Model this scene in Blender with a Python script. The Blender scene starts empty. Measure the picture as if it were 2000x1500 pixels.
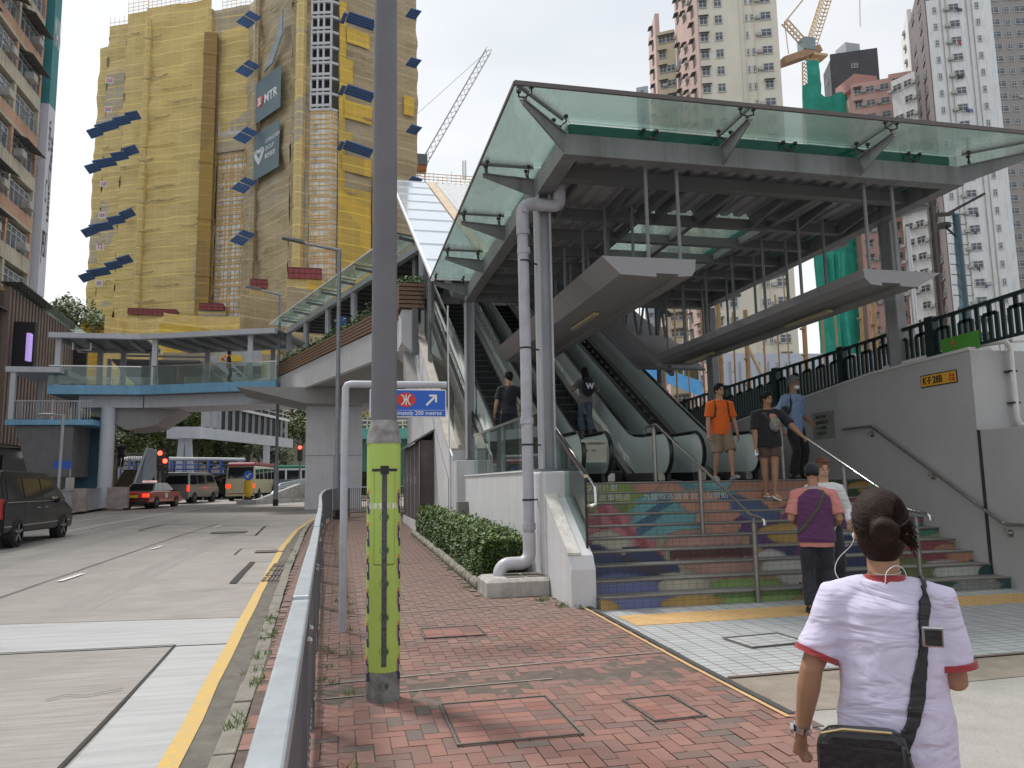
import bpy, bmesh, math, random
from mathutils import Vector as V, Matrix, noise
random.seed(7)
R = math.radians
scn = bpy.context.scene
col = scn.collection
# ---------------- camera, sky, sun, exposure
CAMZ = 1.5; FPX = 1502.0
yaw, pit, rol = R(12.55), R(7.3), R(-0.98)
fw = V((math.sin(yaw)*math.cos(pit), math.cos(yaw)*math.cos(pit), math.sin(pit)))
r0 = V((math.cos(yaw), -math.sin(yaw), 0)); u0 = r0.cross(fw)
r2 = r0*math.cos(rol) + u0*math.sin(rol); u2 = r2.cross(fw)
cam = bpy.data.cameras.new('camera'); camo = bpy.data.objects.new('camera', cam); col.objects.link(camo)
M = Matrix((r2, u2, -fw)).transposed().to_4x4(); M.translation = V((0, 0, CAMZ)); camo.matrix_world = M
cam.sensor_width = 36; cam.lens = 36*FPX/2000; cam.clip_start = .05; cam.clip_end = 2500
scn.camera = camo
w = bpy.data.worlds.new("World"); scn.world = w; w.use_nodes = True
nt = w.node_tree; nt.nodes.clear()
SUN_EL, SUN_AZ = 58, -35      # azimuth from +Y towards +X
sky = nt.nodes.new('ShaderNodeTexSky'); sky.sky_type = 'NISHITA'; sky.sun_disc = False
sky.sun_elevation = R(SUN_EL); sky.sun_rotation = R(SUN_AZ); sky.air_density = 1.0; sky.dust_density = 3.0; sky.ozone_density = 1.0
hs = nt.nodes.new('ShaderNodeHueSaturation'); hs.inputs['Saturation'].default_value = .10
tc = nt.nodes.new('ShaderNodeTexCoord'); mp = nt.nodes.new('ShaderNodeMapping'); mp.inputs['Scale'].default_value = (1, 1, 3.0)
nz = nt.nodes.new('ShaderNodeTexNoise'); nz.inputs['Scale'].default_value = 1.6; nz.inputs['Detail'].default_value = 4
cr = nt.nodes.new('ShaderNodeMapRange'); cr.inputs['From Min'].default_value = .3; cr.inputs['From Max'].default_value = .7
cr.inputs['To Min'].default_value = .0; cr.inputs['To Max'].default_value = 1.0
mx = nt.nodes.new('ShaderNodeMix'); mx.data_type = 'RGBA'
mx2 = nt.nodes.new('ShaderNodeMix'); mx2.data_type = 'RGBA'; mx2.inputs[0].default_value = .72
ccl = nt.nodes.new('ShaderNodeMix'); ccl.data_type = 'RGBA'
ccl.inputs[6].default_value = (6.1, 6.6, 7.3, 1); ccl.inputs[7].default_value = (9.2, 9.3, 9.4, 1)   # overcast cloud, thin to thick
bg = nt.nodes.new('ShaderNodeBackground'); bg.inputs['Strength'].default_value = .086
wo = nt.nodes.new('ShaderNodeOutputWorld')
L = nt.links.new
L(tc.outputs['Generated'], mp.inputs['Vector']); L(mp.outputs['Vector'], nz.inputs['Vector']); L(nz.outputs['Fac'], cr.inputs['Value'])
L(sky.outputs['Color'], hs.inputs['Color']); L(hs.outputs['Color'], mx2.inputs[6])
L(cr.outputs['Result'], ccl.inputs[0]); L(ccl.outputs[2], mx2.inputs[7]); L(mx2.outputs[2], bg.inputs['Color']); L(bg.outputs[0], wo.inputs[0])
sl = bpy.data.lights.new('sun', 'SUN'); sl.energy = 2.1; sl.angle = R(10); sl.color = (1, .97, .92)
so = bpy.data.objects.new('sun', sl); col.objects.link(so)
sd = V((math.sin(R(SUN_AZ))*math.cos(R(SUN_EL)), math.cos(R(SUN_AZ))*math.cos(R(SUN_EL)), math.sin(R(SUN_EL))))
so.rotation_euler = sd.to_track_quat('Z', 'Y').to_euler()
scn.view_settings.view_transform = 'Standard'; scn.view_settings.look = 'None'; scn.view_settings.exposure = 0.62
scn.view_settings.gamma = 1; scn.view_settings.use_curve_mapping = False
scn.render.engine = 'CYCLES'; scn.cycles.max_bounces = 8; scn.cycles.transparent_max_bounces = 12

# ---------------- pixel (2000x1500 of the photo) to world, at a chosen real depth
def ray(u, v): return fw*FPX + r2*(u-1000) + u2*(750-v)
def px(u, v, Y=None, X=None, Z=None):
    d = ray(u, v); c = V((0, 0, CAMZ))
    if Y is not None: t = (Y-c.y)/d.y
    elif X is not None: t = (X-c.x)/d.x
    else: t = (Z-c.z)/d.z
    return c+d*t
def gz(y):
    return 0. if y < 6 else .0135*(min(y, 62)-6)

# ---------------- materials
MATS = {}
def mat(name, rgb, rough=.7, metal=0., var=.12, scale=3., bump=0., bscale=40., spec=.5, coat=0., rgb2=None, emit=0, aniso=(1,1,1), dirt=0.):
    if name in MATS: return MATS[name]
    m = bpy.data.materials.new(name); m.use_nodes = True; n = m.node_tree.nodes; l = m.node_tree.links.new
    b = n['Principled BSDF']; b.inputs['Roughness'].default_value = rough; b.inputs['Metallic'].default_value = metal
    b.inputs['Specular IOR Level'].default_value = spec; b.inputs['Coat Weight'].default_value = coat
    c = (*rgb, 1)
    if emit:
        b.inputs['Emission Color'].default_value = c; b.inputs['Emission Strength'].default_value = emit
    t = n.new('ShaderNodeTexCoord'); mpp = n.new('ShaderNodeMapping'); mpp.inputs['Scale'].default_value = aniso
    l(t.outputs['Object'], mpp.inputs['Vector'])
    x = n.new('ShaderNodeTexNoise'); x.inputs['Scale'].default_value = scale; x.inputs['Detail'].default_value = 6; x.inputs['Roughness'].default_value = .65
    l(mpp.outputs['Vector'], x.inputs['Vector'])
    r = n.new('ShaderNodeMapRange'); r.inputs['From Min'].default_value = .3; r.inputs['From Max'].default_value = .7
    l(x.outputs['Fac'], r.inputs['Value'])
    mixn = n.new('ShaderNodeMix'); mixn.data_type = 'RGBA'
    if rgb2 is None: mixn.inputs[6].default_value = tuple(k*(1-var) for k in rgb)+(1,); mixn.inputs[7].default_value = tuple(min(1, k*(1+var)) for k in rgb)+(1,)
    else: mixn.inputs[6].default_value = c; mixn.inputs[7].default_value = (*rgb2, 1)
    l(r.outputs['Result'], mixn.inputs[0]); out = mixn.outputs[2]
    if dirt:      # streaks of weathering with a shape of their own
        m2 = n.new('ShaderNodeMapping'); m2.inputs['Scale'].default_value = (5, 5, .35); l(t.outputs['Object'], m2.inputs['Vector'])
        x2 = n.new('ShaderNodeTexNoise'); x2.inputs['Scale'].default_value = 1.3; x2.inputs['Detail'].default_value = 8; l(m2.outputs['Vector'], x2.inputs['Vector'])
        r3 = n.new('ShaderNodeMapRange'); r3.inputs['From Min'].default_value = .5; r3.inputs['From Max'].default_value = .75; r3.inputs['To Max'].default_value = dirt
        l(x2.outputs['Fac'], r3.inputs['Value'])
        m3 = n.new('ShaderNodeMix'); m3.data_type = 'RGBA'; m3.blend_type = 'MULTIPLY'; m3.inputs[7].default_value = (.50, .45, .38, 1)
        l(r3.outputs['Result'], m3.inputs[0]); l(out, m3.inputs[6]); out = m3.outputs[2]
    l(out, b.inputs['Base Color'])
    if bump:
        x3 = n.new('ShaderNodeTexNoise'); x3.inputs['Scale'].default_value = bscale; x3.inputs['Detail'].default_value = 5; l(t.outputs['Object'], x3.inputs['Vector'])
        bp = n.new('ShaderNodeBump'); bp.inputs['Strength'].default_value = bump; bp.inputs['Distance'].default_value = .02; l(x3.outputs['Fac'], bp.inputs['Height']); l(bp.outputs[0], b.inputs['Normal'])
    MATS[name] = m; return m
def glassmat(name, tint=(.75, .9, .85), alpha=.25, rough=.05, refl=.5, dk=.55):
    """thin pane: tinted see-through film plus mirror reflection"""
    if name in MATS: return MATS[name]
    m = bpy.data.materials.new(name); m.use_nodes = True; n = m.node_tree.nodes; l = m.node_tree.links.new; n.clear()
    o = n.new('ShaderNodeOutputMaterial'); tr = n.new('ShaderNodeBsdfTransparent'); tr.inputs[0].default_value = (*tint, 1)
    d = n.new('ShaderNodeBsdfDiffuse'); d.inputs[0].default_value = (*[k*dk for k in tint], 1)
    tl = n.new('ShaderNodeBsdfTranslucent'); tl.inputs[0].default_value = (*[k*.8 for k in tint], 1)
    ad = n.new('ShaderNodeMixShader'); ad.inputs[0].default_value = .5 if dk < .6 else .15; l(d.outputs[0], ad.inputs[1]); l(tl.outputs[0], ad.inputs[2])
    m1 = n.new('ShaderNodeMixShader'); m1.inputs[0].default_value = alpha; l(tr.outputs[0], m1.inputs[1]); l(ad.outputs[0], m1.inputs[2])
    g = n.new('ShaderNodeBsdfGlossy'); g.inputs['Roughness'].default_value = rough; g.inputs[0].default_value = (.9, 1, .96, 1)
    fr = n.new('ShaderNodeFresnel'); fr.inputs[0].default_value = 1.5
    mu = n.new('ShaderNodeMath'); mu.operation = 'MULTIPLY'; mu.inputs[1].default_value = refl*2; mu.use_clamp = True; l(fr.outputs[0], mu.inputs[0])
    m2 = n.new('ShaderNodeMixShader'); l(mu.outputs[0], m2.inputs[0]); l(m1.outputs[0], m2.inputs[1]); l(g.outputs[0], m2.inputs[2]); l(m2.outputs[0], o.inputs[0])
    MATS[name] = m; return m
def nodes_of(m): return m.node_tree.nodes, m.node_tree.links.new
def attrmat(name, rough=.7, bump=0., bscale=60, var=.15):
    if name in MATS: return MATS[name]
    m = mat(name, (1, 1, 1), rough=rough, var=var, scale=8, bump=bump, bscale=bscale)
    n, l = nodes_of(m); b = n['Principled BSDF']; at = n.new('ShaderNodeVertexColor'); at.layer_name = 'Col'
    mm = n.new('ShaderNodeMix'); mm.data_type = 'RGBA'; mm.blend_type = 'MULTIPLY'; mm.inputs[0].default_value = 1
    src = b.inputs['Base Color'].links[0].from_socket; l(src, mm.inputs[7]); l(at.outputs[0], mm.inputs[6]); l(mm.outputs[2], b.inputs['Base Color'])
    return m

# ---------------- mesh builder
ORG = {}
class B:
    def __init__(s): s.v = []; s.f = []; s.mi = []; s.c = []; s.k = 0; s.col = None
    def add(s, vs, fs):
        o = len(s.v); s.v += [tuple(p) for p in vs]
        for f in fs: s.f.append([o+i for i in f]); s.mi.append(s.k); s.c.append(s.col)
        return s
    def box(s, x0, x1, y0, y1, z0, z1):
        p = [(x, y, z) for z in (z0, z1) for y in (y0, y1) for x in (x0, x1)]
        return s.add(p, [(0, 2, 3, 1), (4, 5, 7, 6), (0, 1, 5, 4), (2, 6, 7, 3), (0, 4, 6, 2), (1, 3, 7, 5)])
    def cbox(s, c, sx, sy, sz, rz=0., rx=0., ry=0.):
        Mx = Matrix.Translation(V(c)) @ Matrix.Rotation(rz, 4, 'Z') @ Matrix.Rotation(ry, 4, 'Y') @ Matrix.Rotation(rx, 4, 'X')
        p = [Mx @ V((x*sx/2, y*sy/2, z*sz/2)) for z in (-1, 1) for y in (-1, 1) for x in (-1, 1)]
        return s.add(p, [(0, 2, 3, 1), (4, 5, 7, 6), (0, 1, 5, 4), (2, 6, 7, 3), (0, 4, 6, 2), (1, 3, 7, 5)])
    def ext(s, pts, vec):
        n = len(pts); vec = V(vec); a = [V(p) for p in pts]; b = [p+vec for p in a]
        return s.add(a+b, [tuple(range(n-1, -1, -1)), tuple(range(n, 2*n))]+[(i, (i+1) % n, n+(i+1) % n, n+i) for i in range(n)])
    def quad(s, *p): return s.add(p, [tuple(range(len(p)))])
    def bar(s, p, q, wd, h, up=(0, 0, 1)):
        p, q, up = V(p), V(q), V(up); d = (q-p).normalized(); sd_ = d.cross(up)
        if sd_.length < 1e-4: sd_ = d.cross(V((1, 0, 0)))
        sd_.normalize(); u_ = sd_.cross(d).normalized()
        c = [sd_*wd/2*a+u_*h/2*b_ for a, b_ in ((-1, -1), (1, -1), (1, 1), (-1, 1))]
        return s.ext([p+k for k in c], q-p)
    def tube(s, pts, r, n=8, rr=None, cap=True):
        pts = [V(p) for p in pts]; m = len(pts); rings = []; prev = None
        for i, p in enumerate(pts):
            d = ((pts[min(i+1, m-1)]-p).normalized()+(p-pts[max(i-1, 0)]).normalized())
            if d.length < 1e-6: d = V((0, 0, 1))
            d.normalize()
            if prev is None: a = d.cross(V((0, 0, 1))); a = a if a.length > .05 else d.cross(V((0, 1, 0)))
            else: a = prev-d*prev.dot(d)
            a.normalize(); prev = a; b = d.cross(a); rad = rr[i] if rr else r
            if isinstance(rad, (int, float)): rad = (rad, rad)
            rings.append([p+a*math.cos(t)*rad[0]+b*math.sin(t)*rad[1] for t in [2*math.pi*k/n for k in range(n)]])
        vs = [q for rg in rings for q in rg]
        fs = [(i*n+k, i*n+(k+1) % n, (i+1)*n+(k+1) % n, (i+1)*n+k) for i in range(m-1) for k in range(n)]
        if cap: fs += [tuple(range(n-1, -1, -1)), tuple((m-1)*n+k for k in range(n))]
        return s.add(vs, fs)
    def cyl(s, c, r, h, n=12, axis=(0, 0, 1), r2_=None):
        c = V(c); a = V(axis).normalized()*h; return s.tube([c, c+a], r, n, rr=[r, r if r2_ is None else r2_])
    def ball(s, c, rx, ry=None, rz=None, n=12, m=8, rot=None):
        ry = ry or rx; rz = rz or rx; vs = []; c = V(c)
        for j in range(m+1):
            t = math.pi*j/m
            for k in range(n):
                a = 2*math.pi*k/n; p = V((rx*math.sin(t)*math.cos(a), ry*math.sin(t)*math.sin(a), rz*math.cos(t)))
                vs.append(c+(rot @ p if rot else p))
        return s.add(vs, [(j*n+k, (j+1)*n+k, (j+1)*n+(k+1) % n, j*n+(k+1) % n) for j in range(m) for k in range(n)])
    def grid(s, fn, nu, nv):
        vs = [fn(i/nu, j/nv) for j in range(nv+1) for i in range(nu+1)]
        return s.add(vs, [(j*(nu+1)+i, j*(nu+1)+i+1, (j+1)*(nu+1)+i+1, (j+1)*(nu+1)+i) for j in range(nv) for i in range(nu)])
    def mesh(s, name, mats, org=(0, 0, 0), smooth=False, recalc=True):
        me = bpy.data.meshes.new(name); o = V(org)
        me.from_pydata([tuple(V(p)-o) for p in s.v], [], s.f)
        if any(c is not None for c in s.c):
            at = me.color_attributes.new('Col', 'FLOAT_COLOR', 'CORNER'); i = 0
            for fi, f in enumerate(s.f):
                cc = s.c[fi] or (1, 1, 1)
                for _ in f: at.data[i].color = (*cc, 1); i += 1
        me.polygons.foreach_set('material_index', s.mi)
        if not isinstance(mats, (list, tuple)): mats = [mats]
        for m in mats: me.materials.append(m)
        if recalc:
            bm = bmesh.new(); bm.from_mesh(me); bmesh.ops.remove_doubles(bm, verts=bm.verts, dist=1e-5) if smooth else None
            bmesh.ops.recalc_face_normals(bm, faces=bm.faces); bm.to_mesh(me); bm.free()
        if smooth:
            me.polygons.foreach_set('use_smooth', [True]*len(me.polygons))
            try: me.set_sharp_from_angle(angle=R(40))
            except Exception: pass
        me.update(); return me
    def obj(s, name, mats, parent=None, org=None, smooth=False, bevel=0., recalc=True):
        o0 = V(ORG.get(parent.name, (0, 0, 0))) if parent else V(org or (0, 0, 0))
        o = bpy.data.objects.new(name, s.mesh(name, mats, o0, smooth, recalc)); col.objects.link(o)
        if parent: o.parent = parent
        else: o.location = o0
        ORG[o.name] = o0
        if bevel:
            bv = o.modifiers.new('bevel', 'BEVEL'); bv.width = bevel; bv.segments = 2; bv.limit_method = 'ANGLE'; bv.angle_limit = R(40)
        return o
def tag(o, label=None, cat=None, group=None, kind=None):
    if label: o['label'] = label
    if cat: o['category'] = cat
    if group: o['group'] = group
    if kind: o['kind'] = kind
    return o
def thing(name, label, cat, loc=(0, 0, 0), group=None, rz=0.):
    o = bpy.data.objects.new(name, None); o.empty_display_size = .2; col.objects.link(o); o.location = loc; o.rotation_euler = (0, 0, rz)
    ORG[o.name] = V(loc) if rz == 0 else V((0, 0, 0)); return tag(o, label, cat, group)
def struct(o): o['kind'] = 'structure'; return o
def copy_tree(o, parent=None):
    c = o.copy(); col.objects.link(c)
    if parent: c.parent = parent
    for ch in list(o.children): copy_tree(ch, c)
    return c
def inst(o, parent, loc, rz=None, scale=None):       # a copy of a part under the same or another thing
    c = o.copy(); col.objects.link(c); c.parent = parent; c.location = loc
    if rz is not None: c.rotation_euler = (0, 0, rz)
    if scale: c.scale = scale
    return c
def text_mesh(name, body, size, matl, Mx, parent=None, ext=.002, align='LEFT', sx=1., bold=0.):
    cu = bpy.data.curves.new(name, 'FONT'); cu.body = body; cu.size = size; cu.extrude = ext; cu.align_x = align; cu.resolution_u = 3; cu.offset = bold
    to = bpy.data.objects.new(name+'_src', cu); col.objects.link(to)
    dg = bpy.context.evaluated_depsgraph_get(); dg.update()
    me = bpy.data.meshes.new_from_object(to.evaluated_get(dg)); bpy.data.objects.remove(to); bpy.data.curves.remove(cu)
    me.name = name
    o0 = V(ORG.get(parent.name, (0, 0, 0))) if parent else V((0, 0, 0))
    me.transform(Matrix.Translation(-o0) @ Mx @ Matrix.Diagonal((sx, 1, 1, 1))); me.materials.clear(); me.materials.append(matl)
    o = bpy.data.objects.new(name, me); col.objects.link(o)
    if parent: o.parent = parent; ORG[o.name] = o0
    return o
def frame(o, xdir, ydir=(0, 0, 1)):                  # text frame: x along xdir, y up, z = normal
    x = V(xdir).normalized(); y = V(ydir); y = (y-x*y.dot(x)).normalized(); z = x.cross(y)
    m = Matrix((x, y, z)).transposed().to_4x4(); m.translation = V(o); return m

# common materials
STEEL = mat('grey_painted_steel', (.18, .185, .19), .5, .0, .14, 2, dirt=.6)
STEELD = mat('dark_grey_steel', (.14, .145, .15), .5, .0, .1, 2)
LSTEEL = mat('light_grey_steel', (.37, .385, .41), .5, .0, .1, 2, dirt=.45)
GALV = mat('galvanised_steel', (.42, .46, .50), .42, .55, .16, 9)
INOX = mat('stainless_steel', (.58, .57, .55), .22, 1., .06, 20)
CONC = mat('painted_concrete', (.56, .56, .575), .8, 0, .07, 1.2, .15, 30, dirt=.16)
CONCW = mat('weathered_concrete', (.40, .385, .36), .9, 0, .25, 5, .4, 40, dirt=.6)
WHITE = mat('white_paint', (.72, .73, .74), .55, 0, .05, 4)
BLACK = mat('black_plastic', (.015, .015, .017), .5, 0, .2, 6)
RUBBER = mat('rubber', (.02, .02, .02), .75, 0, .2, 20)
BLUESTEEL = mat('blue_painted_fascia', (.17, .38, .56), .5, 0, .1, 1.5, dirt=.3)
# ================= GROUND =================
def sheet(name, pts, dz, m, ny=None):
    """flat polygon strip list: pts = list of (xl, xr, y) rows, laid on the terrain at offset dz"""
    b = B()
    rows = []
    for i in range(len(pts)-1):
        (a, c, y), (a2, c2, y2) = pts[i], pts[i+1]; n = max(1, int((y2-y)/2.0))
        for k in range(n): t = k/n; rows.append((a+(a2-a)*t, c+(c2-c)*t, y+(y2-y)*t))
    rows.append(pts[-1])
    vs = []
    for a, c, y in rows: vs += [(a, y, gz(y)+dz), (c, y, gz(y)+dz)]
    b.add(vs, [(2*i, 2*i+1, 2*i+3, 2*i+2) for i in range(len(rows)-1)])
    return struct(b.obj(name, m, recalc=False))
# great ground sheet
GM = mat('far_ground', (.16, .16, .15), .95, 0, .2, .3)
sheet('ground', [(-900, 900, -40), (-900, 900, 6), (-900, 900, 62), (-900, 900, 1400)], -.16, GM)
# concrete road
RC = mat('road_concrete', (.35, .325, .30), .85, 0, .10, .8, .5, 90, rgb2=(.27, .25, .232))
n_, l_ = nodes_of(RC)
b_ = n_['Principled BSDF']; src = b_.inputs['Base Color'].links[0].from_socket
t_ = n_['Texture Coordinate']; mpx = n_.new('ShaderNodeMapping'); mpx.inputs['Scale'].default_value = (.6, 9, 1); l_(t_.outputs['Object'], mpx.inputs['Vector'])
x_ = n_.new('ShaderNodeTexNoise'); x_.inputs['Scale'].default_value = 3; x_.inputs['Detail'].default_value = 8; l_(mpx.outputs[0], x_.inputs['Vector'])
rr_ = n_.new('ShaderNodeMapRange'); rr_.inputs['From Min'].default_value = .35; rr_.inputs['From Max'].default_value = .65; rr_.inputs['To Min'].default_value = .86; rr_.inputs['To Max'].default_value = 1.1; l_(x_.outputs['Fac'], rr_.inputs[0])
mm_ = n_.new('ShaderNodeMix'); mm_.data_type = 'RGBA'; mm_.blend_type = 'MULTIPLY'; mm_.inputs[0].default_value = 1
cc_ = n_.new('ShaderNodeCombineColor')
for i in range(3): l_(rr_.outputs[0], cc_.inputs[i])
l_(src, mm_.inputs[6]); l_(cc_.outputs[0], mm_.inputs[7]); l_(mm_.outputs[2], b_.inputs['Base Color'])
sheet('road', [(-40, .5, -12), (-40, .5, 6), (-40, 0, 30), (-60, 60, 33), (-60, 60, 62), (-90, 90, 130)], -.12, RC)
ROADL = mat('new_concrete_patch', (.385, .39, .39), .85, 0, .14, 2, .3, 80, aniso=(.5, 6, 1))
struct(B().quad((-9.3, 9.02, gz(9)-.112), (-1.0, 8.55, gz(8.6)-.112), (-1.0, 9.98, gz(10)-.112), (-9.3, 11.1, gz(11)-.112)).obj('road_patch', ROADL, recalc=False))
struct(B().add([(-1.62, 8.55, gz(8.55)-.113), (-1.0, 8.52, gz(8.5)-.113), (-.95, 6, -.113), (-1.0, 2, -.113), (-1.48, 2, -.113), (-1.56, 6, -.113)], [(0, 5, 2, 1), (5, 4, 3, 2)]).obj('road_patch', ROADL, recalc=False))
DARK = mat('dark_joint_filler', (.035, .033, .03), .9, 0, .3, 12)
def gline(name, pts, wd, m, dz=-.108, jit=0., st=True):
    b = B(); pts = [V((x, y, 0)) for x, y in pts]; L_ = []
    for i in range(len(pts)-1):
        n = max(1, int((pts[i+1]-pts[i]).length/.7))
        for k in range(n): L_.append(pts[i].lerp(pts[i+1], k/n))
    L_.append(pts[-1]); vs = []
    for i, p in enumerate(L_):
        d = (L_[min(i+1, len(L_)-1)]-L_[max(i-1, 0)]).normalized(); nn = V((-d.y, d.x, 0)); q = p+nn*random.uniform(-jit, jit); ww = wd*(1+random.uniform(-jit, jit)*8)
        for sgn in (-1, 1): a = q+nn*ww/2*sgn; vs.append((a.x, a.y, gz(a.y)+dz))
    b.add(vs, [(2*i, 2*i+1, 2*i+3, 2*i+2) for i in range(len(L_)-1)])
    o = b.obj(name, m, recalc=False); return struct(o) if st else o
b = None
for pts, wd in (([(-1.62, 8.6), (-1.58, 5.2), (-1.5, 1.5)], .03), ([(-4.95, 10), (-4.79, 12.7), (-4.56, 24.1), (-4.3, 30)], .025), ([(-9.3, 9.03), (-1.62, 8.62)], .018), ([(-9.3, 11.12), (-1.05, 10.0)], .02),
                ([(-6.33, 27.05), (-6.24, 30.1), (-2.49, 27.6), (-1.2, 27.2)], .05), ([(-6.33, 27.05), (-2.38, 23.4)], .03), ([(-2.38, 23.4), (-2.49, 27.6)], .06), ([(-2.25, 17.9), (-2.27, 19.4), (-1.5, 19.2)], .03),
                ([(-1.66, 13.2), (-1.7, 16.3)], .11), ([(-1.7, 16.3), (-.98, 16.1)], .025), ([(-1.66, 13.2), (-.9, 12.95)], .02), ([(-4.6, 24), (-2.4, 23.4)], .02)):
    gline('road_joint', pts, wd, DARK, jit=.008, dz=-.106)
YEL = mat('yellow_road_paint', (.62, .39, .09), .85, 0, .12, 14, .3, 60, rgb2=(.46, .36, .19))
WP = mat('white_road_paint', (.66, .66, .64), .8, 0, .1, 5, .2, 60)
YP = [(-.93, 2), (-.96, 5.06), (-1.02, 6.9), (-1.13, 11.06), (-1.24, 15.15), (-1.34, 19.3), (-1.33, 25), (-1.05, 31), (-.4, 34.5), (.6, 36.2)]
gline('yellow_line', YP, .12, YEL, dz=-.104, jit=.006)
# worn spots of the yellow line: concrete showing through
rw = random.Random(3)
for y in ():
    bb = B(); cx = -.93-.02*(y-4); k = 9
    pts = [(cx+.02+.034*rw.uniform(.4, 1.3)*math.cos(2*math.pi*i/k), y+(.16 if y < 6 else .09)*rw.uniform(.5, 1.2)*math.sin(2*math.pi*i/k), gz(y)-.100) for i in range(k)]
    struct(bb.quad(*pts).obj('worn_paint_spot', ROADL, recalc=False))
DL = [(-8.75, 6), (-8.7, 15), (-8.52, 22.4), (-8.45, 29.7), (-7.9, 38.7), (-6.9, 48)]
gline('double_white_line', [(x-.15, y) for x, y in DL], .11, WP, dz=-.104); gline('double_white_line', [(x+.12, y) for x, y in DL], .11, WP, dz=-.104)
for (a, b2) in (((-4.54, 14.35), (-4.48, 15.35)), ((-4.36, 19.9), (-4.3, 20.8)), ((-4.1, 27.5), (-4.05, 28.5)), ((-10.3, 33), (-9.9, 38)), ((-9.2, 44), (-8.8, 47))):
    gline('lane_dash', [a, b2], .1, WP, dz=-.103)
gline('lane_dash', [(-12.1, 24), (-12, 40)], .08, WP, dz=-.103)
# kerb and pavement
KERB = mat('kerb_stone', (.27, .25, .215), .95, 0, .3, 6, .6, 40, rgb2=(.17, .16, .13))
KP = [(-.50, 1), (-.56, 4.6), (-.62, 7.4), (-.70, 10), (-.80, 13.3), (-.86, 17), (-.95, 22), (-.95, 27), (-.6, 31), (.3, 33.6), (1.6, 34.8)]
def kx(y):
    for (a, ya), (c, yc) in zip(KP, KP[1:]):
        if ya <= y <= yc: return a+(c-a)*(y-ya)/(yc-ya)
    return KP[0][0] if y < KP[0][1] else KP[-1][0]
kb = B(); y = 1.0; rk = random.Random(5)
while y < 31:
    L1 = .55 if y < 12 else .9; y1 = y+L1-.012; o = rk.uniform(-.008, .008); s = rk.uniform(-.006, .006)
    x0, x1 = kx(y)-.13+o, kx(y1)-.13+o
    p = [(x0, y), (x0+.125, y), (x1+.125, y1), (x1, y1)]
    kb.ext([(a, c, gz(c)-.14) for a, c in p], (0, 0, .142+s)); y += L1
struct(kb.obj('kerb', KERB, bevel=.008))
gline('road_gutter', [(x-.25, y) for x, y in KP[:9]], .26, mat('gutter_dirt', (.17, .155, .13), .95, 0, .35, 6, .5, 50, rgb2=(.10, .095, .085)), dz=-.110)
# herringbone brick paving
PB = mat('pavement_base', (.115, .09, .075), .95, 0, .3, 10)
sheet('pavement', [(-.50, 2.9, -1), (-.56, 2.9, 4.6), (-.70, 2.9, 10), (-.86, 2.9, 17), (-.95, 2.9, 27), (-.6, 3.2, 31), (.3, 8, 33.4)], -.012, PB)
bm_ = attrmat('clay_pavers', .8, .25, 70, .12)
pv = B(); rb = random.Random(11)
base = [(.27, .115, .09), (.235, .105, .085), (.30, .14, .11), (.215, .108, .09), (.27, .14, .115), (.18, .11, .095)]
S = .1
def inside(x, y):
    xl = kx(y)+.02; xr = 2.84 if y < 8.8 else (2.62 if y < 10.0 else 1.80 if y < 20.4 else 2.4)
    if y < 4.7: xr = 2.84+ (4.7-y)*.1
    if y < 2.6: xr = 4.2
    return xl < x < xr
def brick(x0, y0, x1, y1):
    cx, cy = (x0+x1)/2, (y0+y1)/2
    if not inside(cx, cy): return
    g = .0032 if cy < 14 else .006
    nz_ = noise.noise(V((cx*.7, cy*.7, 3))); old = max(0, min(1, (cy-4.5)/5)) * .75 + nz_*.35
    c = V(rb.choice(base)); c = c*(1+rb.uniform(-.12, .12))
    if rb.random() < .06: c = V((.12, .10, .088))
    c = c.lerp(V((.215, .145, .12)), max(0.3, min(.9, old+.15)))
    z = gz(cy)-.004+rb.uniform(-.0015, .0015); tl = rb.uniform(-.001, .001)
    x0 = max(x0, kx(cy)); pv.col = tuple(c)
    zz = [z-tl, z+tl]
    pv.add([(x0+g, y0+g, zz[0]), (x1-g, y0+g, zz[1]), (x1-g, y1-g, zz[1]), (x0+g, y1-g, zz[0])], [(0, 1, 2, 3)])
    if cy < 9:
        pv.add([(x0+g, y0+g, zz[0]), (x1-g, y0+g, zz[1]), (x1-g, y0+g, z-.012), (x0+g, y0+g, z-.012)], [(3, 2, 1, 0)])
for j in range(-2, int(34/S)):
    for i in range(-14, 46):
        # herringbone: cell (i,j) phase
        ph = (i-j) % 4
        x, yy = i*S, j*S+.3
        if ph == 0: brick(x, yy, x+2*S, yy+S)
        elif ph == 3: brick(x, yy, x+S, yy+2*S)
struct(pv.obj('brick_paving', bm_, recalc=False))
# pale straight courses across the paving
CB = mat('pale_cement_course', (.25, .22, .195), .9, 0, .25, 8, .3, 50)
for (a, b2) in (((-.2, 6.25), (2.8, 6.55)), ((-.2, 5.85), (1.6, 5.95)), ((.1, 9.1), (2.5, 9.3)), ((-.3, 14), (1.8, 14.2))):
    gline('cement_course', [a, b2], .028, CB, dz=.002, jit=.002)
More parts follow.
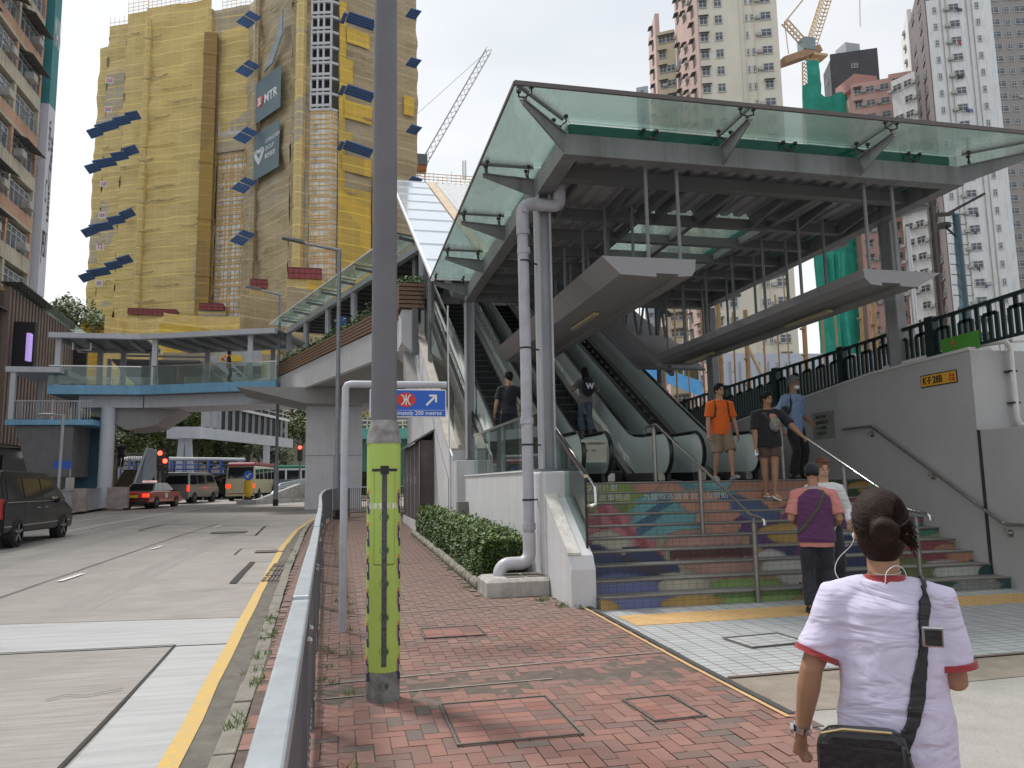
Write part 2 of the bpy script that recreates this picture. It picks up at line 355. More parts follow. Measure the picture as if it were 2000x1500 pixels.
# plaza tiles in front of the stairs
PT = mat('plaza_tiles', (.40, .41, .415), .7, 0, .08, 3)
n_, l_ = nodes_of(PT); b_ = n_['Principled BSDF']; src = b_.inputs['Base Color'].links[0].from_socket
br = n_.new('ShaderNodeTexBrick'); br.offset = 0; br.inputs['Scale'].default_value = 1; br.inputs['Brick Width'].default_value = .2; br.inputs['Row Height'].default_value = .1
br.inputs['Mortar Size'].default_value = .006; br.inputs['Color1'].default_value = (1, 1, 1, 1); br.inputs['Color2'].default_value = (.86, .86, .86, 1); br.inputs['Mortar'].default_value = (.28, .26, .24, 1)
l_(n_['Texture Coordinate'].outputs['Object'], br.inputs['Vector'])
mm_ = n_.new('ShaderNodeMix'); mm_.data_type = 'RGBA'; mm_.blend_type = 'MULTIPLY'; mm_.inputs[0].default_value = 1; l_(src, mm_.inputs[6]); l_(br.outputs['Color'], mm_.inputs[7]); l_(mm_.outputs[2], b_.inputs['Base Color'])
struct(B().quad((2.84, 5.60, 0), (14, 5.8, 0), (14, 9.3, .0), (2.84, 9.3, .0)).obj('plaza_paving', PT, recalc=False))
gline('plaza_border', [(2.84, 4.66), (2.86, 8.9)], .055, mat('black_border_tile', (.06, .06, .06), .7), dz=.003)
gline('plaza_edge_strip', [(2.78, 4.6), (2.78, 8.9)], .035, mat('ochre_edge_tile', (.50, .33, .16), .8), dz=.004)
gline('plaza_border', [(2.9, 5.60), (14, 5.78)], .05, mat('brown_border_tile', (.13, .09, .075), .8), dz=.004)
# tactile strip: domes modelled as small pyramids
TA = mat('yellow_tactile_tiles', (.60, .37, .14), .8, 0, .15, 7, rgb2=(.44, .29, .14))
tb = B(); tb.box(3.02, 8.66, 7.78, 8.38, -.004, .006)
ii = 0; x = 3.05
while x < 8.64:
    yy = 7.81
    while yy < 8.36:
        h = .006; tb.add([(x-.013, yy-.013, .006), (x+.013, yy-.013, .006), (x+.013, yy+.013, .006), (x-.013, yy+.013, .006), (x, yy, .0125)], [(0, 1, 4), (1, 2, 4), (2, 3, 4), (3, 0, 4)]); yy += .05
    x += .05
struct(tb.obj('tactile_paving', TA, recalc=False))
# rough concrete forecourt on the right
FC = mat('forecourt_concrete', (.33, .315, .29), .95, 0, .14, 2.5, .7, 45)
struct(B().quad((2.85, -6, -.010), (40, -6, -.010), (40, 9.1, -.010), (2.85, 9.1, -.010)).obj('concrete_forecourt', FC, recalc=False))
FD = mat('brown_cement_border', (.24, .205, .165), .95, 0, .2, 4, .4, 50)
struct(B().quad((2.86, 4.72, -.006), (3.35, 4.68, -.006), (3.75, 5.0, -.006), (9.5, 5.2, -.006), (9.5, 5.66, -.006), (2.86, 5.60, -.006)).obj('forecourt_border', FD, recalc=False))
# access covers and drain grates
IR = mat('cast_iron', (.15, .135, .12), .7, .3, .25, 15, .4, 60)
def cover(cx, cy, sx, sy, lab, m=None, z=.003, name='access_cover', grate=False, rz=0.):
    t = thing(name, lab, 'manhole cover' if not grate else 'drain grate', (cx, cy, gz(cy)+z))
    g = B()
    if grate:
        for k in range(7): g.cbox((cx-sx/2+sx*(k+.5)/7, cy, gz(cy)+z+.004), sx/16, sy, .006)
        g.obj('bars', m or IR, t)
    f = B()
    for dx, dy, ax, ay in ((0, -sy/2, sx+.014, .014), (0, sy/2, sx+.014, .014), (-sx/2, 0, .014, sy-.014), (sx/2, 0, .014, sy-.014)): f.cbox((cx+dx, cy+dy, gz(cy)+z+.003), ax, ay, .008)
    f.obj('frame', m or IR, t)
    if not grate: B().box(cx-sx/2+.016, cx+sx/2-.016, cy-sy/2+.016, cy+sy/2-.016, gz(cy)+z-.004, gz(cy)+z+.001).obj('lid', [PB if 'brick' in lab else (PT if 'tile' in lab else IR)], t)
    if 'brick' in lab:
        g = B(); nx, ny = int(sx/.23)+1, int(sy/.115)+1; dx, dy = sx/nx, sy/ny
        for a in range(nx):
            for c in range(ny): g.col = tuple(V(rb.choice(base))*1.0); x0, y0 = cx-sx/2+.02+a*(sx-.04)/nx, cy-sy/2+.02+c*(sy-.04)/ny; g.add([(x0+.004, y0+.004, gz(cy)+z+.002), (x0+(sx-.04)/nx-.004, y0+.004, gz(cy)+z+.002), (x0+(sx-.04)/nx-.004, y0+(sy-.04)/ny-.004, gz(cy)+z+.002), (x0+.004, y0+(sy-.04)/ny-.004, gz(cy)+z+.002)], [(0, 1, 2, 3)])
        g.obj('brick_infill', bm_, t, recalc=False)
    t.rotation_euler = (0, 0, rz); return t
cover(1.05, 5.05, .75, .85, 'brick filled square access cover in the red paving beside the green wrapped pole')
cover(2.1, 5.0, .35, .5, 'small rectangular access cover in the red brick paving right of the large cover', rz=.05)
cover(3.85, 6.7, .6, .45, 'iron framed tile cover in the grey plaza paving', rz=.1)
for k, y in enumerate((13.45, 14.15, 14.85, 15.5)):
    cover(-1.02, y, .42, .55, ['nearest', 'second nearest', 'third nearest', 'farthest'][k]+' iron gully grate across the yellow line', grate=True, z=-.098, name='gully_grate')
cover(-3.3, 25.0, 1.0, .7, 'dark drain cover in the road slab beyond the lane dashes', z=-.105)
cover(-1.55, 18.4, .6, .5, 'flat grey drain cover beside the yellow kerb line', z=-.105)
cover(1.1, 7.9, .6, .5, 'brick filled access cover in the pavement near the planted hedge')
# weeds along kerb and railing
WD = mat('weed_green', (.10, .17, .04), .8, 0, .4, 20)
wb = B(); rwd = random.Random(2)
for n in range(70):
    if n < 34: y = rwd.choice((5.5, 6.3, 6.6, 7.4, 8.3, 9, 9.4, 15, 16, 17))+rwd.uniform(-.25, .25); x = kx(y)+rwd.uniform(-.14, -.0)
    elif n < 52: y = rwd.uniform(4, 12); x = -.1+rwd.uniform(-.05, .25)
    else: x, y = rwd.choice(((2.62, 9.0), (2.5, 9.4), (1.75, 10.8), (1.7, 12.9)))[:2]; x += rwd.uniform(-.12, .12); y += rwd.uniform(-.08, .08)
    for k in range(9):
        a = rwd.uniform(0, 6.28); h = rwd.uniform(.02, .07); r_ = rwd.uniform(.02, .06); px_, py_ = x+rwd.uniform(-.04, .04), y+rwd.uniform(-.05, .05)
        wb.add([(px_, py_, gz(y)), (px_+.008, py_, gz(y)), (px_+r_*math.cos(a), py_+r_*math.sin(a), gz(y)+h)], [(0, 1, 2)])
tag(wb.obj('weeds', WD, recalc=False), 'small green weeds growing along the kerb and wall joints', 'weeds', kind='stuff')

# dark tyre-polished bands and stains on the carriageway
TY = mat('tyre_polished_concrete', (.225, .21, .195), .7, 0, .15, 1.5, .3, 60, rgb2=(.29, .268, .25), aniso=(3, .4, 1))
for pts, wd in (([(-3.4, 11.2), (-3.3, 18), (-3.2, 27)], .5), ([(-6.6, 11.2), (-6.5, 20), (-6.2, 34)], .55), ([(-7.9, 11.5), (-7.8, 20), (-7.5, 32)], .5)): gline('tyre_band', pts, wd, TY, dz=-.1185, jit=.012)
for k, (x, y, l) in enumerate(((-2.6, 12.4, 1.1), (-3.8, 7.2, .7), (-2.2, 6.8, .5), (-5.5, 15.2, 1.4), (-3.1, 21, 1.2))): gline('road_crack', [(x, y), (x+.2*l, y+.12), (x+.55*l, y+.05), (x+l, y+.2)], .012, DARK, dz=-.1055, jit=.006)
# ================= STREET FURNITURE NEAR =================
RX = lambda y: -.10-.018*(y-1) if y < 12 else -.30-.025*(y-12) if y < 20 else -.50
RP = [(RX(y), y) for y in (.6, 2.9, 5.2, 7.5, 9.8, 12.1, 14.4, 16.7, 19, 21.3, 23.6, 25.9)]+[(-.35, 28.0), (.3, 29.9), (1.4, 31.2), (3.2, 32.3), (5.2, 33.2)]
ordn = ['nearest', 'second', 'third', 'fourth', 'fifth', 'sixth', 'seventh', 'eighth', 'ninth', 'tenth', 'eleventh', 'twelfth', 'thirteenth', 'fourteenth', 'fifteenth', 'sixteenth']
RAIL = mat('railing_grey_paint', (.13, .13, .14), .45, .3, .15, 12)
for i in range(len(RP)-1):
    (xa, ya), (xb, yb) = RP[i], RP[i+1]; za, zb = gz(ya), gz(yb); d = V((xb-xa, yb-ya, zb-za)); n = d.length
    t = thing('pedestrian_railing', ordn[i]+' grey steel railing panel from the bottom edge of the photo, along the kerb', 'railing', (xa, ya, za), 'grey railing panels along the pavement')
    step = .03 if i % 2 else 0
    A = V((xa, ya, za)); Bq = V((xb, yb, zb)); e = d.normalized()
    B().bar(A+V((0, 0, 1.08+step*.4)), Bq+V((0, 0, 1.08+step*.4))-e*.01, .058, .045).obj('top_rail', GALV, t, bevel=.006)
    B().bar(A+V((0, 0, .14)), Bq+V((0, 0, .14)), .035, .035).obj('bottom_rail', RAIL, t)
    B().box(xa-.03, xa+.03, ya-.03, ya+.03, za-.01, za+1.055).obj('post', RAIL, t)
    bb = B(); k = int(n/.115)
    for q in range(1, k): p = A+d*(q/k); bb.box(p.x-.011, p.x+.011, p.y-.011, p.y+.011, p.z+.15, p.z+1.06)
    bb.obj('balusters', RAIL, t)
    if i < 8:
        bo = B()
        for z in (.2, .98):
            for q in (1, k-1): p = A+d*(q/k); bo.ball((p.x+.03, p.y, p.z+z), .014, n=6, m=4)
        bo.obj('bolts', INOX, t)
# --- big lamp pole wrapped in green poster
PX, PY = .305, 5.75
t = thing('lamp_column', 'tall grey concrete lamp column wrapped in a lime green poster', 'lamp post', (PX, PY, 0))
POLE = mat('grey_pole_paint', (.135, .135, .15), .6, 0, .12, 2, dirt=.3)
B().tube([(PX, PY, 1.95), (PX, PY, 5), (PX+.02, PY, 9)], .1, 24, rr=[.095, .09, .075]).obj('shaft', POLE, t, smooth=True)
cb = B(); cb.tube([(PX, PY, 1.80), (PX, PY, 1.85), (PX, PY, 1.93), (PX, PY, 1.97)], .1, 24, rr=[.128, .124, .104, .096]); cb.obj('joint_collar', mat('worn_grey_sleeve', (.25, .24, .235), .8, .1, .45, 14), t, smooth=True)
B().tube([(PX, PY, -.02), (PX, PY, .20)], .118, 24).obj('base_sleeve', mat('scuffed_grey_base', (.20, .195, .19), .85, 0, .5, 10, .3, 50), t, smooth=True)
LIME = mat('lime_poster', (.42, .56, .11), .5, 0, .14, 3, rgb2=(.36, .50, .10))
B().tube([(PX, PY, .20), (PX, PY, 1.80)], .122, 32, cap=False).obj('poster_wrap', LIME, t, smooth=True)
lb = B()
for k in range(7):    # door outline and tape on the wrap, hugging the cylinder
    pass
def cyl_patch(b, a0, a1, z0, z1, r=.1235, n=5):
    vs = []
    for i in range(n+1):
        a = R(a0+(a1-a0)*i/n)
        vs += [(PX+r*math.sin(a), PY-r*math.cos(a), z0), (PX+r*math.sin(a), PY-r*math.cos(a), z1)]
    b.add(vs, [(2*i, 2*i+2, 2*i+3, 2*i+1) for i in range(n)])
s = B(); cyl_patch(s, -9, 8, .24, 1.62); s.obj('zip_strip', mat('grey_zip_strip', (.10, .10, .105), .7, .1, .6, 60, .8, 120), t, recalc=False)
s = B(); cyl_patch(s, -45, 47, 1.595, 1.615, .125); cyl_patch(s, -14, 14, 1.575, 1.635, .1255); s.cyl((PX, PY-.122, 1.61), .016, -.012, 10, (0, 1, 0)); s.obj('lock_bracket', BLACK, t, recalc=False)
s = B(); cyl_patch(s, -60, 60, 1.33, 1.37, .1240); s.obj('tape', mat('clear_tape', (.62, .66, .5), .25, 0, .3, 20), t, recalc=False)
s = B(); cyl_patch(s, -37, -36, .94, 1.60, .1242); cyl_patch(s, 36, 37, .94, 1.60, .1242); cyl_patch(s, -36, 36, .935, .942, .1242, 10); s.obj('door_outline', mat('dark_lime_seam', (.13, .18, .04), .8), t, recalc=False)
PU = mat('purple_print', (.06, .02, .13), .6, 0, .3, 20); OR_ = mat('orange_print', (.55, .20, .07), .6)
pp = B(); oo = B(); wh = B(); dk = B(); rp = random.Random(4)
for k in range(6):
    z = 1.38-.232*k
    for a in (-66, 62):
        cyl_patch(pp, a-9, a+7, z-.05, z+.035, .1245); cyl_patch(pp, a-5, a+9, z-.085, z-.05, .1245); cyl_patch(pp, a-12, a+1, z+.035, z+.06, .1245)
        cyl_patch(oo, a-8, a+5, z+.06, z+.085, .1245, 3); cyl_patch(oo, a-14, a-10, z-.02, z+.05, .1245, 2); cyl_patch(wh, a-2, a+2, z-.03, z+.02, .1252, 2)
    for q in range(14):   # little sketchy lemon-like scribbles near the strip
        aa = 360*q/14; rz_ = .03; cyl_patch(dk, 15*math.cos(R(aa))-1.2, 15*math.cos(R(aa))+1.2, z-.11+rz_*math.sin(R(aa))-.003, z-.11+rz_*math.sin(R(aa))+.004, .1238, 1)
    cyl_patch(dk, 4, 13, z-.125, z-.095, .1239, 2)
pp.obj('purple_print', PU, t, recalc=False); oo.obj('orange_print', OR_, t, recalc=False); wh.obj('white_print', WHITE, t, recalc=False); dk.obj('scribble_print', mat('dark_green_print', (.04, .10, .03), .6), t, recalc=False)
# --- direction sign
SX, SY = .035, 8.25
t = thing('direction_sign', 'grey goal post sign frame with a blue station direction board', 'sign', (SX, SY, gz(SY)))
SP = mat('sign_post_paint', (.42, .43, .47), .5, .1, .12, 4, dirt=.3)
zt = px(672, 750, Y=SY).z; xr = px(872, 752, Y=SY).x
B().tube([(SX-.01, SY, -.05), (SX-.0, SY, zt-.05), (SX+.015, SY, zt-.012), (SX+.06, SY, zt), (xr, SY, zt)], .038, 14).obj('frame_tube', SP, t, smooth=True)
bx0, bx1 = px(722, 785, Y=SY-.05).x, px(872, 785, Y=SY-.05).x; bz1 = px(800, 760, Y=SY-.05).z; bz0 = px(800, 815, Y=SY-.05).z; yb = SY-.045
B().box(bx0, bx1, yb, yb+.02, bz0, bz1).obj('board', WHITE, t, bevel=.008)
SB = mat('sign_blue', (.012, .10, .48), .4, 0, .06, 3)
B().box(bx0+.012, bx1-.012, yb-.003, yb, bz0+.012, bz1-.012).obj('blue_face', SB, t)
cz = bz0+(bz1-bz0)*.62; cx = px(793, 780, Y=yb).x; rr_ = .105
rd = B(); n = 28; rd.ext([(cx+rr_*.98*math.cos(2*math.pi*k/n), yb-.004, cz+rr_*.74*math.sin(2*math.pi*k/n)) for k in range(n)], (0, -.002, 0)); rd.obj('red_disc', mat('sign_red', (.55, .03, .02), .4), t)
lg = B(); h = rr_*.52
lg.box(cx-.0055, cx+.0055, yb-.008, yb-.0065, cz-h*1.05, cz+h*1.05)
for sg in (-1, 1):
    for dz in (-1, 1):   # two mirrored arcs back to back
        P_ = [(cx+sg*(.019+.036*(1-math.cos(a))), yb-.0072, cz+dz*(.0+h*.98*math.sin(a))) for a in [0, .35, .7, 1.05, 1.45]]
        for a_, b2 in zip(P_, P_[1:]): lg.bar(a_, b2, .0115, .002, up=(0, 1, 0))
lg.box(cx-.022, cx+.022, yb-.0095, yb-.008, cz-.006, cz+.006)
lg.obj('emblem', WHITE, t, recalc=True)
ax_, az_ = px(843, 781, Y=yb).x, cz
ar = B(); q = .058
ar.bar((ax_-q, yb-.005, az_-q*1.0), (ax_+q*.55, yb-.005, az_+q*.55), .022, .003, up=(0, 1, 0))
ar.box(ax_-q*.45, ax_+q*.99, yb-.0075, yb-.0045, az_+q*.62, az_+q*.98); ar.box(ax_+q*.62, ax_+q*.98, yb-.0085, yb-.0055, az_-q*.45, az_+q*.97)
ar.obj('arrow', WHITE, t)
B().box(bx0+.02, bx1-.02, yb-.0045, yb-.003, bz0+.074, bz0+.077).obj('divider', WHITE, t)
text_mesh('lettering', 'approximately 200 metres', .062, WHITE, frame(((bx0+bx1)/2+.025, yb-.005, bz0+.026), (1, 0, 0)), t, align='CENTER', bold=.0004, sx=1.0)
# --- downpipe and its concrete block
t = thing('downpipe', 'thick grey drain pipe strapped to the left canopy column, bent over the concrete block', 'drain pipe', (2.50, 10.3, .3))
PP = mat('grey_pvc_pipe', (.40, .40, .44), .45, 0, .2, 3, dirt=.5)
yp = 10.32; xp = 2.50
B().tube([(xp, yp, .72), (xp, yp, 3.2), (xp-.01, yp, 5.05)], .078, 20).obj('pipe', PP, t, smooth=True)
def arcp(c, r, a0, a1, ax, ay, n=7):
    return [V(c)+V(ax)*r*math.cos(R(a0+(a1-a0)*i/n))+V(ay)*r*math.sin(R(a0+(a1-a0)*i/n)) for i in range(n+1)]
el = B(); el.tube([(xp, yp, .82), (xp, yp, .62)]+arcp((xp-.14, yp, .56), .14, 0, -90, (1, 0, 0), (0, 0, 1))+[(xp-.22, yp, .42)]+arcp((xp-.28, yp, .28), .14, 90, 180, (1, 0, 0), (0, 0, 1))+[(xp-.42, yp, .22)], .088, 18); el.obj('bottom_bend', mat('white_pvc_bend', (.52, .51, .54), .35, 0, .1, 4), t, smooth=True)
tb_ = B(); tb_.tube([(xp-.01, yp, 5.0), (xp-.01, yp, 5.28)]+arcp((xp+.13, yp, 5.32), .14, 180, 90, (1, 0, 0), (0, 0, 1))+[(xp+.45, yp, 5.46)]+arcp((xp+.45, yp, 5.56), .1, -90, 0, (1, 0, 0), (0, 0, 1))+[(xp+.55, yp, 5.75)], .09, 18); tb_.cyl((xp-.01, yp-.06, 5.33), .03, -.08, 12, (0, 1, 0)); tb_.obj('top_bend', PP, t, smooth=True)
for z in (.86, 5.0, 4.72, 2.3): B().cyl((xp, yp, z), .092, .09, 20).obj('coupling', PP, t, smooth=True)
for z in (1.25, 3.35, 2.0, 4.6):
    c = B(); c.cyl((xp, yp, z), .084, .025, 16); c.bar((xp+.07, yp, z+.012), (xp+.22, yp+.12, z+.012), .02, .02); c.obj('pipe_clamp', BLACK, t)
bl = B(); bl.add([(1.83, 9.88, 0), (2.645, 9.86, 0), (2.645, 10.6, 0), (1.83, 10.6, 0), (1.83, 9.88, .23), (2.645, 9.86, .23), (2.645, 10.6, .23), (1.83, 10.6, .23), (1.88, 9.93, .27), (2.645, 9.91, .27), (2.645, 10.55, .27), (1.88, 10.55, .27)],
  [(0, 1, 5, 4), (0, 4, 7, 3), (4, 5, 9, 8), (4, 8, 11, 7), (8, 9, 10, 11), (3, 7, 6, 2), (7, 11, 10, 6), (0, 3, 2, 1)])
t = tag(bl.obj('concrete_block', CONCW, org=(2.2, 10.2, 0), bevel=.008), 'low weathered concrete block under the bent drain pipe', 'concrete block')
g = B()
for dx in (0, .23): g.box(2.12+dx*1.2, 2.36+dx*1.2, 10.0, 10.45, .268, .278)
g.obj('iron_lid', IR, t)
# --- hedge bed with boulder kerb
HB = thing('hedge', 'low trimmed green hedge in the bed beside the pale escalator wall', 'hedge', (2.2, 15, gz(15)))
rh = random.Random(8); LE = []
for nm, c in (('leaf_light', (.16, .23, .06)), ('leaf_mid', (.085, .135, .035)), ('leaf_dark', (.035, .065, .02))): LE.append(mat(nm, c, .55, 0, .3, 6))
hb = B()
def hedge_h(x, y): return .72+.06*noise.noise(V((x*2, y*1.5, 0)))+.05*noise.noise(V((x*6, y*5, 4)))-.25*max(0, (11.3-y))
for n in range(26000):
    y = 10.75+9.3*(rh.random()**1.25); x0, x1 = 1.92, 2.55; x = rh.uniform(x0, x1); H = hedge_h(x, y); g0 = gz(y)
    rr3 = rh.random()
    if rr3 < .42: z = H*rh.uniform(.9, 1.02)
    elif rr3 < .85: x = x0+abs(rh.gauss(0, .045)); z = H*rh.uniform(.12, 1.)
    elif rr3 < .95: y = 10.72+abs(rh.gauss(0, .05)); H = hedge_h(x, y); z = H*rh.uniform(.12, 1)
    else: z = H*rh.uniform(.9, 1.02)+rh.random()**4*.12
    bul = .05*math.sin(z*5)+.05*noise.noise(V((y*2, z*3, 1))); x -= bul if x < 2.1 else 0
    s_ = rh.uniform(.018, .042)*(1+max(0, y-13)*.08); a, e_ = rh.uniform(0, 6.28), rh.uniform(-.5, 1.1); d = V((math.cos(a)*math.cos(e_), math.sin(a)*math.cos(e_), math.sin(e_))); sdd = d.cross(V((rh.random()-.5, rh.random()-.5, 1))).normalized()
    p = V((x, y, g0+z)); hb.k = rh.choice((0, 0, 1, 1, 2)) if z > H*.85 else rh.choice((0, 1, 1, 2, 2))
    hb.add([p-d*s_, p+sdd*s_*.45, p+d*s_, p-sdd*s_*.45], [(0, 1, 2, 3)])
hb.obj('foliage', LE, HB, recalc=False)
tw = B(); 
for n in range(180):
    y = rh.uniform(10.8, 20); x = rh.uniform(1.98, 2.5); tw.tube([(x, y, gz(y)), (x+rh.uniform(-.05, .05), y+rh.uniform(-.05, .05), gz(y)+hedge_h(x, y)*.9)], .006, 4, cap=False)
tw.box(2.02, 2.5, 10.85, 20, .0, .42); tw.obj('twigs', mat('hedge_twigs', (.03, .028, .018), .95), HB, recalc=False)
st = B(); y = 10.65
while y < 20.4:
    l = rh.uniform(.16, .26); c = (1.86+rh.uniform(-.01, .01), y+l/2, gz(y)+.05)
    Rm = Matrix.Rotation(rh.uniform(-.3, .3), 3, 'Z'); st.ball(c, .065, l*.52, .085, 9, 7, Rm); y += l
bs = st.obj('boulder_kerb', mat('boulder_kerb_stone', (.36, .34, .29), .95, 0, .35, 9, .8, 30, rgb2=(.15, .145, .11)), smooth=True, org=(1.86, 15, 0)); tag(bs, 'low edging of rounded whitewashed stones in front of the hedge', 'stone edging')
ds = bs.modifiers.new('d', 'DISPLACE'); tx = bpy.data.textures.new('st', 'CLOUDS'); tx.noise_scale = .06; ds.texture = tx; ds.strength = .03; ds.mid_level = .5
struct(B().box(1.9, 2.6, 10.62, 20.4, -.02, .12).obj('planting_soil', mat('soil', (.06, .045, .03), 1, 0, .3, 10)))
# lamp columns along road
def street_lamp(name, lab, u, vb, Y, armdx, H):
    p = px(u, vb, Y=Y); x = p.x; z = gz(Y)-.02; t = thing(name, lab, 'street lamp', (x, Y, z))
    B().tube([(x, Y, z), (x, Y, z+2.3), (x, Y, z+2.35), (x, Y, z+H)], .08, 14, rr=[.13, .125, .085, .07]).obj('pole', MATS.get('lamp_pole') or mat('lamp_pole', (.21, .225, .24), .5, .3, .15, 4), t, smooth=True)
    B().tube([(x, Y, z), (x, Y, z+.35)], .14, 14).obj('base_band', BLACK, t, smooth=True)
    B().tube([(x+.06, Y, z+H), (x, Y, z+H), (x+armdx, Y+.2, z+H+.28)], .045, 10, rr=[.06, .07, .035]).obj('arm', MATS['lamp_pole'], t, smooth=True)
    hd = B(); hx = x+armdx; hd.ext([(hx+.1, Y+.1, z+H+.25), (hx-.55, Y+.1, z+H+.38), (hx-.75, Y+.1, z+H+.40), (hx-.7, Y+.1, z+H+.47), (hx, Y+.1, z+H+.40)], (0, .26, 0)); hd.obj('lamp_head', STEELD, t, bevel=.02)
    return t
p1 = px(660, 488, Y=28.6); street_lamp('street_lamp', 'grey street lamp rising beside the white sign frame', 657, 1005, 28.6, -1.35, p1.z-gz(28.6))
p1 = px(545, 575, Y=43); street_lamp('street_lamp', 'thin street lamp standing where the blue footbridge meets the ramp', 539, 950, 43, -1.1, p1.z-gz(43))
# ================= STAIRS, WALLS, CANOPY, ESCALATORS =================
RIS, TRD, SY0, SXL, SXR = .147, .3, 8.8, 2.97, 8.7
LZ = RIS*10
TREAD = mat('stone_tread', (.15, .145, .135), .8, 0, .18, 4, .2, 60)
st_ = thing('painted_staircase', 'wide ten step staircase with a colourful painted mural of sweets on its tiled risers', 'stairs', (5.8, 8.8, 0))
tr_ = B()
for n in range(10):
    y0 = SY0+TRD*n; y1 = y0+TRD if n < 9 else y0+.6
    tr_.box(SXL, SXR, y0-.012, y1+.002, RIS*(n+1)-.022, RIS*(n+1)); tr_.box(SXL, SXR, y0+.01, SY0+3.4, RIS*n-.1, RIS*(n+1)-.03)
tr_.obj('treads', TREAD, st_)
nz_ = B()
for n in range(10): nz_.box(SXL+.02, SXR-.02, SY0+TRD*n-.018, SY0+TRD*n+.02, RIS*(n+1)-.008, RIS*(n+1)+.003)
nz_.obj('nosings', mat('metal_nosing', (.28, .27, .25), .5, .3, .15, 15), st_)
# the mural: ellipses of colour in (across, height) of the stair front, painted on the riser tiles
GR, DGR, TEAL, LT = (.17, .26, .03), (.03, .10, .07), (.05, .22, .24), (.11, .33, .35)
PK, RD, NV, PU2, OC, BE, SAL, WHT = (.42, .12, .15), (.30, .05, .06), (.025, .035, .11), (.09, .03, .13), (.40, .24, .04), (.40, .36, .27), (.45, .20, .12), (.45, .46, .42)
def E_(cx, cy, rx, ry, ang, c, c2=None, band=0): return (cx, cy, rx, ry, math.radians(ang), c, c2, band)
W_ = SXR-SXL
ART = [E_(.6, 1.35, .7, .3, 0, (.28, .25, .06)), E_(1.5, 1.25, .7, .35, 0, GR), E_(2.0, 1.4, .5, .2, 0, SAL), E_(2.9, 1.2, .9, .45, 0, TEAL), E_(2.2, 1.0, .35, .5, 20, SAL), E_(3.2, 1.45, .7, .12, 0, LT), E_(3.9, 1.2, .8, .5, 0, SAL),
 E_(3.0, .95, .5, .3, 0, (.05, .09, .2)), E_(2.55, 1.05, .3, .3, 0, SAL), E_(4.2, .85, .7, .3, 0, (.22, .05, .14)), E_(.7, 1.12, .5, .18, 0, (.13, .19, .03)),
 E_(.25, .95, .42, .3, -15, RD), E_(.28, .98, .3, .2, -15, PK, RD, 1), E_(.95, .8, .42, .24, -60, PK, RD, 1), E_(.6, .62, .3, .2, 0, BE), E_(1.55, 1.02, .55, .22, 28, LT, (.03, .12, .2), 1), E_(1.75, .85, .42, .2, 25, LT),
 E_(2.9, .55, .25, .4, 15, PU2), E_(3.05, .5, .42, .26, 60, PU2, NV, 1), E_(3.4, .7, .5, .14, 0, OC), E_(1.9, .52, .62, .28, 0, (.42, .22, .17), (.09, .03, .03), 1), E_(2.75, .33, .3, .2, 0, WHT),
 E_(.2, .38, .5, .3, 0, NV), E_(.95, .35, .36, .26, -20, NV, (.04, .03, .05), 1), E_(3.9, .62, .5, .2, 0, WHT, NV, 1), E_(4.05, .35, .4, .2, 0, NV), E_(4.6, .4, .4, .2, 0, (.35, .08, .03)),
 E_(.45, .12, .55, .22, 0, (.10, .12, .28)), E_(2.0, .1, .65, .15, 0, (.20, .33, .08), (.10, .17, .04), 1), E_(1.2, .2, .35, .12, 0, BE), E_(3.1, .1, .35, .12, 0, RD), E_(3.7, .15, .4, .15, 0, (.03, .05, .07)), E_(1.15, .04, .4, .08, 0, OC), E_(-.1, .0, .35, .14, 0, OC),
 E_(5.2, 1.38, .55, .2, 0, (.03, .06, .03)), E_(5.6, 1.3, .3, .12, 0, OC), E_(5.3, 1.05, .6, .14, 0, (.24, .05, .06)), E_(5.6, .88, .5, .1, 0, (.25, .04, .12)), E_(4.9, .95, .3, .16, 0, BE, (.08, .02, .02), 1), E_(5.3, .72, .5, .12, 0, (.06, .22, .15), DGR, 1),
 E_(4.7, .6, .4, .12, 0, (.07, .24, .2)), E_(5.2, .45, .6, .14, 0, (.27, .05, .07)), E_(5.6, .36, .3, .16, 0, SAL), E_(4.6, .25, .5, .14, 0, (.13, .16, .05)), E_(5.2, .2, .4, .13, 0, WHT), E_(5.75, .12, .25, .2, 0, (.02, .07, .08)), E_(4.4, .06, .7, .08, 0, (.02, .07, .06)), E_(5.2, .05, .4, .07, 0, (.22, .23, .2))]
def paint(x, z):
    c = V((.34, .22, .10)) if (x+z) % 2.3 < 1.1 else V((.28, .27, .16))
    for (cx, cy, rx, ry, a, c1, c2, bd) in ART:
        dx, dz = x-cx, z-cy; X_, Z_ = dx*math.cos(a)+dz*math.sin(a), -dx*math.sin(a)+dz*math.cos(a)
        d = (X_/rx)**2+(Z_/ry)**2; w_ = 1+.06*noise.noise(V((x*5, z*5, cx)))
        if d < w_:
            c = V(c1)*(1.12-.25*d)
            if bd and abs(Z_/ry+.05*noise.noise(V((x*14, z*9, 1)))) < .26: c = V(c2)*(1+.8*noise.noise(V((x*40, z*40, 5))))
            if d > w_*.93: c = c*.7
    return c*(1+.10*noise.noise(V((x*3, z*3, 9))))
tile = .105
xs_ = []; x = 0
while x < W_: xs_ += [(x, x+.005, 1)]+[(x+.005+.025*k, x+.03+.025*k, 0) for k in range(4)]; x += .105
zs_ = [(0, .022, 0), (.022, .044, 0), (.044, .066, 0), (.066, .070, 1), (.070, .092, 0), (.092, .114, 0), (.114, RIS-.012, 0)]
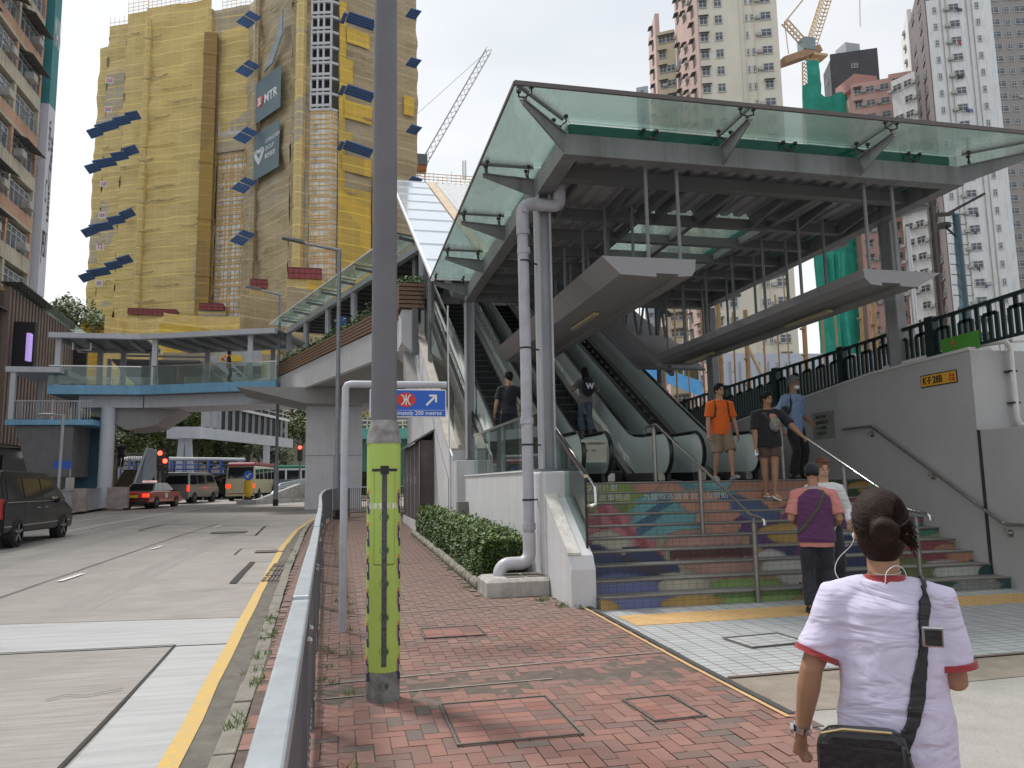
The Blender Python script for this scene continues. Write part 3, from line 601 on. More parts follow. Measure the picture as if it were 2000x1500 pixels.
for n in range(10):
    b = B(); z0 = RIS*n; yr = SY0+TRD*n
    for za, zb, jz in zs_:
        for xa, xb, jx in xs_:
            if xa >= W_: continue
            xb = min(xb, W_); xm, zm = (xa+xb)/2, z0+(za+zb)/2; c = (paint(xm, zm)*2+paint(xm+.018, zm+.01)+paint(xm-.015, zm-.012))*.25
            c = c*.95+V((.012, .012, .012))
            g_ = (c.x+c.y+c.z)/3; c = c.lerp(V((g_, g_, g_)), .16)
            if jx or jz: c = c*.4
            b.col = tuple(max(0, k) for k in c); b.add([(SXL+xa, yr, z0+za), (SXL+xb, yr, z0+za), (SXL+xb, yr, z0+zb), (SXL+xa, yr, z0+zb)], [(0, 1, 2, 3)])
    b.obj('riser', attrmat('mural_tiles', .35, 0, var=.1), st_, recalc=False)
LET = mat('pale_lettering', (.50, .49, .44), .6)
for (body, n, u0) in (('城聚薈文創計劃', 9, 1098), ('九龍城民政事務處', 8, 1105), ('九龍城區議會', 8, 1255), ('致意及贊助', 8, 1348)):
    yy = SY0+TRD*n-.004; x = px(u0, 960, Y=yy).x
    text_mesh('lettering', ' '.join(body) if False else body, .115, LET, frame((x, yy, RIS*n+.03), (1, 0, 0)), st_, ext=.0008, sx=1.12)
landing = B(); landing.box(SXL, SXR, SY0+3.0, 14.55, LZ-.2, LZ-.003)
struct(landing.obj('landing_floor', mat('landing_tiles', (.22, .22, .22), .6, 0, .15, 5)))
# --- left wall with sloping stringer
WC = CONC; COPE = mat('stone_coping', (.46, .42, .375), .7, 0, .18, 2, dirt=.35)
wl = thing('escalator_wall', 'long pale painted concrete wall sloping up beside the left escalator', 'wall', (2.6, 12, 0))
b = B(); b.ext([(2.66, 8.92, 0), (2.66, 8.92, .46), (2.66, 9.0, .62), (2.66, 10.0, 1.30), (2.66, 10.0, 0)], (.31, 0, 0)); b.obj('stair_parapet', [WC], wl, bevel=.012)
b = B(); b.ext([(2.645, 8.99, .625), (2.645, 10.0, 1.315), (2.645, 10.0, 1.345), (2.645, 8.99, .655)], (.16, 0, 0)); b.obj('parapet_cap', mat('sunlit_rough_plaster', (.58, .56, .52), .9, 0, .15, 12, .3, 40, dirt=.5), wl)
B().box(2.64, 2.985, 10.0, 10.85, 0, 1.64).obj('column_plinth', WC, wl, bevel=.03)
b = B(); b.box(2.62, 2.93, 10.85, 16.75, 0, 1.65); b.obj('low_wall', WC, wl)
b = B(); b.box(2.60, 2.90, 10.85, 16.75, 1.65, 1.675); b.obj('wall_coping', WHITE, wl)
B().box(2.45, 2.95, 16.75, 17.55, 0, 2.0).obj('column_plinth', WC, wl, bevel=.02)
SLP = math.tan(R(28.6))
# tall wall behind, top follows the escalator
YA, ZA = 17.55, 2.25
b = B(); b.ext([(2.42, 17.55, 0), (2.42, YA, ZA), (2.42, 27.2, ZA+SLP*(27.2-YA)), (2.42, 28.6, ZA+SLP*(27.2-YA)-.6), (2.42, 29.2, 5.5), (2.42, 29.2, 0)], (.36, 0, 0)); b.obj('tall_wall', WC, wl)
b = B()
for k, (x0, x1, dz) in enumerate(((2.395, 2.62, .05), (2.62, 2.80, .13), (2.80, 2.98, .24))):
    y = YA
    while y < 27.1:
        y2 = min(y+2.2, 27.2); b.ext([(x0, y+.006, ZA+SLP*(y-YA)-.02), (x0, y2-.006, ZA+SLP*(y2-YA)-.02), (x0, y2-.006, ZA+SLP*(y2-YA)+dz), (x0, y+.006, ZA+SLP*(y-YA)+dz)], (x1-x0-.004, 0, 0)); y = y2
b.obj('coping_slabs', COPE, wl)
b = B(); b.bar((2.41, 17.7, 1.6), (2.41, 26, 5.9), .014, .014); b.bar((2.41, 17.72, .0), (2.41, 17.72, 1.6), .012, .012)
for y in (20.5, 23.5): b.box(2.412, 2.425, y, y+.015, .2, 2.6+SLP*(y-YA)-.6)
b.obj('wall_joint', mat('grey_joint', (.22, .22, .22), .9), wl)
B().tube([(2.40, 16.95, .9), (2.40, 16.95, 2.1), (2.40, 17.6, 2.4)], .02, 8).obj('conduit', WHITE, wl)
B().tube([(2.38, 17.35, 2.0), (2.37, 17.35, 5.6)], .018, 8).obj('conduit', WHITE, wl)
mb = B(); mb.box(2.40, 2.62, 16.15, 16.45, .66, 1.12); t = tag(mb.obj('meter_box', mat('grey_meter_box', (.20, .19, .18), .6), org=(2.5, 16.3, .66), bevel=.01), 'small grey metal box on the pale wall above the hedge', 'electric box')
lg = B()
for dx in (.04, .1, .16): lg.tube([(2.42+dx, 16.3, .66), (2.42+dx, 16.3, .3)], .012, 6)
lg.obj('conduits', GALV, t)
# cabinet doors against the wall
cb = thing('utility_cabinet', 'row of dark brown metal service doors at the foot of the pale wall', 'utility cabinet', (2.3, 22, gz(22)))
yc0, yc1 = 20.6, 26.0; zc = gz(22); CABM = mat('dark_brown_door', (.095, .075, .068), .4, .2, .35, 2, dirt=.5)
B().box(2.02, 2.42, yc0, yc1, zc-.3, zc+.28).obj('plinth', WC, cb)
B().box(2.06, 2.42, yc0+.04, yc1, zc+.28, zc+2.45).obj('casing', CABM, cb)
for k in range(4):
    y0 = yc0+.08+k*1.3; d = B(); d.box(2.035, 2.06, y0, y0+1.25, zc+.3, zc+2.4); d.obj('door', CABM, cb, bevel=.006)
    f = B(); f.box(2.02, 2.036, y0-.02, y0+.01, zc+.28, zc+2.42); f.obj('door_trim', GALV, cb); B().box(2.01, 2.035, y0+1.1, y0+1.14, zc+1.3, zc+1.5).obj('handle', INOX, cb)
B().ext([(1.85, yc0-.1, zc+2.42), (2.42, yc0-.1, zc+2.75), (2.42, yc0-.1, zc+2.69), (1.85, yc0-.1, zc+2.37)], (0, yc1-yc0+.2, 0)).obj('canopy_roof', STEELD, cb)
# --- glass balustrades on left wall
GL = glassmat('clear_green_glass', (.88, .945, .925), .10, .03, .5); GLC = glassmat('canopy_glass', (.90, .955, .935), .22, .06, .4, .7); GEDGE = mat('glass_edge_green', (.01, .09, .07), .15, 0, .1, 4)
gb = thing('glass_balustrade', 'green glass screen on the low pale wall behind the drain pipe', 'glass balustrade', (2.85, 13.8, 1.67))
ys = [10.9, 12.35, 13.8, 15.25, 16.7]
for a, b2 in zip(ys, ys[1:]): B().box(2.84, 2.855, a+.012, b2-.012, 1.68, 2.52).obj('glass_pane', GL, gb)
B().box(2.82, 2.875, ys[0], ys[-1], 2.52, 2.56).obj('top_rail', INOX, gb, bevel=.008)
gb = thing('glass_balustrade', 'sloping green glass screen beside the left edge of the painted stairs', 'glass balustrade', (2.93, 9.1, .5))
B().ext([(2.925, 9.12, .60), (2.925, 10.95, 1.60), (2.925, 10.95, 2.45), (2.925, 9.12, 1.52)], (.014, 0, 0)).obj('glass_pane', GL, gb)
B().box(2.918, 2.948, 9.105, 9.12, .58, 1.54).obj('glass_edge', BLACK, gb)
hb2 = B(); hb2.tube([(3.03, 12.3, 2.55), (3.03, 11.0, 2.42), (3.03, 9.05, 1.42), (3.02, 9.0, 1.22), (2.97, 9.0, 1.2), (2.94, 9.14, 1.2)], .022, 12); hb2.obj('handrail', INOX, gb, smooth=True)
hb2 = B(); hb2.bar((2.93, 11.0, 2.5), (2.93, 9.1, 1.56), .035, .05); hb2.obj('cap_rail', INOX, gb)
# --- centre handrails
def stair_rail(name, lab, X, low=True):
    t = thing(name, lab, 'handrail', (X, 8.8, 0)); f = lambda y: (RIS/TRD)*(y-SY0)+.90+RIS
    pts = [(X, 12.15, f(11.5)-.1), (X, 12.1, f(11.5)+.0), (X, 11.62, f(11.55))]+[(X, 8.95, f(8.95)), (X, 8.85, f(8.85)-.02), (X, 8.55, f(8.8)-.03), (X, 8.5, f(8.8)-.06), (X, 8.5, f(8.8)-.11)]
    B().tube(pts, .022, 12).obj('rail', INOX, t, smooth=True)
    for y in (8.75, 10.15, 11.75):
        zb = 0 if y < 8.8 else RIS*(int((y-SY0)/TRD)+1) if y < 11.5 else LZ
        p = B(); p.tube([(X, y, zb), (X, y, f(y if y < 11.6 else 11.55)-.07)], .032, 14); p.tube([(X, y, f(min(y, 11.55))-.08), (X, y, f(min(y, 11.55))-.01)], .013, 8); p.obj('post', mat('dull_stainless', (.30, .285, .265), .35, .8, .15, 10), t, smooth=True)
    return t
stair_rail('stair_handrail', 'stainless handrail on three posts dividing the left part of the painted stairs', 4.97)
stair_rail('stair_handrail', 'stainless handrail held by the person in black, right part of the stairs', 7.28)
# --- right wall
wr = thing('retaining_wall', 'tall grey painted concrete wall on the right of the stairs', 'wall', (8.9, 11, 0))
RW = mat('grey_wall_paint', (.38, .375, .37), .85, 0, .06, 1.2, .1, 30, dirt=.07)
tops = [(9.12, 3.26), (11.2, 3.2), (12.8, 3.05), (15.9, 2.75), (20, 2.35), (28, 1.9)]
b = B(); b.ext([(8.7, 9.12, -.1)]+[(8.7, y, z) for y, z in tops]+[(8.7, 28, -.1)], (.35, 0, 0)); b.obj('wall', RW, wr)
b = B()
for (ya, za), (yb_, zb) in zip(tops, tops[1:]): b.bar((8.875, ya, za+.02), (8.875, yb_, zb+.02), .39, .045)
b.obj('coping', mat('pale_coping', (.50, .49, .47), .8, 0, .1, 3), wr)
B().ext([(9.05, 9.12, -.1), (9.05, 9.12, 3.26), (16, 9.12, 3.26), (16, 9.12, -.1)], (0, .4, 0)).obj('return_wall', RW, wr)
lw = B(); lw.box(8.705, 9.6, -2, 9.08, -.1, 2.12); lw.obj('lower_wall', RW, wr, bevel=.01)
B().box(8.69, 8.75, 9.082, 9.118, -.1, 2.12).obj('movement_joint', DARK, wr)
hr = thing('wall_handrail', 'dull steel handrail bracketed to the grey wall on the right', 'handrail', (8.6, 10, 1.5))
B().tube([(8.6, 11.95, 2.33), (8.6, 11.2, 2.33), (8.6, 8.75, .86), (8.6, 8.68, .84), (8.6, 7.4, .84)], .024, 12).obj('rail', INOX, hr, smooth=True)
for y, z in ((11.3, 2.30), (10.0, 1.58), (8.72, .82)):
    k = B(); k.tube([(8.6, y, z-.02), (8.62, y, z-.09), (8.7, y, z-.10)], .012, 8); k.cyl((8.685, y, z-.10), .05, .02, 16, (1, 0, 0)); k.obj('bracket', INOX, hr, smooth=True)
YS = mat('sign_amber', (.62, .33, .03), .5, 0, .08, 5)
sg = thing('location_plate', 'amber plate with black code lettering on the grey wall', 'sign', (8.69, 9.7, 2.93))
B().box(8.688, 8.70, 9.38, 10.1, 2.83, 3.02).obj('plate', BLACK, sg, bevel=.004); B().box(8.685, 8.689, 9.395, 10.085, 2.845, 3.005).obj('amber_face', YS, sg)
text_mesh('lettering', 'K·F 28B', .15, BLACK, frame((8.683, 10.05, 2.875), (0, -1, 0)), sg, bold=.003, sx=.82)
text_mesh('red_lettering', '黃埔', .055, mat('sign_red2', (.5, .03, .02), .5), frame((8.683, 9.53, 2.93), (0, -1, 0)), sg); text_mesh('red_lettering', '紅磡', .055, MATS['sign_red2'], frame((8.683, 9.53, 2.87), (0, -1, 0)), sg)
np_ = B(); np_.box(8.692, 8.70, 12.3, 12.95, 1.95+.25, 2.7); t = tag(np_.obj('wall_notice', mat('grey_notice', (.22, .23, .20), .6), org=(8.7, 12.6, 2.3)), 'small grey notice board on the wall beside the man in the pale blue shirt', 'notice'); 
for k in range(4): text_mesh('lettering', ('乘客須知', '請緊握扶手', '小心梯級', '多謝合作')[k], .08, BLACK, frame((8.690, 12.85, 2.58-.1*k), (0, -1, 0)), t)
# pipes at wall corner
pt = thing('wall_pipes', 'white painted pipes bending over the grey wall corner on the right', 'pipes', (9.3, 9.1, 2))
b = B(); b.tube([(8.8, 11, 3.28), (8.95, 9.4, 3.36), (9.25, 9.05, 3.38), (9.3, 9.03, 3.3), (9.3, 9.03, 2.3), (9.33, 9.03, 2.2), (9.45, 9.03, 2.17), (14, 9.03, 2.17)], .04, 10)
b.tube([(8.85, 10, 3.33), (9.3, 9.2, 3.42), (9.75, 9.05, 3.44), (9.8, 9.04, 3.36), (9.8, 9.04, 2.2)], .022, 8); b.tube([(9.4, 9.1, 3.40), (9.9, 9.1, 3.44), (10.0, 9.1, 3.40), (10.0, 9.1, 3.3)], .03, 8); b.obj('pipes', mat('white_pipe_paint', (.60, .58, .55), .5, 0, .08, 4, dirt=.2), pt, smooth=True)
c = B()
for x, z in ((9.3, 2.95), (9.8, 2.9), (9.3, 2.5), (9.8, 2.5)): c.box(x-.06, x+.06, 9.0, 9.12, z-.012, z+.012)
c.obj('clips', DARK, pt)
# fence on the right wall
FG = mat('dark_green_fence', (.012, .028, .026), .45, .2, .25, 8)
FP = [(8.88, 1.2, 3.4), (8.88, 3.4, 3.4), (8.88, 5.6, 3.35), (8.88, 7.8, 3.3), (8.88, 10.0, 3.25), (8.88, 12.2, 3.13), (8.88, 14.4, 2.93), (8.88, 16.6, 2.72), (8.88, 18.8, 2.5), (8.88, 21.2, 2.3), (8.88, 23.6, 2.15)]
FH = [.66, .66, .66, .64, .62, .66, .8, .92, 1.06, 1.15, 1.15]
for i in range(3, len(FP)-1):
    a, c = V(FP[i]), V(FP[i+1]); ha, hc = FH[i], FH[i+1]; t = thing('green_fence_panel', ordn[i-3]+' dark green steel fence panel on the right wall counted from the right', 'fence', a, 'dark green fence panels above the wall')
    B().bar(a+V((0, 0, ha)), c+V((0, 0, hc)), .06, .05).obj('top_rail', FG, t); B().bar(a+V((0, 0, .08)), c+V((0, 0, .08)), .04, .04).obj('bottom_rail', FG, t)
    B().cbox(a+V((0, 0, (ha+.06)/2)), .12, .16, ha+.06).obj('post', FG, t)
    bb = B(); n = 20
    for k in range(1, n):
        p = a.lerp(c, k/n); h = ha+(hc-ha)*k/n; m_ = k % 4; top = h if m_ in (0,) else h*(.74 if m_ in (1, 3) else 1)
        bb.bar(p+V((0, 0, .08)), p+V((0, 0, top)), .03, .062, up=(0, 1, 0))
        if m_ == 2: 
            q0 = a.lerp(c, (k-1)/n); q1 = a.lerp(c, (k+1)/n); bb.bar(q0+V((0, 0, h*.74)), q1+V((0, 0, h*.74)), .03, .05)
    bb.obj('balusters', FG, t)
g = tag(B().ext([(8.82, 9.05, 3.28), (8.82, 9.75, 3.28), (8.82, 9.75, 3.52), (8.82, 9.05, 3.54)], (-.015, 0, 0)).obj('green_banner', mat('green_banner', (.06, .24, .03), .6, 0, .1, 4), org=(8.8, 9.4, 3.3)), 'small bright green banner tied to the dark fence above the wall corner', 'banner')
ib = B()
for k in range(5): a = math.pi*(.5+.4*k); ib.bar((8.803, 9.52, 3.42), (8.803, 9.52+.06*math.cos(a), 3.42+.06*math.sin(a)), .004, .03, up=(1, 0, 0))
ib.obj('star', mat('banner_print', (.55, .16, .04), .6), g)
# ================= CANOPY =================
CX0, CX1, CY0, CY1, CZ0, CZ1 = 2.73, 8.75, 8.99, 17.15, 5.65, 5.93
cn = thing('glass_canopy', 'large grey steel and green glass canopy over the stairs and escalators', 'canopy', (5.7, 12, 0))
B().box(CX0, CX1, CY0, CY0+.2, CZ0, CZ1).obj('front_beam', STEEL, cn, bevel=.008)
B().box(CX0, CX0+.22, CY0+.2, CY1, CZ0, CZ1).obj('side_beam', STEEL, cn, bevel=.008); B().box(CX1-.22, CX1, CY0+.2, CY1, CZ0, CZ1).obj('side_beam', STEEL, cn, bevel=.008)
B().box(CX0+.22, CX1-.22, CY1-.2, CY1, CZ0, CZ1).obj('rear_beam', STEEL, cn)
PUR = [9.95, 11.5, 12.5, 13.5, 14.5, 15.5, 16.4]
for k, y in enumerate(PUR): B().box(CX0+.22, CX1-.22, y-.06, y+.06, CZ0+.06, CZ1-.06).obj('purlin', STEELD, cn)
B().tube([(CX0+.2, 10.12, CZ0+.12), (CX1-.2, 10.12, CZ0+.12)], .04, 8).obj('conduit', STEELD, cn)
for x in (4.75, 5.75, 7.12): B().box(x-.05, x+.05, 10.0, 15.0, CZ0+.10, CZ1-.03).obj('rafter', STEELD, cn)
for k in range(7): x = 3.3+k*.85; B().ext([(x, 10.4, 5.90), (x, 11.4, 5.90), (x, 11.4, 5.68), (x, 10.4, 5.80)], (.05, 0, 0)).obj('rafter_stub', STEELD, cn)
def deck(x0, x1, y0, y1, z=5.95):
    b = B(); p = .25; n = int((x1-x0)/p); p = (x1-x0)/n; pts = []
    for i in range(n): xx = x0+i*p; pts += [(xx, z), (xx+p*.5, z), (xx+p*.58, z+.05), (xx+p*.92, z+.05)]
    pts.append((x1, z)); vs = []
    for (x, zz) in pts: vs += [(x, y0, zz), (x, y1, zz)]
    b.add(vs, [(2*i, 2*i+1, 2*i+3, 2*i+2) for i in range(len(pts)-1)])
    b.box(x0, x1, y0, y1, z+.056, z+.09)
    return b.obj('roof_deck', mat('grey_roof_deck', (.34, .34, .36), .55, 0, .08, 2), cn, recalc=False)
deck(CX0+.2, CX1-.2, CY0+.2, 11.55); deck(CX0+.2, 4.75, 11.55, CY1); deck(7.12, CX1-.2, 11.55, CY1); deck(4.75, 7.12, 14.95, CY1)
B().box(4.7, 7.15, 11.52, 14.98, 5.99, 6.005).obj('skylight_glass', GLC, cn)
b = B(); b.box(7.06, 7.10, 11.52, 14.98, 5.9, 6.0); b.obj('skylight_edge', GEDGE, cn)
# glass edge: front, left, right
GX0, GX1, GY0, GZ = 1.92, 9.6, 8.22, 6.12
fx = [4.95, 7.04]; sy = [10.56, 12.66, 14.77]
def pane(pts): return B().ext(pts, (0, 0, .018)).obj('glass_pane', GLC, cn)
gIn = .12
pane([(GX0, GY0, GZ), (fx[0]-.015, GY0, GZ), (fx[0]-.015, CY0+gIn, GZ), (CX0+gIn, CY0+gIn, GZ)])
pane([(fx[0]+.015, GY0, GZ), (fx[1]-.015, GY0, GZ), (fx[1]-.015, CY0+gIn, GZ), (fx[0]+.015, CY0+gIn, GZ)])
pane([(fx[1]+.015, GY0, GZ), (GX1, GY0, GZ), (CX1-gIn, CY0+gIn, GZ), (fx[1]+.015, CY0+gIn, GZ)])
ysd = [None]+sy+[17.0]
for xo, xi in ((GX0, CX0+gIn), (GX1, CX1-gIn)):
    prev = None
    for y in sy+[17.0]:
        if prev is None: pane([(xo, GY0+.03, GZ), (xi, CY0+gIn+.03, GZ), (xi, y-.015, GZ), (xo, y-.015, GZ)])
        else: pane([(xo, prev+.015, GZ), (xi, prev+.015, GZ), (xi, y-.015, GZ), (xo, y-.015, GZ)])
        prev = y
ed = B(); ed.bar((GX0, GY0, GZ), (GX1, GY0, GZ), .03, .055); ed.bar((GX0, GY0, GZ), (GX0, 17, GZ), .022, .045); ed.bar((GX1, GY0, GZ), (GX1, 17, GZ), .022, .045); ed.obj('edge_trim', mat('brown_edge_trim', (.095, .08, .075), .5), cn)
for x in fx: B().bar((x, GY0, GZ), (x, CY0+gIn, GZ), .03, .04).obj('joint_seal', STEELD, cn)
for (xo, xi) in ((GX0, CX0), (GX1, CX1)):
    for y in sy: B().bar((xo, y, GZ), (xi, y, GZ), .03, .04).obj('joint_seal', STEELD, cn)
    B().bar((xo, GY0, GZ), (xi, CY0, GZ), .03, .04).obj('joint_seal', STEELD, cn)
b = B(); b.box(CX0+.12, CX1-.12, CY0+.11, CY0+.13, 5.93, 6.12); b.box(CX0+.11, CX0+.13, CY0+.13, CY1, 5.93, 6.12); b.box(CX1-.13, CX1-.11, CY0+.13, CY1, 5.93, 6.12); b.obj('upstand_edge', GEDGE, cn)
def bracket(root, tip):
    a, t = V(root), V(tip); d = (t-a); L_ = d.length; d.normalize(); s_ = V((-d.y, d.x, 0))*.012; b = B()
    b.ext([a-s_+V((0, 0, -.005)), t-s_+V((0, 0, .0)), t-s_+V((0, 0, -.05)), a-s_+V((0, 0, -.26))], s_*2); b.bar(a, t, .075, .014); b.obj('bracket', STEEL, cn)
    for k in (.12, .93):
        f = B(); q = a+d*L_*k; f.cyl(q, .022, .06, 8)
        for sg in (-1, 1): e = q+V((-d.y, d.x, 0))*.09*sg; f.tube([q+V((0, 0, .06)), e+V((0, 0, .09)), e+V((0, 0, .16))], .011, 6); f.cyl(e+V((0, 0, .15)), .03, .028, 10)
        f.obj('spider_fitting', mat('bronze_fitting', (.055, .05, .045), .4, .5), cn)
for x in fx: bracket((x, CY0, 5.93), (x, CY0-.72, 5.97))
for y in sy: bracket((CX0, y, 5.93), (CX0-.76, y, 5.97)); bracket((CX1, y, 5.93), (CX1+.76, y, 5.97))
bracket((CX0+.03, CY0+.03, 5.93), (CX0-.7, CY0-.68, 5.97)); bracket((CX1-.03, CY0+.03, 5.93), (CX1+.75, CY0-.68, 5.97))
bracket((CX0, 16.75, 5.93), (CX0-.76, 16.75, 5.97)); bracket((CX1, 16.75, 5.93), (CX1+.76, 16.75, 5.97))
for x in (3.95, 6.0, 8.0):
    f = B(); f.cyl((x, CY0+.06, 5.93), .022, .06, 8)
    for sg in (-1, 1): f.tube([(x, CY0+.06, 5.99), (x+.09*sg, CY0+.06, 6.02), (x+.09*sg, CY0+.06, 6.10)], .011, 6); f.cyl((x+.09*sg, CY0+.06, 6.08), .03, .028, 10)
    f.obj('spider_fitting', MATS['bronze_fitting'], cn)
CO = B
def column(x, y, z0, z1, lab=None, w=.2, d=.26):
    b = B(); b.box(x-w/2, x+w/2, y-.012, y+.012, z0, z1); b.box(x-w/2, x-w/2+.03, y-d/2, y+d/2, z0, z1); b.box(x+w/2-.03, x+w/2, y-d/2, y+d/2, z0, z1); b.obj('column', LSTEEL if x < 3 else STEEL, cn, bevel=.004)
    B().box(x-w/2-.05, x+w/2+.05, y-d/2-.04, y+d/2+.04, z0-.01, z0+.03).obj('base_plate', STEEL, cn)
column(2.83, 10.5, 1.65, CZ0); column(2.85, 17.25, 2.0, CZ0)
for (y, z0) in ((10.75, 3.2), (17.15, 2.7)): B().tube([(8.88, y, z0), (8.86, y, CZ1-.25)], .16, 6, rr=[.17, .16]).obj('column', STEEL, cn, bevel=.01)
b = B(); b.tube([(9.12, 10.62, 3.3), (9.1, 10.62, 5.6)], .025, 8); b.tube([(9.19, 10.64, 3.3), (9.17, 10.64, 5.6)], .02, 8); b.obj('conduit', WHITE, cn, smooth=True)
# --- light troughs
TGREY = mat('trough_panel', (.26, .255, .26), .5, .1, .05, 1.5)
def trough(name, lab, prof, y0, y1, rods, lampx, lamps):
    t = thing(name, lab, 'lighting trough', (prof[0][0], y0, 4.4))
    n = 7; ys_ = [y0+(y1-y0)*i/n for i in range(n+1)]
    for i in range(n): B().ext([(x, ys_[i]+(.004 if i else 0), z) for x, z in prof], (0, ys_[i+1]-ys_[i]-.008, 0)).obj('panel', TGREY, t)
    for y in (9.1, 10.9, 12.0, 13.1, 14.2, 15.3, 16.2):
        for x in rods: B().tube([(x, y if y > 9.5 else 9.25, 4.36), (x, y if y > 9.5 else 9.25, 5.75)], .026, 8).obj('hanger_rod', STEEL, t, smooth=True)
    for y in lamps:
        b = B(); b.box(lampx-.05, lampx+.05, y, y+1.25, 4.095, 4.15); b.obj('fluorescent_lamp', mat('lamp_diffuser', (.42, .36, .22), .3, 0, .1, 8), t, bevel=.02)
    return t
P1 = [(3.27, 4.40), (3.52, 4.165), (4.02, 4.15), (4.02, 4.20), (4.33, 4.20), (4.33, 4.165), (4.52, 4.18), (4.57, 4.25), (4.59, 4.41)]
trough('hanging_light_trough', 'grey angular light trough hung above the left side of the stairs', P1, 9.2, 16.5, (3.94, 4.39), 3.9, (11.3,))
P2 = [(7.13, 4.40), (7.15, 4.27), (7.24, 4.18), (7.42, 4.165), (7.42, 4.21), (7.72, 4.21), (7.72, 4.17), (8.0, 4.165), (8.4, 4.39)]
trough('hanging_light_trough', 'grey angular light trough hung along the right wall side', P2, 9.2, 16.5, (7.28, 7.74), 7.57, (10.6, 14.6))
b = B(); b.ext([(7.13, 16.5, 4.4), (7.13, 16.5, 4.16), (7.2, 18.0, 4.9), (7.2, 18.0, 5.15)], (.9, 0, 0)); t = tag(b.obj('sloping_duct', TGREY, org=(7.5, 17, 4.5)), 'grey duct climbing with the escalators behind the right light trough', 'duct')
b = B(); b.ext([(7.13, 16.45, 4.35), (7.13, 16.45, 4.1), (7.0, 27, 9.9), (7.0, 27, 10.15)], (.12, 0, 0)); b.obj('edge_member', TGREY, t)
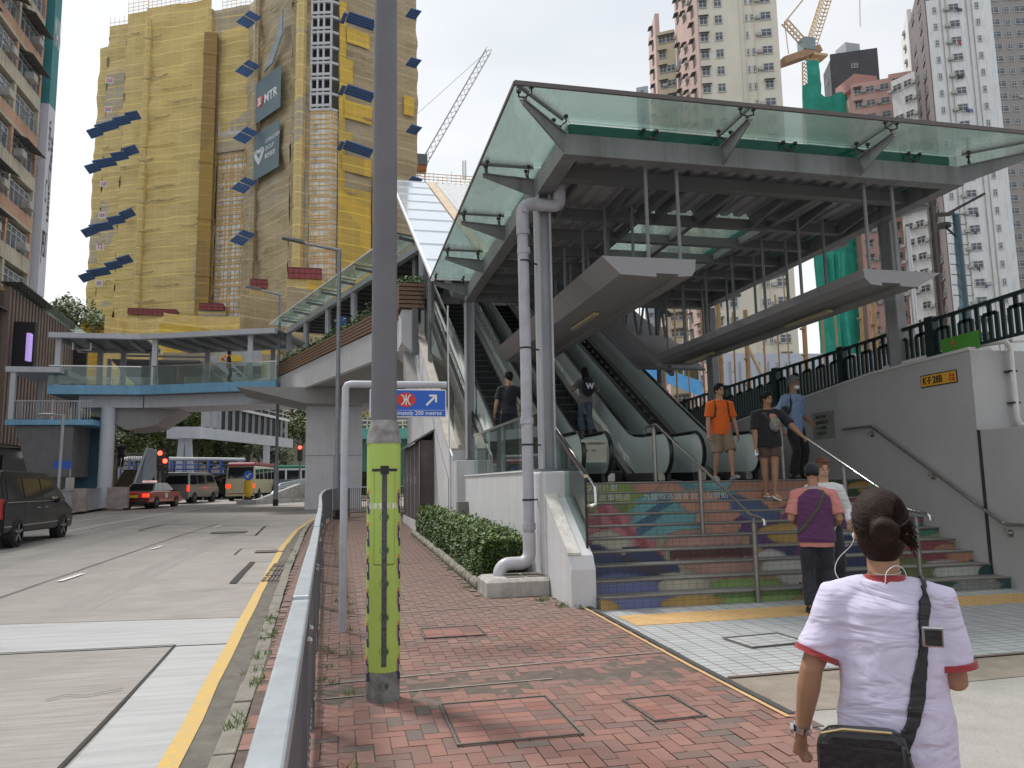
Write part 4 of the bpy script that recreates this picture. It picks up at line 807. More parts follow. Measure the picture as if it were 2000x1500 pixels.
# ================= ESCALATORS =================
SKIRT = mat('escalator_skirt', (.40, .39, .36), .28, .8, .1, 10); STEPM = mat('escalator_steps', (.035, .035, .037), .4, .6, .3, 12); HRB = mat('black_handrail', (.012, .012, .013), .3, 0, .1, 5)
PANEL = glassmat('escalator_glass', (.88, .97, .95), .90, .08, 1.0, 1.0)
EK = 14.55; SL = math.tan(R(28.9)); ETOP = 25.6
def ez(y, base=LZ): return base if y < EK else base+SL*(y-EK) if y < ETOP else base+SL*(ETOP-EK)
def escalator(lab, xl, xr, seed):
    t = thing('escalator', lab, 'escalator', ((xl+xr)/2, 12.7, LZ), 'escalators under the canopy')
    b = B(); n = 0; y = 13.6
    while y < ETOP:
        z = ez(y+.2) if y < EK+.4 else ez(EK)+SL*(math.floor((y-EK)/.38)+1)*.38
        b.box(xl+.16, xr-.16, y, y+.38, z-.21, z)
        for q in range(6): pass
        y += .38
    b.k = 1; y = 13.6
    while y < ETOP: z = ez(EK)+SL*(math.floor((y-EK)/.38)+1)*.38 if y > EK+.4 else ez(y+.2); b.box(xl+.17, xr-.17, y-.006, y+.012, z-.012, z+.003); y += .38
    b.obj('steps', [STEPM, mat('step_edge', (.16, .16, .16), .4, .7)], t)
    for side, x in ((-1, xl), (1, xr)):
        H = .86; y0 = 12.95
        # glass balustrade following the incline, rounded newel end
        k = B(); m_ = 10; arc = arcp((x, y0+.22, LZ+.62), .30, 90, 235, (0, 1, 0), (0, 0, 1), 8)
        arc = [(x, p.y, p.z) for p in arc]
        top = [(x, ETOP, ez(ETOP)+H), (x, EK+.4, ez(EK+.4)+H), (x, EK-.1, LZ+H+.03), (x, EK-.6, LZ+H)]
        bot = [(x, 13.4, LZ+.18), (x, EK-.2, LZ+.18), (x, EK+.3, ez(EK+.3)+.12), (x, ETOP, ez(ETOP)+.16)]
        P = top+[(x, y0+.22, LZ+.92-.06)]+arc[1:]+bot
        # panes in strips so the outline stays convex
        def up(y): return LZ+H if y < EK-.6 else (LZ+H+ (y-EK+.6)*.06 if y < EK-.1 else max(LZ+H+.03, ez(y)+H-.0))
        def lo(y): return LZ+.16 if y < EK else ez(y)+.14
        ys_ = [13.2, EK-.6, EK-.1, EK+.5, 16.4, 17.9, 19.4, 20.9, 22.4, 23.9, ETOP]
        for a, c in zip(ys_, ys_[1:]): B().ext([(x-.006, a+.006, lo(a)), (x-.006, c-.006, lo(c)), (x-.006, c-.006, up(c)), (x-.006, a+.006, up(a))], (.012, 0, 0)).obj('glass_panel', PANEL, t)
        ne = B(); rad = .35; ne.ext([(x-.006, 13.194, LZ+.16), (x-.006, 13.194, LZ+.86)]+[(x-.006, 13.1+rad*math.cos(R(a)), LZ+.51+rad*math.sin(R(a))) for a in (100, 120, 140, 160, 180, 200, 220, 240, 260)], (.012, 0, 0)); ne.obj('newel_panel', PANEL, t)
        hr_ = B(); hp = [(x, ETOP+.2, ez(ETOP)+H+.03), (x, EK+.5, ez(EK+.5)+H+.03), (x, EK+.2, ez(EK+.2)+H+.045), (x, EK-.1, LZ+H+.075), (x, EK-.5, LZ+H+.04), (x, 13.1, LZ+.90)]
        hp += [(x, 13.1+.39*math.cos(R(a)), LZ+.51+.39*math.sin(R(a))) for a in (105, 125, 145, 165, 185, 205, 225, 245, 265)]
        hr_.tube(hp, .03, 8, rr=[(.042, .026)]*len(hp)); hr_.obj('handrail', HRB, t, smooth=True)
        tr2 = B(); hp2 = [(p[0]-side*.0, p[1], p[2]-.035) for p in hp[:6]]; tr2.tube(hp2, .014, 6, rr=[(.025, .012)]*len(hp2)); tr2.obj('rail_trim', INOX, t, smooth=True)
        sk = B(); sx0, sx1 = (x+.02, x+.15) if side < 0 else (x-.15, x-.02)
        pr_ = [(13.0, LZ+.16), (EK, LZ+.17), (ETOP, ez(ETOP)+.17)]
        for (a, za), (c, zc_) in zip(pr_, pr_[1:]): sk.ext([(sx0, a, za), (sx0, c, zc_), (sx0, c, zc_-.14), (sx0, a, za-.14)], (sx1-sx0, 0, 0))
        sk.obj('skirt', SKIRT, t)
        ou = B(); ox0, ox1 = (x-.10, x-.02) if side < 0 else (x+.02, x+.10)
        for (a, za), (c, zc_) in zip(pr_, pr_[1:]): ou.ext([(ox0, a, za), (ox0, c, zc_), (ox0, c, zc_-.35), (ox0, a, max(za-.35, LZ))], (ox1-ox0, 0, 0))
        ou.obj('outer_cladding', BLACK, t)
    B().box(xl-.1, xr+.1, 12.75, 13.6, LZ-.02, LZ+.004).obj('comb_plate', SKIRT, t)
    b = B(); b.ext([(xl-.1, 13.0, LZ-.3), (xl-.1, EK, LZ-.3), (xl-.1, ETOP, ez(ETOP)-.5), (xl-.1, ETOP, ez(ETOP)-.25), (xl-.1, EK, LZ-.1)], (xr-xl+.2, 0, 0)); b.obj('truss_casing', STEELD, t)
    return t
escalator('left escalator carrying a man in dark clothes, beside the pale wall', 2.98, 4.08, 1)
escalator('middle escalator carrying a woman with a black backpack', 4.58, 5.70, 2)
escalator('empty right escalator with dark steps beside the dark green fence', 6.33, 7.43, 3)
t = tag(B().box(4.05, 4.5, 12.74, 12.76, LZ+.35, LZ+.75).obj('escalator_notice', mat('cream_notice', (.40, .40, .33), .6), org=(4.3, 12.7, LZ)), 'small cream notice plate on the newel of the middle escalator', 'notice')
for k in range(2): text_mesh('lettering', ('小心電梯請緊握扶手', '注意    安全')[k], .045, BLACK, frame((4.08, 12.738, LZ+.66-.12*k), (1, 0, 0)), t)
for x0, x1 in ((4.2, 4.46), (5.84, 6.2)):
    b = B(); b.ext([(x0, 13.3, LZ), (x0, EK, LZ+.1), (x0, ETOP, ez(ETOP)-.05), (x0, ETOP, ez(ETOP)-.3), (x0, EK, LZ-.2)], (x1-x0, 0, 0)); tag(b.obj('escalator_infill', STEELD, org=(x0, 13.3, LZ)), 'sloping dark cladding strip between %s escalators' % ('the left and middle' if x0 < 5 else 'the middle and right'), 'cladding')
# upper landing slab, dark soffit and end
tl = thing('upper_landing', 'raised dark landing deck at the top of the escalators', 'walkway', (5, 28, 6.5))
ZT = ez(ETOP)
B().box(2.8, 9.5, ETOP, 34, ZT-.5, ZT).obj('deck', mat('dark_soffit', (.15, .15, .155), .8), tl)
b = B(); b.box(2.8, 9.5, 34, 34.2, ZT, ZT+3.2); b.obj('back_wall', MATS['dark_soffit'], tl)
# inclined upper canopy
uc = thing('inclined_canopy', 'sloping canopy of pale glass roof panels climbing above the escalators', 'canopy', (2, 17.3, 6.2))
A0 = V((2.02, 17.35, 6.20)); U = V((0, 1, SL)).normalized()
ROOF = mat('pale_roof_panel', (.50, .58, .66), .12, 0, .04, 1.5, coat=.6); LEN = 18
for k in range(9):
    a = A0+U*(.06+k*LEN/9); c = A0+U*((k+1)*LEN/9-.06)
    B().ext([(2.06, a.y, a.z), (3.55, a.y, a.z), (3.55, c.y, c.z), (2.06, c.y, c.z)], (0, 0, .03)).obj('roof_panel', ROOF, uc)
b = B(); b.ext([(3.6, A0.y, A0.z), (3.95, A0.y, A0.z), (3.95, A0.y+LEN*U.y, A0.z+LEN*U.z), (3.6, A0.y+LEN*U.y, A0.z+LEN*U.z)], (0, 0, .06)); b.obj('gutter', mat('cream_gutter', (.55, .44, .30), .7, 0, .2, 3), uc)
b = B()
for k in range(20):
    x = 4.0+k*.27; b.ext([(x, A0.y, A0.z+.03), (x+.13, A0.y, A0.z+.03), (x+.17, A0.y, A0.z+.10), (x+.23, A0.y, A0.z+.10), (x+.27, A0.y, A0.z+.03), (x+.27, A0.y, A0.z), (x, A0.y, A0.z)], U*LEN)
b.obj('corrugated_roof', mat('pale_corrugated', (.55, .56, .58), .4, .2, .12, 4), uc)
b = B(); b.bar(A0, A0+U*LEN, .07, .08); b.obj('edge_trim', WHITE, uc)
for k in range(10): a = A0+U*(k*LEN/9); B().bar((2.04, a.y, a.z+.02), (3.6, a.y, a.z+.02), .10, .04).obj('glazing_bar', WHITE, uc)
b = B()
for x in (2.6, 8.6): b.bar((x, 17.4, 5.95), (x, 17.4+LEN*U.y, 5.95+LEN*U.z), .22, .3)
for k in range(9): a = A0+U*(k*LEN/9+1); b.bar((2.4, a.y, a.z-.15), (9.2, a.y, a.z-.15), .1, .14)
b.obj('beams', STEELD, uc)
for y, z0 in ((22.8, 5.1), (28, 7.3)): B().tube([(2.6, y, z0), (2.6, y, 6.0+SL*(y-17.4))], .1, 8).obj('column', STEEL, uc)
for y in (19.5, 23, 26.5, 30):
    for x in (8.5,): B().tube([(x, y, 2.4+max(0, (y-22))*.3), (x, y, 5.9+SL*(y-17.4))], .09, 8).obj('column', STEEL, uc)
B().ext([(2.52, 17.6, 2.7), (2.52, 27, 2.7+SL*9.4), (2.52, 27, 3.6+SL*9.4), (2.52, 17.6, 3.55)], (.012, 0, 0)).obj('side_glass', GL, uc)
# lattice truss seen in the gap at right rear
tz = thing('roof_truss', 'dark steel lattice truss sloping up behind the right light trough', 'truss', (8.3, 19, 5))
b = B(); a0, a1 = V((8.0, 17.6, 4.1)), V((8.0, 27, 4.1+SL*9.4)); h_ = V((0, 0, 1.5))
b.bar(a0, a1, .1, .1); b.bar(a0+h_, a1+h_, .1, .1)
for k in range(9):
    p, q = a0.lerp(a1, k/9), a0.lerp(a1, (k+1)/9); m_ = (p+q)/2+h_; b.bar(p, m_, .05, .05); b.bar(m_, q, .05, .05)
b.obj('lattice', STEELD, tz)
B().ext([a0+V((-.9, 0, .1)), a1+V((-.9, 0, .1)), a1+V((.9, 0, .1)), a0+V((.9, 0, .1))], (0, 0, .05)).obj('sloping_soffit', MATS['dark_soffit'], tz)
# ================= FOOTBRIDGE, RAMP, GANTRY, CITY =================
def on(u, v, Y): return px(u, v, Y=Y)
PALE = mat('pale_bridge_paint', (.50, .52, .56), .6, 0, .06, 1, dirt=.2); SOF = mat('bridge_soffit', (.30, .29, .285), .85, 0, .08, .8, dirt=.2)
# link bridge from the escalator head to the footbridge
LA, LB = V((2.25, 26.6, 0)), V((-3.5, 43.4, 0)); LD = (LB-LA).normalized(); LN = V((-LD.y, LD.x, 0))*-1
def lp(s, o, z): p = LA+(LB-LA)*s+LN*o; return V((p.x, p.y, z))
lk = thing('link_bridge', 'pale raised walkway with brown louvred planter leading to the escalators', 'walkway', tuple(LA))
B().ext([lp(0, 0, 6.25), lp(1, 0, 6.25), lp(1, 0, 7.38), lp(0, 0, 7.38)], LN*.25).obj('edge_beam', [CONC], lk)
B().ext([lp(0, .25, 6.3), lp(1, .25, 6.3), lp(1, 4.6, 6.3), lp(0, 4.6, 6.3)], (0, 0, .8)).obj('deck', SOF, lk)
LOU = mat('brown_louvre', (.22, .13, .085), .6, 0, .15, 6)
b = B()
for k in range(5): z = 7.42+.135*k; b.ext([lp(-.01, -.06, z), lp(1, -.06, z), lp(1, -.06, z+.10), lp(-.01, -.06, z+.10)], LN*.06)
b.obj('louvres', LOU, lk)
B().ext([lp(-.01, .01, 7.4), lp(1, .01, 7.4), lp(1, .01, 8.02), lp(-.01, .01, 8.02)], LN*.6).obj('planter', mat('dark_brown_planter', (.05, .03, .02), .8), lk)
rl = random.Random(6); b = B()
for n in range(9000):
    s = rl.random(); o = rl.uniform(.0, .7); h = (.25+.3*abs(noise.noise(V((s*14, 1, 2))))+(.35 if rl.random() < .12 else 0)); z = 8.0+rl.random()*h
    p = lp(s, o, z); d = V((rl.gauss(0, 1), rl.gauss(0, 1), rl.gauss(0, 1))).normalized(); e = d.orthogonal().normalized(); s_ = rl.uniform(.035, .085); b.k = rl.choice((0, 1, 1, 2)); b.add([p-d*s_, p+e*s_*.5, p+d*s_, p-e*s_*.5], [(0, 1, 2, 3)])
tag(b.obj('planter_shrubs', LE, recalc=False, org=tuple(lp(.5, .3, 8))), 'dark green shrubs growing along the brown louvred planter of the raised walkway', 'shrubs', kind='stuff')
for s in (.0, .2, .4, .6, .8, .985): p = lp(s, .55, 7.4); B().tube([p, p+V((0, 0, 2.45))], .15, 8).obj('column', LSTEEL, lk, smooth=True)
B().bar(lp(-.02, .5, 9.95), lp(1.0, .5, 9.95), .22, .26).obj('roof_beam', LSTEEL, lk); B().bar(lp(0, 4.2, 9.9), lp(1.0, 4.2, 9.9), .2, .26).obj('roof_beam', LSTEEL, lk)
B().ext([lp(-.0, .6, 10.05), lp(1, .6, 10.05), lp(1, 4.6, 10.05), lp(-.0, 4.6, 10.05)], (0, 0, .12)).obj('roof_deck', STEELD, lk)
b = B()
for k in range(1, 22): b.bar(lp(k/22, .6, 9.95), lp(k/22, 4.3, 9.95), .1, .15)
b.obj('roof_ribs', STEELD, lk)
for k in range(8):
    s0, s1 = k/8+.004, (k+1)/8-.004; B().ext([lp(s0, -.45, 10.33), lp(s1, -.45, 10.33), lp(s1, .5, 10.26), lp(s0, .5, 10.26)], (0, 0, .02)).obj('glass_pane', GLC, lk)
    b = B(); b.bar(lp(s0, .5, 10.1), lp(s0, -.35, 10.16), .07, .09); b.bar(lp(s0, -.45, 10.33), lp(s0, .5, 10.27), .04, .04); b.tube([lp(s0, -.3, 10.16), lp(s0, -.3, 10.32)], .02, 6); b.obj('bracket', STEELD, lk)
b = B(); b.bar(lp(0, -.47, 10.34), lp(1, -.47, 10.34), .03, .05); b.obj('edge_trim', WHITE, lk)
B().ext([lp(.1, 4.3, 7.4), lp(1, 4.3, 7.4), lp(1, 4.3, 8.9), lp(.1, 4.3, 8.9)], LN*.05).obj('far_screen', STEELD, lk)
pn = B(); q = lp(.52, .7, 8.9); pn.cbox(q, .5, .06, .6, math.atan2(LD.y, LD.x)+1.2); pn.obj('blue_panel', SB, lk)
# brown planter box and pier at its head
pbx = thing('planter_box', 'brown slatted planter box on the corner where the walkway meets the pale wall', 'planter', (2.0, 26.2, 7.4))
b = B()
for k in range(6): b.box(1.85, 2.75, 25.9, 26.8, 7.5+k*.15, 7.61+k*.15)
b.obj('slats', LOU, pbx); B().box(1.9, 2.7, 25.95, 26.75, 7.45, 8.38).obj('inner_box', MATS['dark_brown_planter'], pbx)
b = B()
for n in range(500):
    p = V((rl.uniform(1.85, 2.75), rl.uniform(25.9, 26.8), 8.38+rl.random()*.25)); d = V((rl.gauss(0, 1), rl.gauss(0, 1), rl.gauss(0, 1))).normalized(); e = d.orthogonal().normalized(); b.k = rl.choice((0, 1)); b.add([p-d*.06, p+e*.03, p+d*.06, p-e*.03], [(0, 1, 2, 3)])
tag(b.obj('box_shrub', LE, recalc=False, org=(2.3, 26.3, 8.4)), 'small bush growing in the brown slatted planter box', 'shrub')
B().ext([(1.95, 26, 6.3), (2.42, 26, 5.9), (2.42, 26, 7.45), (1.95, 26, 7.45)], (0, 3, 0)).obj('bracket_block', CONC, pbx)
b = B(); b.ext([(2.415, 24.6, 4.3), (2.415, 26.6, 5.2), (2.415, 26.6, 6.1), (2.415, 24.9, 4.7)], (-.35, 0, 0)); tag(b.obj('concrete_corbel', SOF, org=(2.3, 25, 4.5)), 'angular concrete corbel on the pale wall below the walkway head', 'corbel')
tag(B().box(2.2, 2.41, 24.7, 25.0, 5.7, 7.2).obj('wall_screen', STEELD, org=(2.3, 24.8, 6), bevel=.02), 'dark upright panel fixed high on the pale escalator wall', 'panel')
pr_ = thing('bridge_pier', 'broad grey concrete pier carrying the raised walkway', 'pier', (-1.2, 40, gz(40)))
a, c = on(596, 900, 40), on(660, 900, 40); B().box(a.x, c.x+1.2, 40, 41.6, 0, 6.3).obj('shaft', CONC, pr_, bevel=.03); B().box(a.x-.02, c.x+1.22, 39.98, 41.62, 3.0, 3.02).obj('joint', MATS['grey_joint'], pr_)
B().ext([(a.x-3.2, 38.5, 6.28), (c.x+4.5, 38.5, 6.28), (c.x+1.2, 38.5, 5.5), (a.x, 38.5, 5.5)], (0, 4.5, 0)).obj('crosshead', SOF, pr_)
# ---- footbridge over the road
fbt = thing('footbridge', 'covered footbridge with pale blue fascia and glass sides crossing the road', 'footbridge', (-10, 45, 5.95))
K = [V((-15.35, 45, 0)), V((-10.76, 45, 0)), V((-3.45, 42.2, 0))]
BLF = BLUESTEEL
def strip(z0, z1, o0, o1, m, nm, pts=K, **kw):
    b = B()
    for p, q in zip(pts, pts[1:]):
        n = V((-(q-p).y, (q-p).x, 0)).normalized(); b.ext([p+n*o0+V((0, 0, z0)), q+n*o0+V((0, 0, z0)), q+n*o0+V((0, 0, z1)), p+n*o0+V((0, 0, z1))], n*(o1-o0))
    return b.obj(nm, m, fbt, **kw)
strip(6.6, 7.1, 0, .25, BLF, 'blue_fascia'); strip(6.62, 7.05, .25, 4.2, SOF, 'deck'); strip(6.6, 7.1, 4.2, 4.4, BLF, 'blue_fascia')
K2 = [V((-14.0, 45.5, 0)), V((-10.76, 45.5, 0)), V((-3.3, 42.8, 0))]
strip(5.95, 6.6, .2, 3.4, PALE, 'box_girder', K2)
strip(9.62, 9.9, -.25, .1, PALE, 'roof_edge'); strip(9.75, 9.86, .1, 4.4, STEELD, 'roof_deck'); strip(9.6, 9.9, 4.4, 4.6, PALE, 'roof_edge')
strip(8.12, 8.17, .08, .14, INOX, 'glass_top_rail'); strip(7.15, 8.12, .1, .12, GL, 'glass_side'); strip(7.15, 8.12, 4.2, 4.22, GL, 'glass_side')
b = B()
for p, q in zip(K, K[1:]):
    n = V((-(q-p).y, (q-p).x, 0)).normalized(); m_ = int((q-p).length/1.1)
    for k in range(m_): c = p.lerp(q, (k+.3)/m_); b.ext([c+V((0, 0, 9.72)), c+n*4.4+V((0, 0, 9.72)), c+n*4.4+V((0, 0, 9.55)), c+n*1.0+V((0, 0, 9.5))], (q-p).normalized()*.06)
b.obj('roof_ribs', LSTEEL, fbt)
for (u, o) in ((112, .15), (301, .15), (488, .15), (200, 4.1), (262, 4.1), (380, 4.1), (520, 4.1), (150, 4.1)):
    Yc = 45.1 if u < 275 else 45.1-(u-275)/265*2.7; p = on(u, 700, Yc); B().box(p.x-.13, p.x+.13, p.y+o-.13, p.y+o+.13, 7.05, 9.7).obj('column', PALE if o < 1 else LSTEEL, fbt)
b = B(); b.tube([(-13.5, 45.6, 9.5), (-13.5, 45.6, 9.1), (-14.4, 45.6, 9.1), (-14.4, 45.6, 9.5)], .05, 6); b.obj('roof_pipe', WHITE, fbt)
p = on(187, 900, 44.2); B().tube([(p.x, 46.0, gz(46)-.15), (p.x, 46.0, 5.97)], .5, 28, rr=[.35, .37]).obj('pier', mat('pale_blue_pier', (.52, .55, .61), .6, 0, .05, 1), fbt, smooth=True)
# landing and stairs at the left end
b = B(); b.ext([(-14.0, 46.2, 5.95), (-8.9, 46.2, 5.95), (-10.2, 46.2, 5.0), (-11.6, 46.2, 4.75)], (0, 3.5, 0)); b.obj('haunch', SOF, fbt)
sl_ = thing('side_landing', 'lower grey footbridge landing with railing and roof beside the old tenement', 'landing', (-15.5, 45, 4.9))
B().box(-17.1, -12.9, 44.6, 49, 4.92, 5.2).obj('blue_deck', BLF, sl_); B().ext([(-16.7, 44.8, 4.9), (-13.9, 44.8, 4.9), (-13.9, 44.8, 2.2), (-15.9, 44.8, 2.2)], (0, 3, 0)).obj('stair_soffit', MATS['dark_soffit'], sl_)
B().box(-17.2, -14.6, 44.5, 49, 7.7, 7.98).obj('roof', PALE, sl_)
for x, y in ((-16.85, 44.7), (-15.0, 48.5), (-16.85, 48.5)): B().box(x-.12, x+.12, y-.12, y+.12, 5.2, 7.7).obj('column', PALE, sl_)
b = B()
for k in range(28): x = -16.6+k*.13; b.box(x-.02, x+.02, 44.66, 44.7, 5.25, 6.15)
b.box(-16.7, -13, 44.64, 44.72, 6.15, 6.22); b.obj('railing', LSTEEL, sl_)
for x in (-14.9, -13.6): B().box(x-.06, x+.06, 44.6, 44.7, 5.2, 6.25).obj('railing_post', LSTEEL, sl_)
B().box(-14.6, -12.9, 47.7, 48.1, 0, 5.6).obj('blue_wall', mat('deep_blue_wall', (.035, .10, .16), .5, 0, .1, 3), sl_); B().box(-13.4, -13.3, 47.6, 47.7, 1.6, 2.4).obj('wall_pipe', PALE, sl_)
# covered stair climbing inside, seen through the bridge
ins = thing('covered_stair', 'dark covered stair roof sloping down behind the footbridge', 'stairs', (-10, 52, 6))
b = B()
for k in range(9): z = 9.6-k*.28; x = -12.8+k*.1; b.box(x, x+4.6, 50+k*.55, 50.25+k*.55, z-.1, z)
b.obj('roof_slats', STEELD, ins)
b = B(); b.ext([(-13.6, 50, 9.2), (-8.6, 50, 9.2), (-5.9, 54, 6.9), (-12, 54, 6.9)], (0, 0, .12)); b.obj('roof', MATS['dark_soffit'], ins)
for x in (-13.8, -13.0, -11.2, -8.4): B().box(x, x+.2, 49.8, 50, 6.9, 9.3).obj('column', LSTEEL, ins)
b = B(); b.bar((-7.9, 49.8, 9.5), (-5.0, 49.8, 6.9), .12, .35); b.bar((-7.2, 49.8, 9.5), (-4.6, 49.8, 7.1), .12, .1)
for k in range(8): b.bar((-7.9+k*.37, 49.8, 9.5-k*.33), (-7.2+k*.34, 49.8, 9.5-k*.3), .1, .06)
b.obj('white_stringer', PALE, ins)
# yellow shop sign beyond the bridge
ys_ = thing('shop_sign', 'yellow rectangular sign board seen through the footbridge', 'sign', (-9, 70, 10))
a, c = on(428, 693, 70), on(472, 706, 70); B().box(a.x, c.x, 70, 70.3, c.z, a.z).obj('board', mat('yellow_sign', (.62, .42, .04), .5), ys_); rdm = B(); rdm.ball(((a.x*.78+c.x*.22), 69.95, (a.z+c.z)/2), .22, .06, .22, 10, 6); rdm.obj('red_dot', MATS['sign_red'], ys_)
B().box(a.x-.4, c.x+1.6, 70.31, 70.6, c.z-.3, a.z+.5).obj('backing', LSTEEL, ys_)
st2 = B(); a, c = on(318, 688, 75), on(540, 735, 75)
st2.box(a.x, c.x+2, 75, 80, c.z-1, a.z); tag(st2.obj('station_hall', mat('tan_hall_wall', (.33, .27, .19), .8, 0, .15, .5), org=(a.x, 75, c.z)), 'low tan station building seen through the footbridge', 'building')
for k in range(5):
    w_ = B(); xx = a.x+1+k*1.6; w_.box(xx, xx+1.3, 74.9, 75, c.z-.2, c.z+.9)
    w_.obj('window', mat('dark_window', (.04, .05, .06), .15, 0, .2, 2), [o for o in col.objects if o.name == 'station_hall'][0])
# stone stair and mesh parapet under the bridge
ss = thing('stone_stairs', 'old brown stone steps climbing under the footbridge', 'stairs', (-10, 50, .5))
STN = mat('brown_stone', (.12, .095, .07), .9, 0, .3, 3, .5, 20); b = B()
for k in range(14): b.box(-13.6, -11.2, 49.2+k*.34, 56, .35+k*.17, .52+k*.17)
b.obj('steps', STN, ss)
mp_ = thing('mesh_parapet', 'pale grey mesh parapet sloping beside the stone steps', 'railing', (-8.4, 49, .5))
a = on(255, 965, 48.5); c = on(286, 875, 49.5); e = on(306, 880, 50); b = B(); b.ext([a, a+V((.5, 0, 0)), on(306, 925, 50), e, c], (0, .06, 0)); b.obj('mesh_panel', mat('pale_mesh', (.22, .25, .28), .5, .2, .2, 30), mp_)
B().bar(c, a, .08, .1).obj('frame', PALE, mp_); B().bar(c, e, .08, .08).obj('frame', PALE, mp_); B().bar(e, e-V((0, 0, 2.6)), .08, .08).obj('frame', PALE, mp_)
b = B()
for k in range(24): x = -14.6+k*.145; b.box(x-.015, x+.015, 54, 54.04, 2.75, 3.75)
b.box(-14.7, -11.2, 53.98, 54.06, 3.75, 3.82); tag(b.obj('railing', LSTEEL, org=(-10, 54, 2.7)), 'pale railing at the top of the brown stone steps', 'railing')
# far pavement on the left, with railings
struct(B().add([(-30, 20, gz(20)), (-12.6, 20, gz(20)), (-12.2, 38, gz(38)), (-12.4, 48, gz(48)), (-12.9, 60, gz(60)), (-30, 60, gz(60))], [(0, 1, 2, 3, 4, 5)]).obj('far_pavement', CONCW, recalc=False))
gline('far_kerb', [(-12.55, 20), (-12.15, 38), (-12.35, 48), (-12.85, 60)], .16, KERB, dz=.004)
for k, (xa, ya) in enumerate(((-12.8, 36), (-12.6, 39), (-12.6, 42), (-12.7, 45), (-12.9, 48))):
    t = thing('roadside_railing', ['nearest', 'second', 'third', 'fourth', 'farthest'][k]+' pale railing panel on the far pavement from the black van towards the taxi', 'railing', (xa, ya, gz(ya)), 'railings on the far pavement')
    b = B(); z = gz(ya)
    for q in range(20): b.box(xa-.012, xa+.012, ya+.15+q*.14, ya+.17+q*.14, z+.12, z+1.02)
    b.obj('bars', LSTEEL, t); B().box(xa-.03, xa+.03, ya, ya+2.95, z+1.02, z+1.07).obj('top_rail', LSTEEL, t); B().box(xa-.03, xa+.03, ya, ya+.06, z, z+1.05).obj('post', LSTEEL, t)
for (u, v, Y, s) in ((145, 970, 41, .5), (190, 985, 42, .35), (228, 975, 44, .4)):
    p = on(u, v, Y); b = B()
    if s == .35: continue
    b.box(p.x-.5, p.x+.5, Y, Y+.4, gz(Y), gz(Y)+1.1); tag(b.obj('hoarding_board', mat('weathered_board', (.30, .26, .24), .9, 0, .3, 3), org=(p.x, Y, gz(Y))), 'weathered board leaning by the far railing %s' % ('next to the black van' if u < 200 else 'next to the taxi'), 'board')
ps = thing('small_sign', 'small blue sign board on a thin pole under the footbridge', 'sign', (-14.2, 43, gz(43)))
a, c = on(105, 900, 43), on(138, 915, 43); B().box(a.x, c.x, 43, 43.05, c.z, a.z).obj('board', SB, ps); B().box(c.x-.05, c.x, 43.05, 43.1, gz(43), c.z).obj('post', LSTEEL, ps)
l3 = thing('street_lamp', 'short street lamp with a flat round head under the footbridge', 'street lamp', (on(118, 1000, 41).x, 41, gz(41)))
q = on(124, 810, 41); B().tube([(q.x-.05, 41, gz(41)), (q.x, 41, q.z)], .07, 8).obj('pole', LSTEEL, l3, smooth=True); B().tube([(q.x, 41, q.z), (q.x-.4, 41, q.z)], .03, 6).obj('arm', LSTEEL, l3); bb = B(); bb.ball((q.x-.75, 41, q.z+.02), .42, .25, .07, 12, 6); bb.obj('lamp_head', PALE, l3, smooth=True)
# sign gantry bridge
ga = thing('sign_gantry', 'pale grey road gantry on splayed legs with sign backs and a catwalk', 'gantry', (-10, 70, 5))
Gp = [(326, 833, 68), (390, 834, 68), (565, 868, 86)]; top = [on(*q) for q in Gp]; 
top[0].z = top[1].z = 6.55; top[2].z = 6.6
for a, c in zip(top, top[1:]): B().ext([a, c, c-V((0, 0, .95)), a-V((0, 0, .95))], (.3, 1.2, 0)).obj('beam', PALE, ga)
for u in (348, 376): q = on(u, 898, 69); B().bar((q.x, 69, .5), (on(362+(u-362)*.4, 855, 69).x, 69, 5.7), .5, .6, up=(0, 1, 0)).obj('leg', PALE, ga)
q = on(520, 900, 82); B().bar((q.x, 82, .5), (q.x, 82, 5.8), .6, .6, up=(0, 1, 0)).obj('leg', PALE, ga)
d = (top[2]-top[1])
for k in range(14): p = top[1]+d*(k/14+.02); B().box(p.x-.14, p.x+.14, p.y+.3, p.y+.5, p.z, p.z+(3.0 if k < 2 else 1.9)).obj('sign_post', LSTEEL, ga)
p, q = top[1]+d*.01, top[1]+d*.17; B().ext([p+V((0, .6, .1)), q+V((0, .6, .1)), q+V((0, .6, 3.1)), p+V((0, .6, 3.1))], (.1, .2, 0)).obj('sign_back', LSTEEL, ga)
p, q = top[1]+d*.17, top[1]+d*.85; B().ext([p+V((0, .6, .1)), q+V((0, .6, .1)), q+V((0, .6, 3.0)), p+V((0, .6, 3.4))], (.1, .2, 0)).obj('sign_back', BLACK, ga)
b = B()
for z in (2.1, 2.6, 3.1): b.bar(p+V((0, -.5, z)), top[2]+V((0, -.5, z-.2)), .06, .06 if z > 2.2 else .25)
for k in range(9): c = p.lerp(top[2], k/9); b.box(c.x-.04, c.x+.04, c.y-.52, c.y-.46, c.z+2.1, c.z+3.1)
b.obj('catwalk', WHITE, ga)
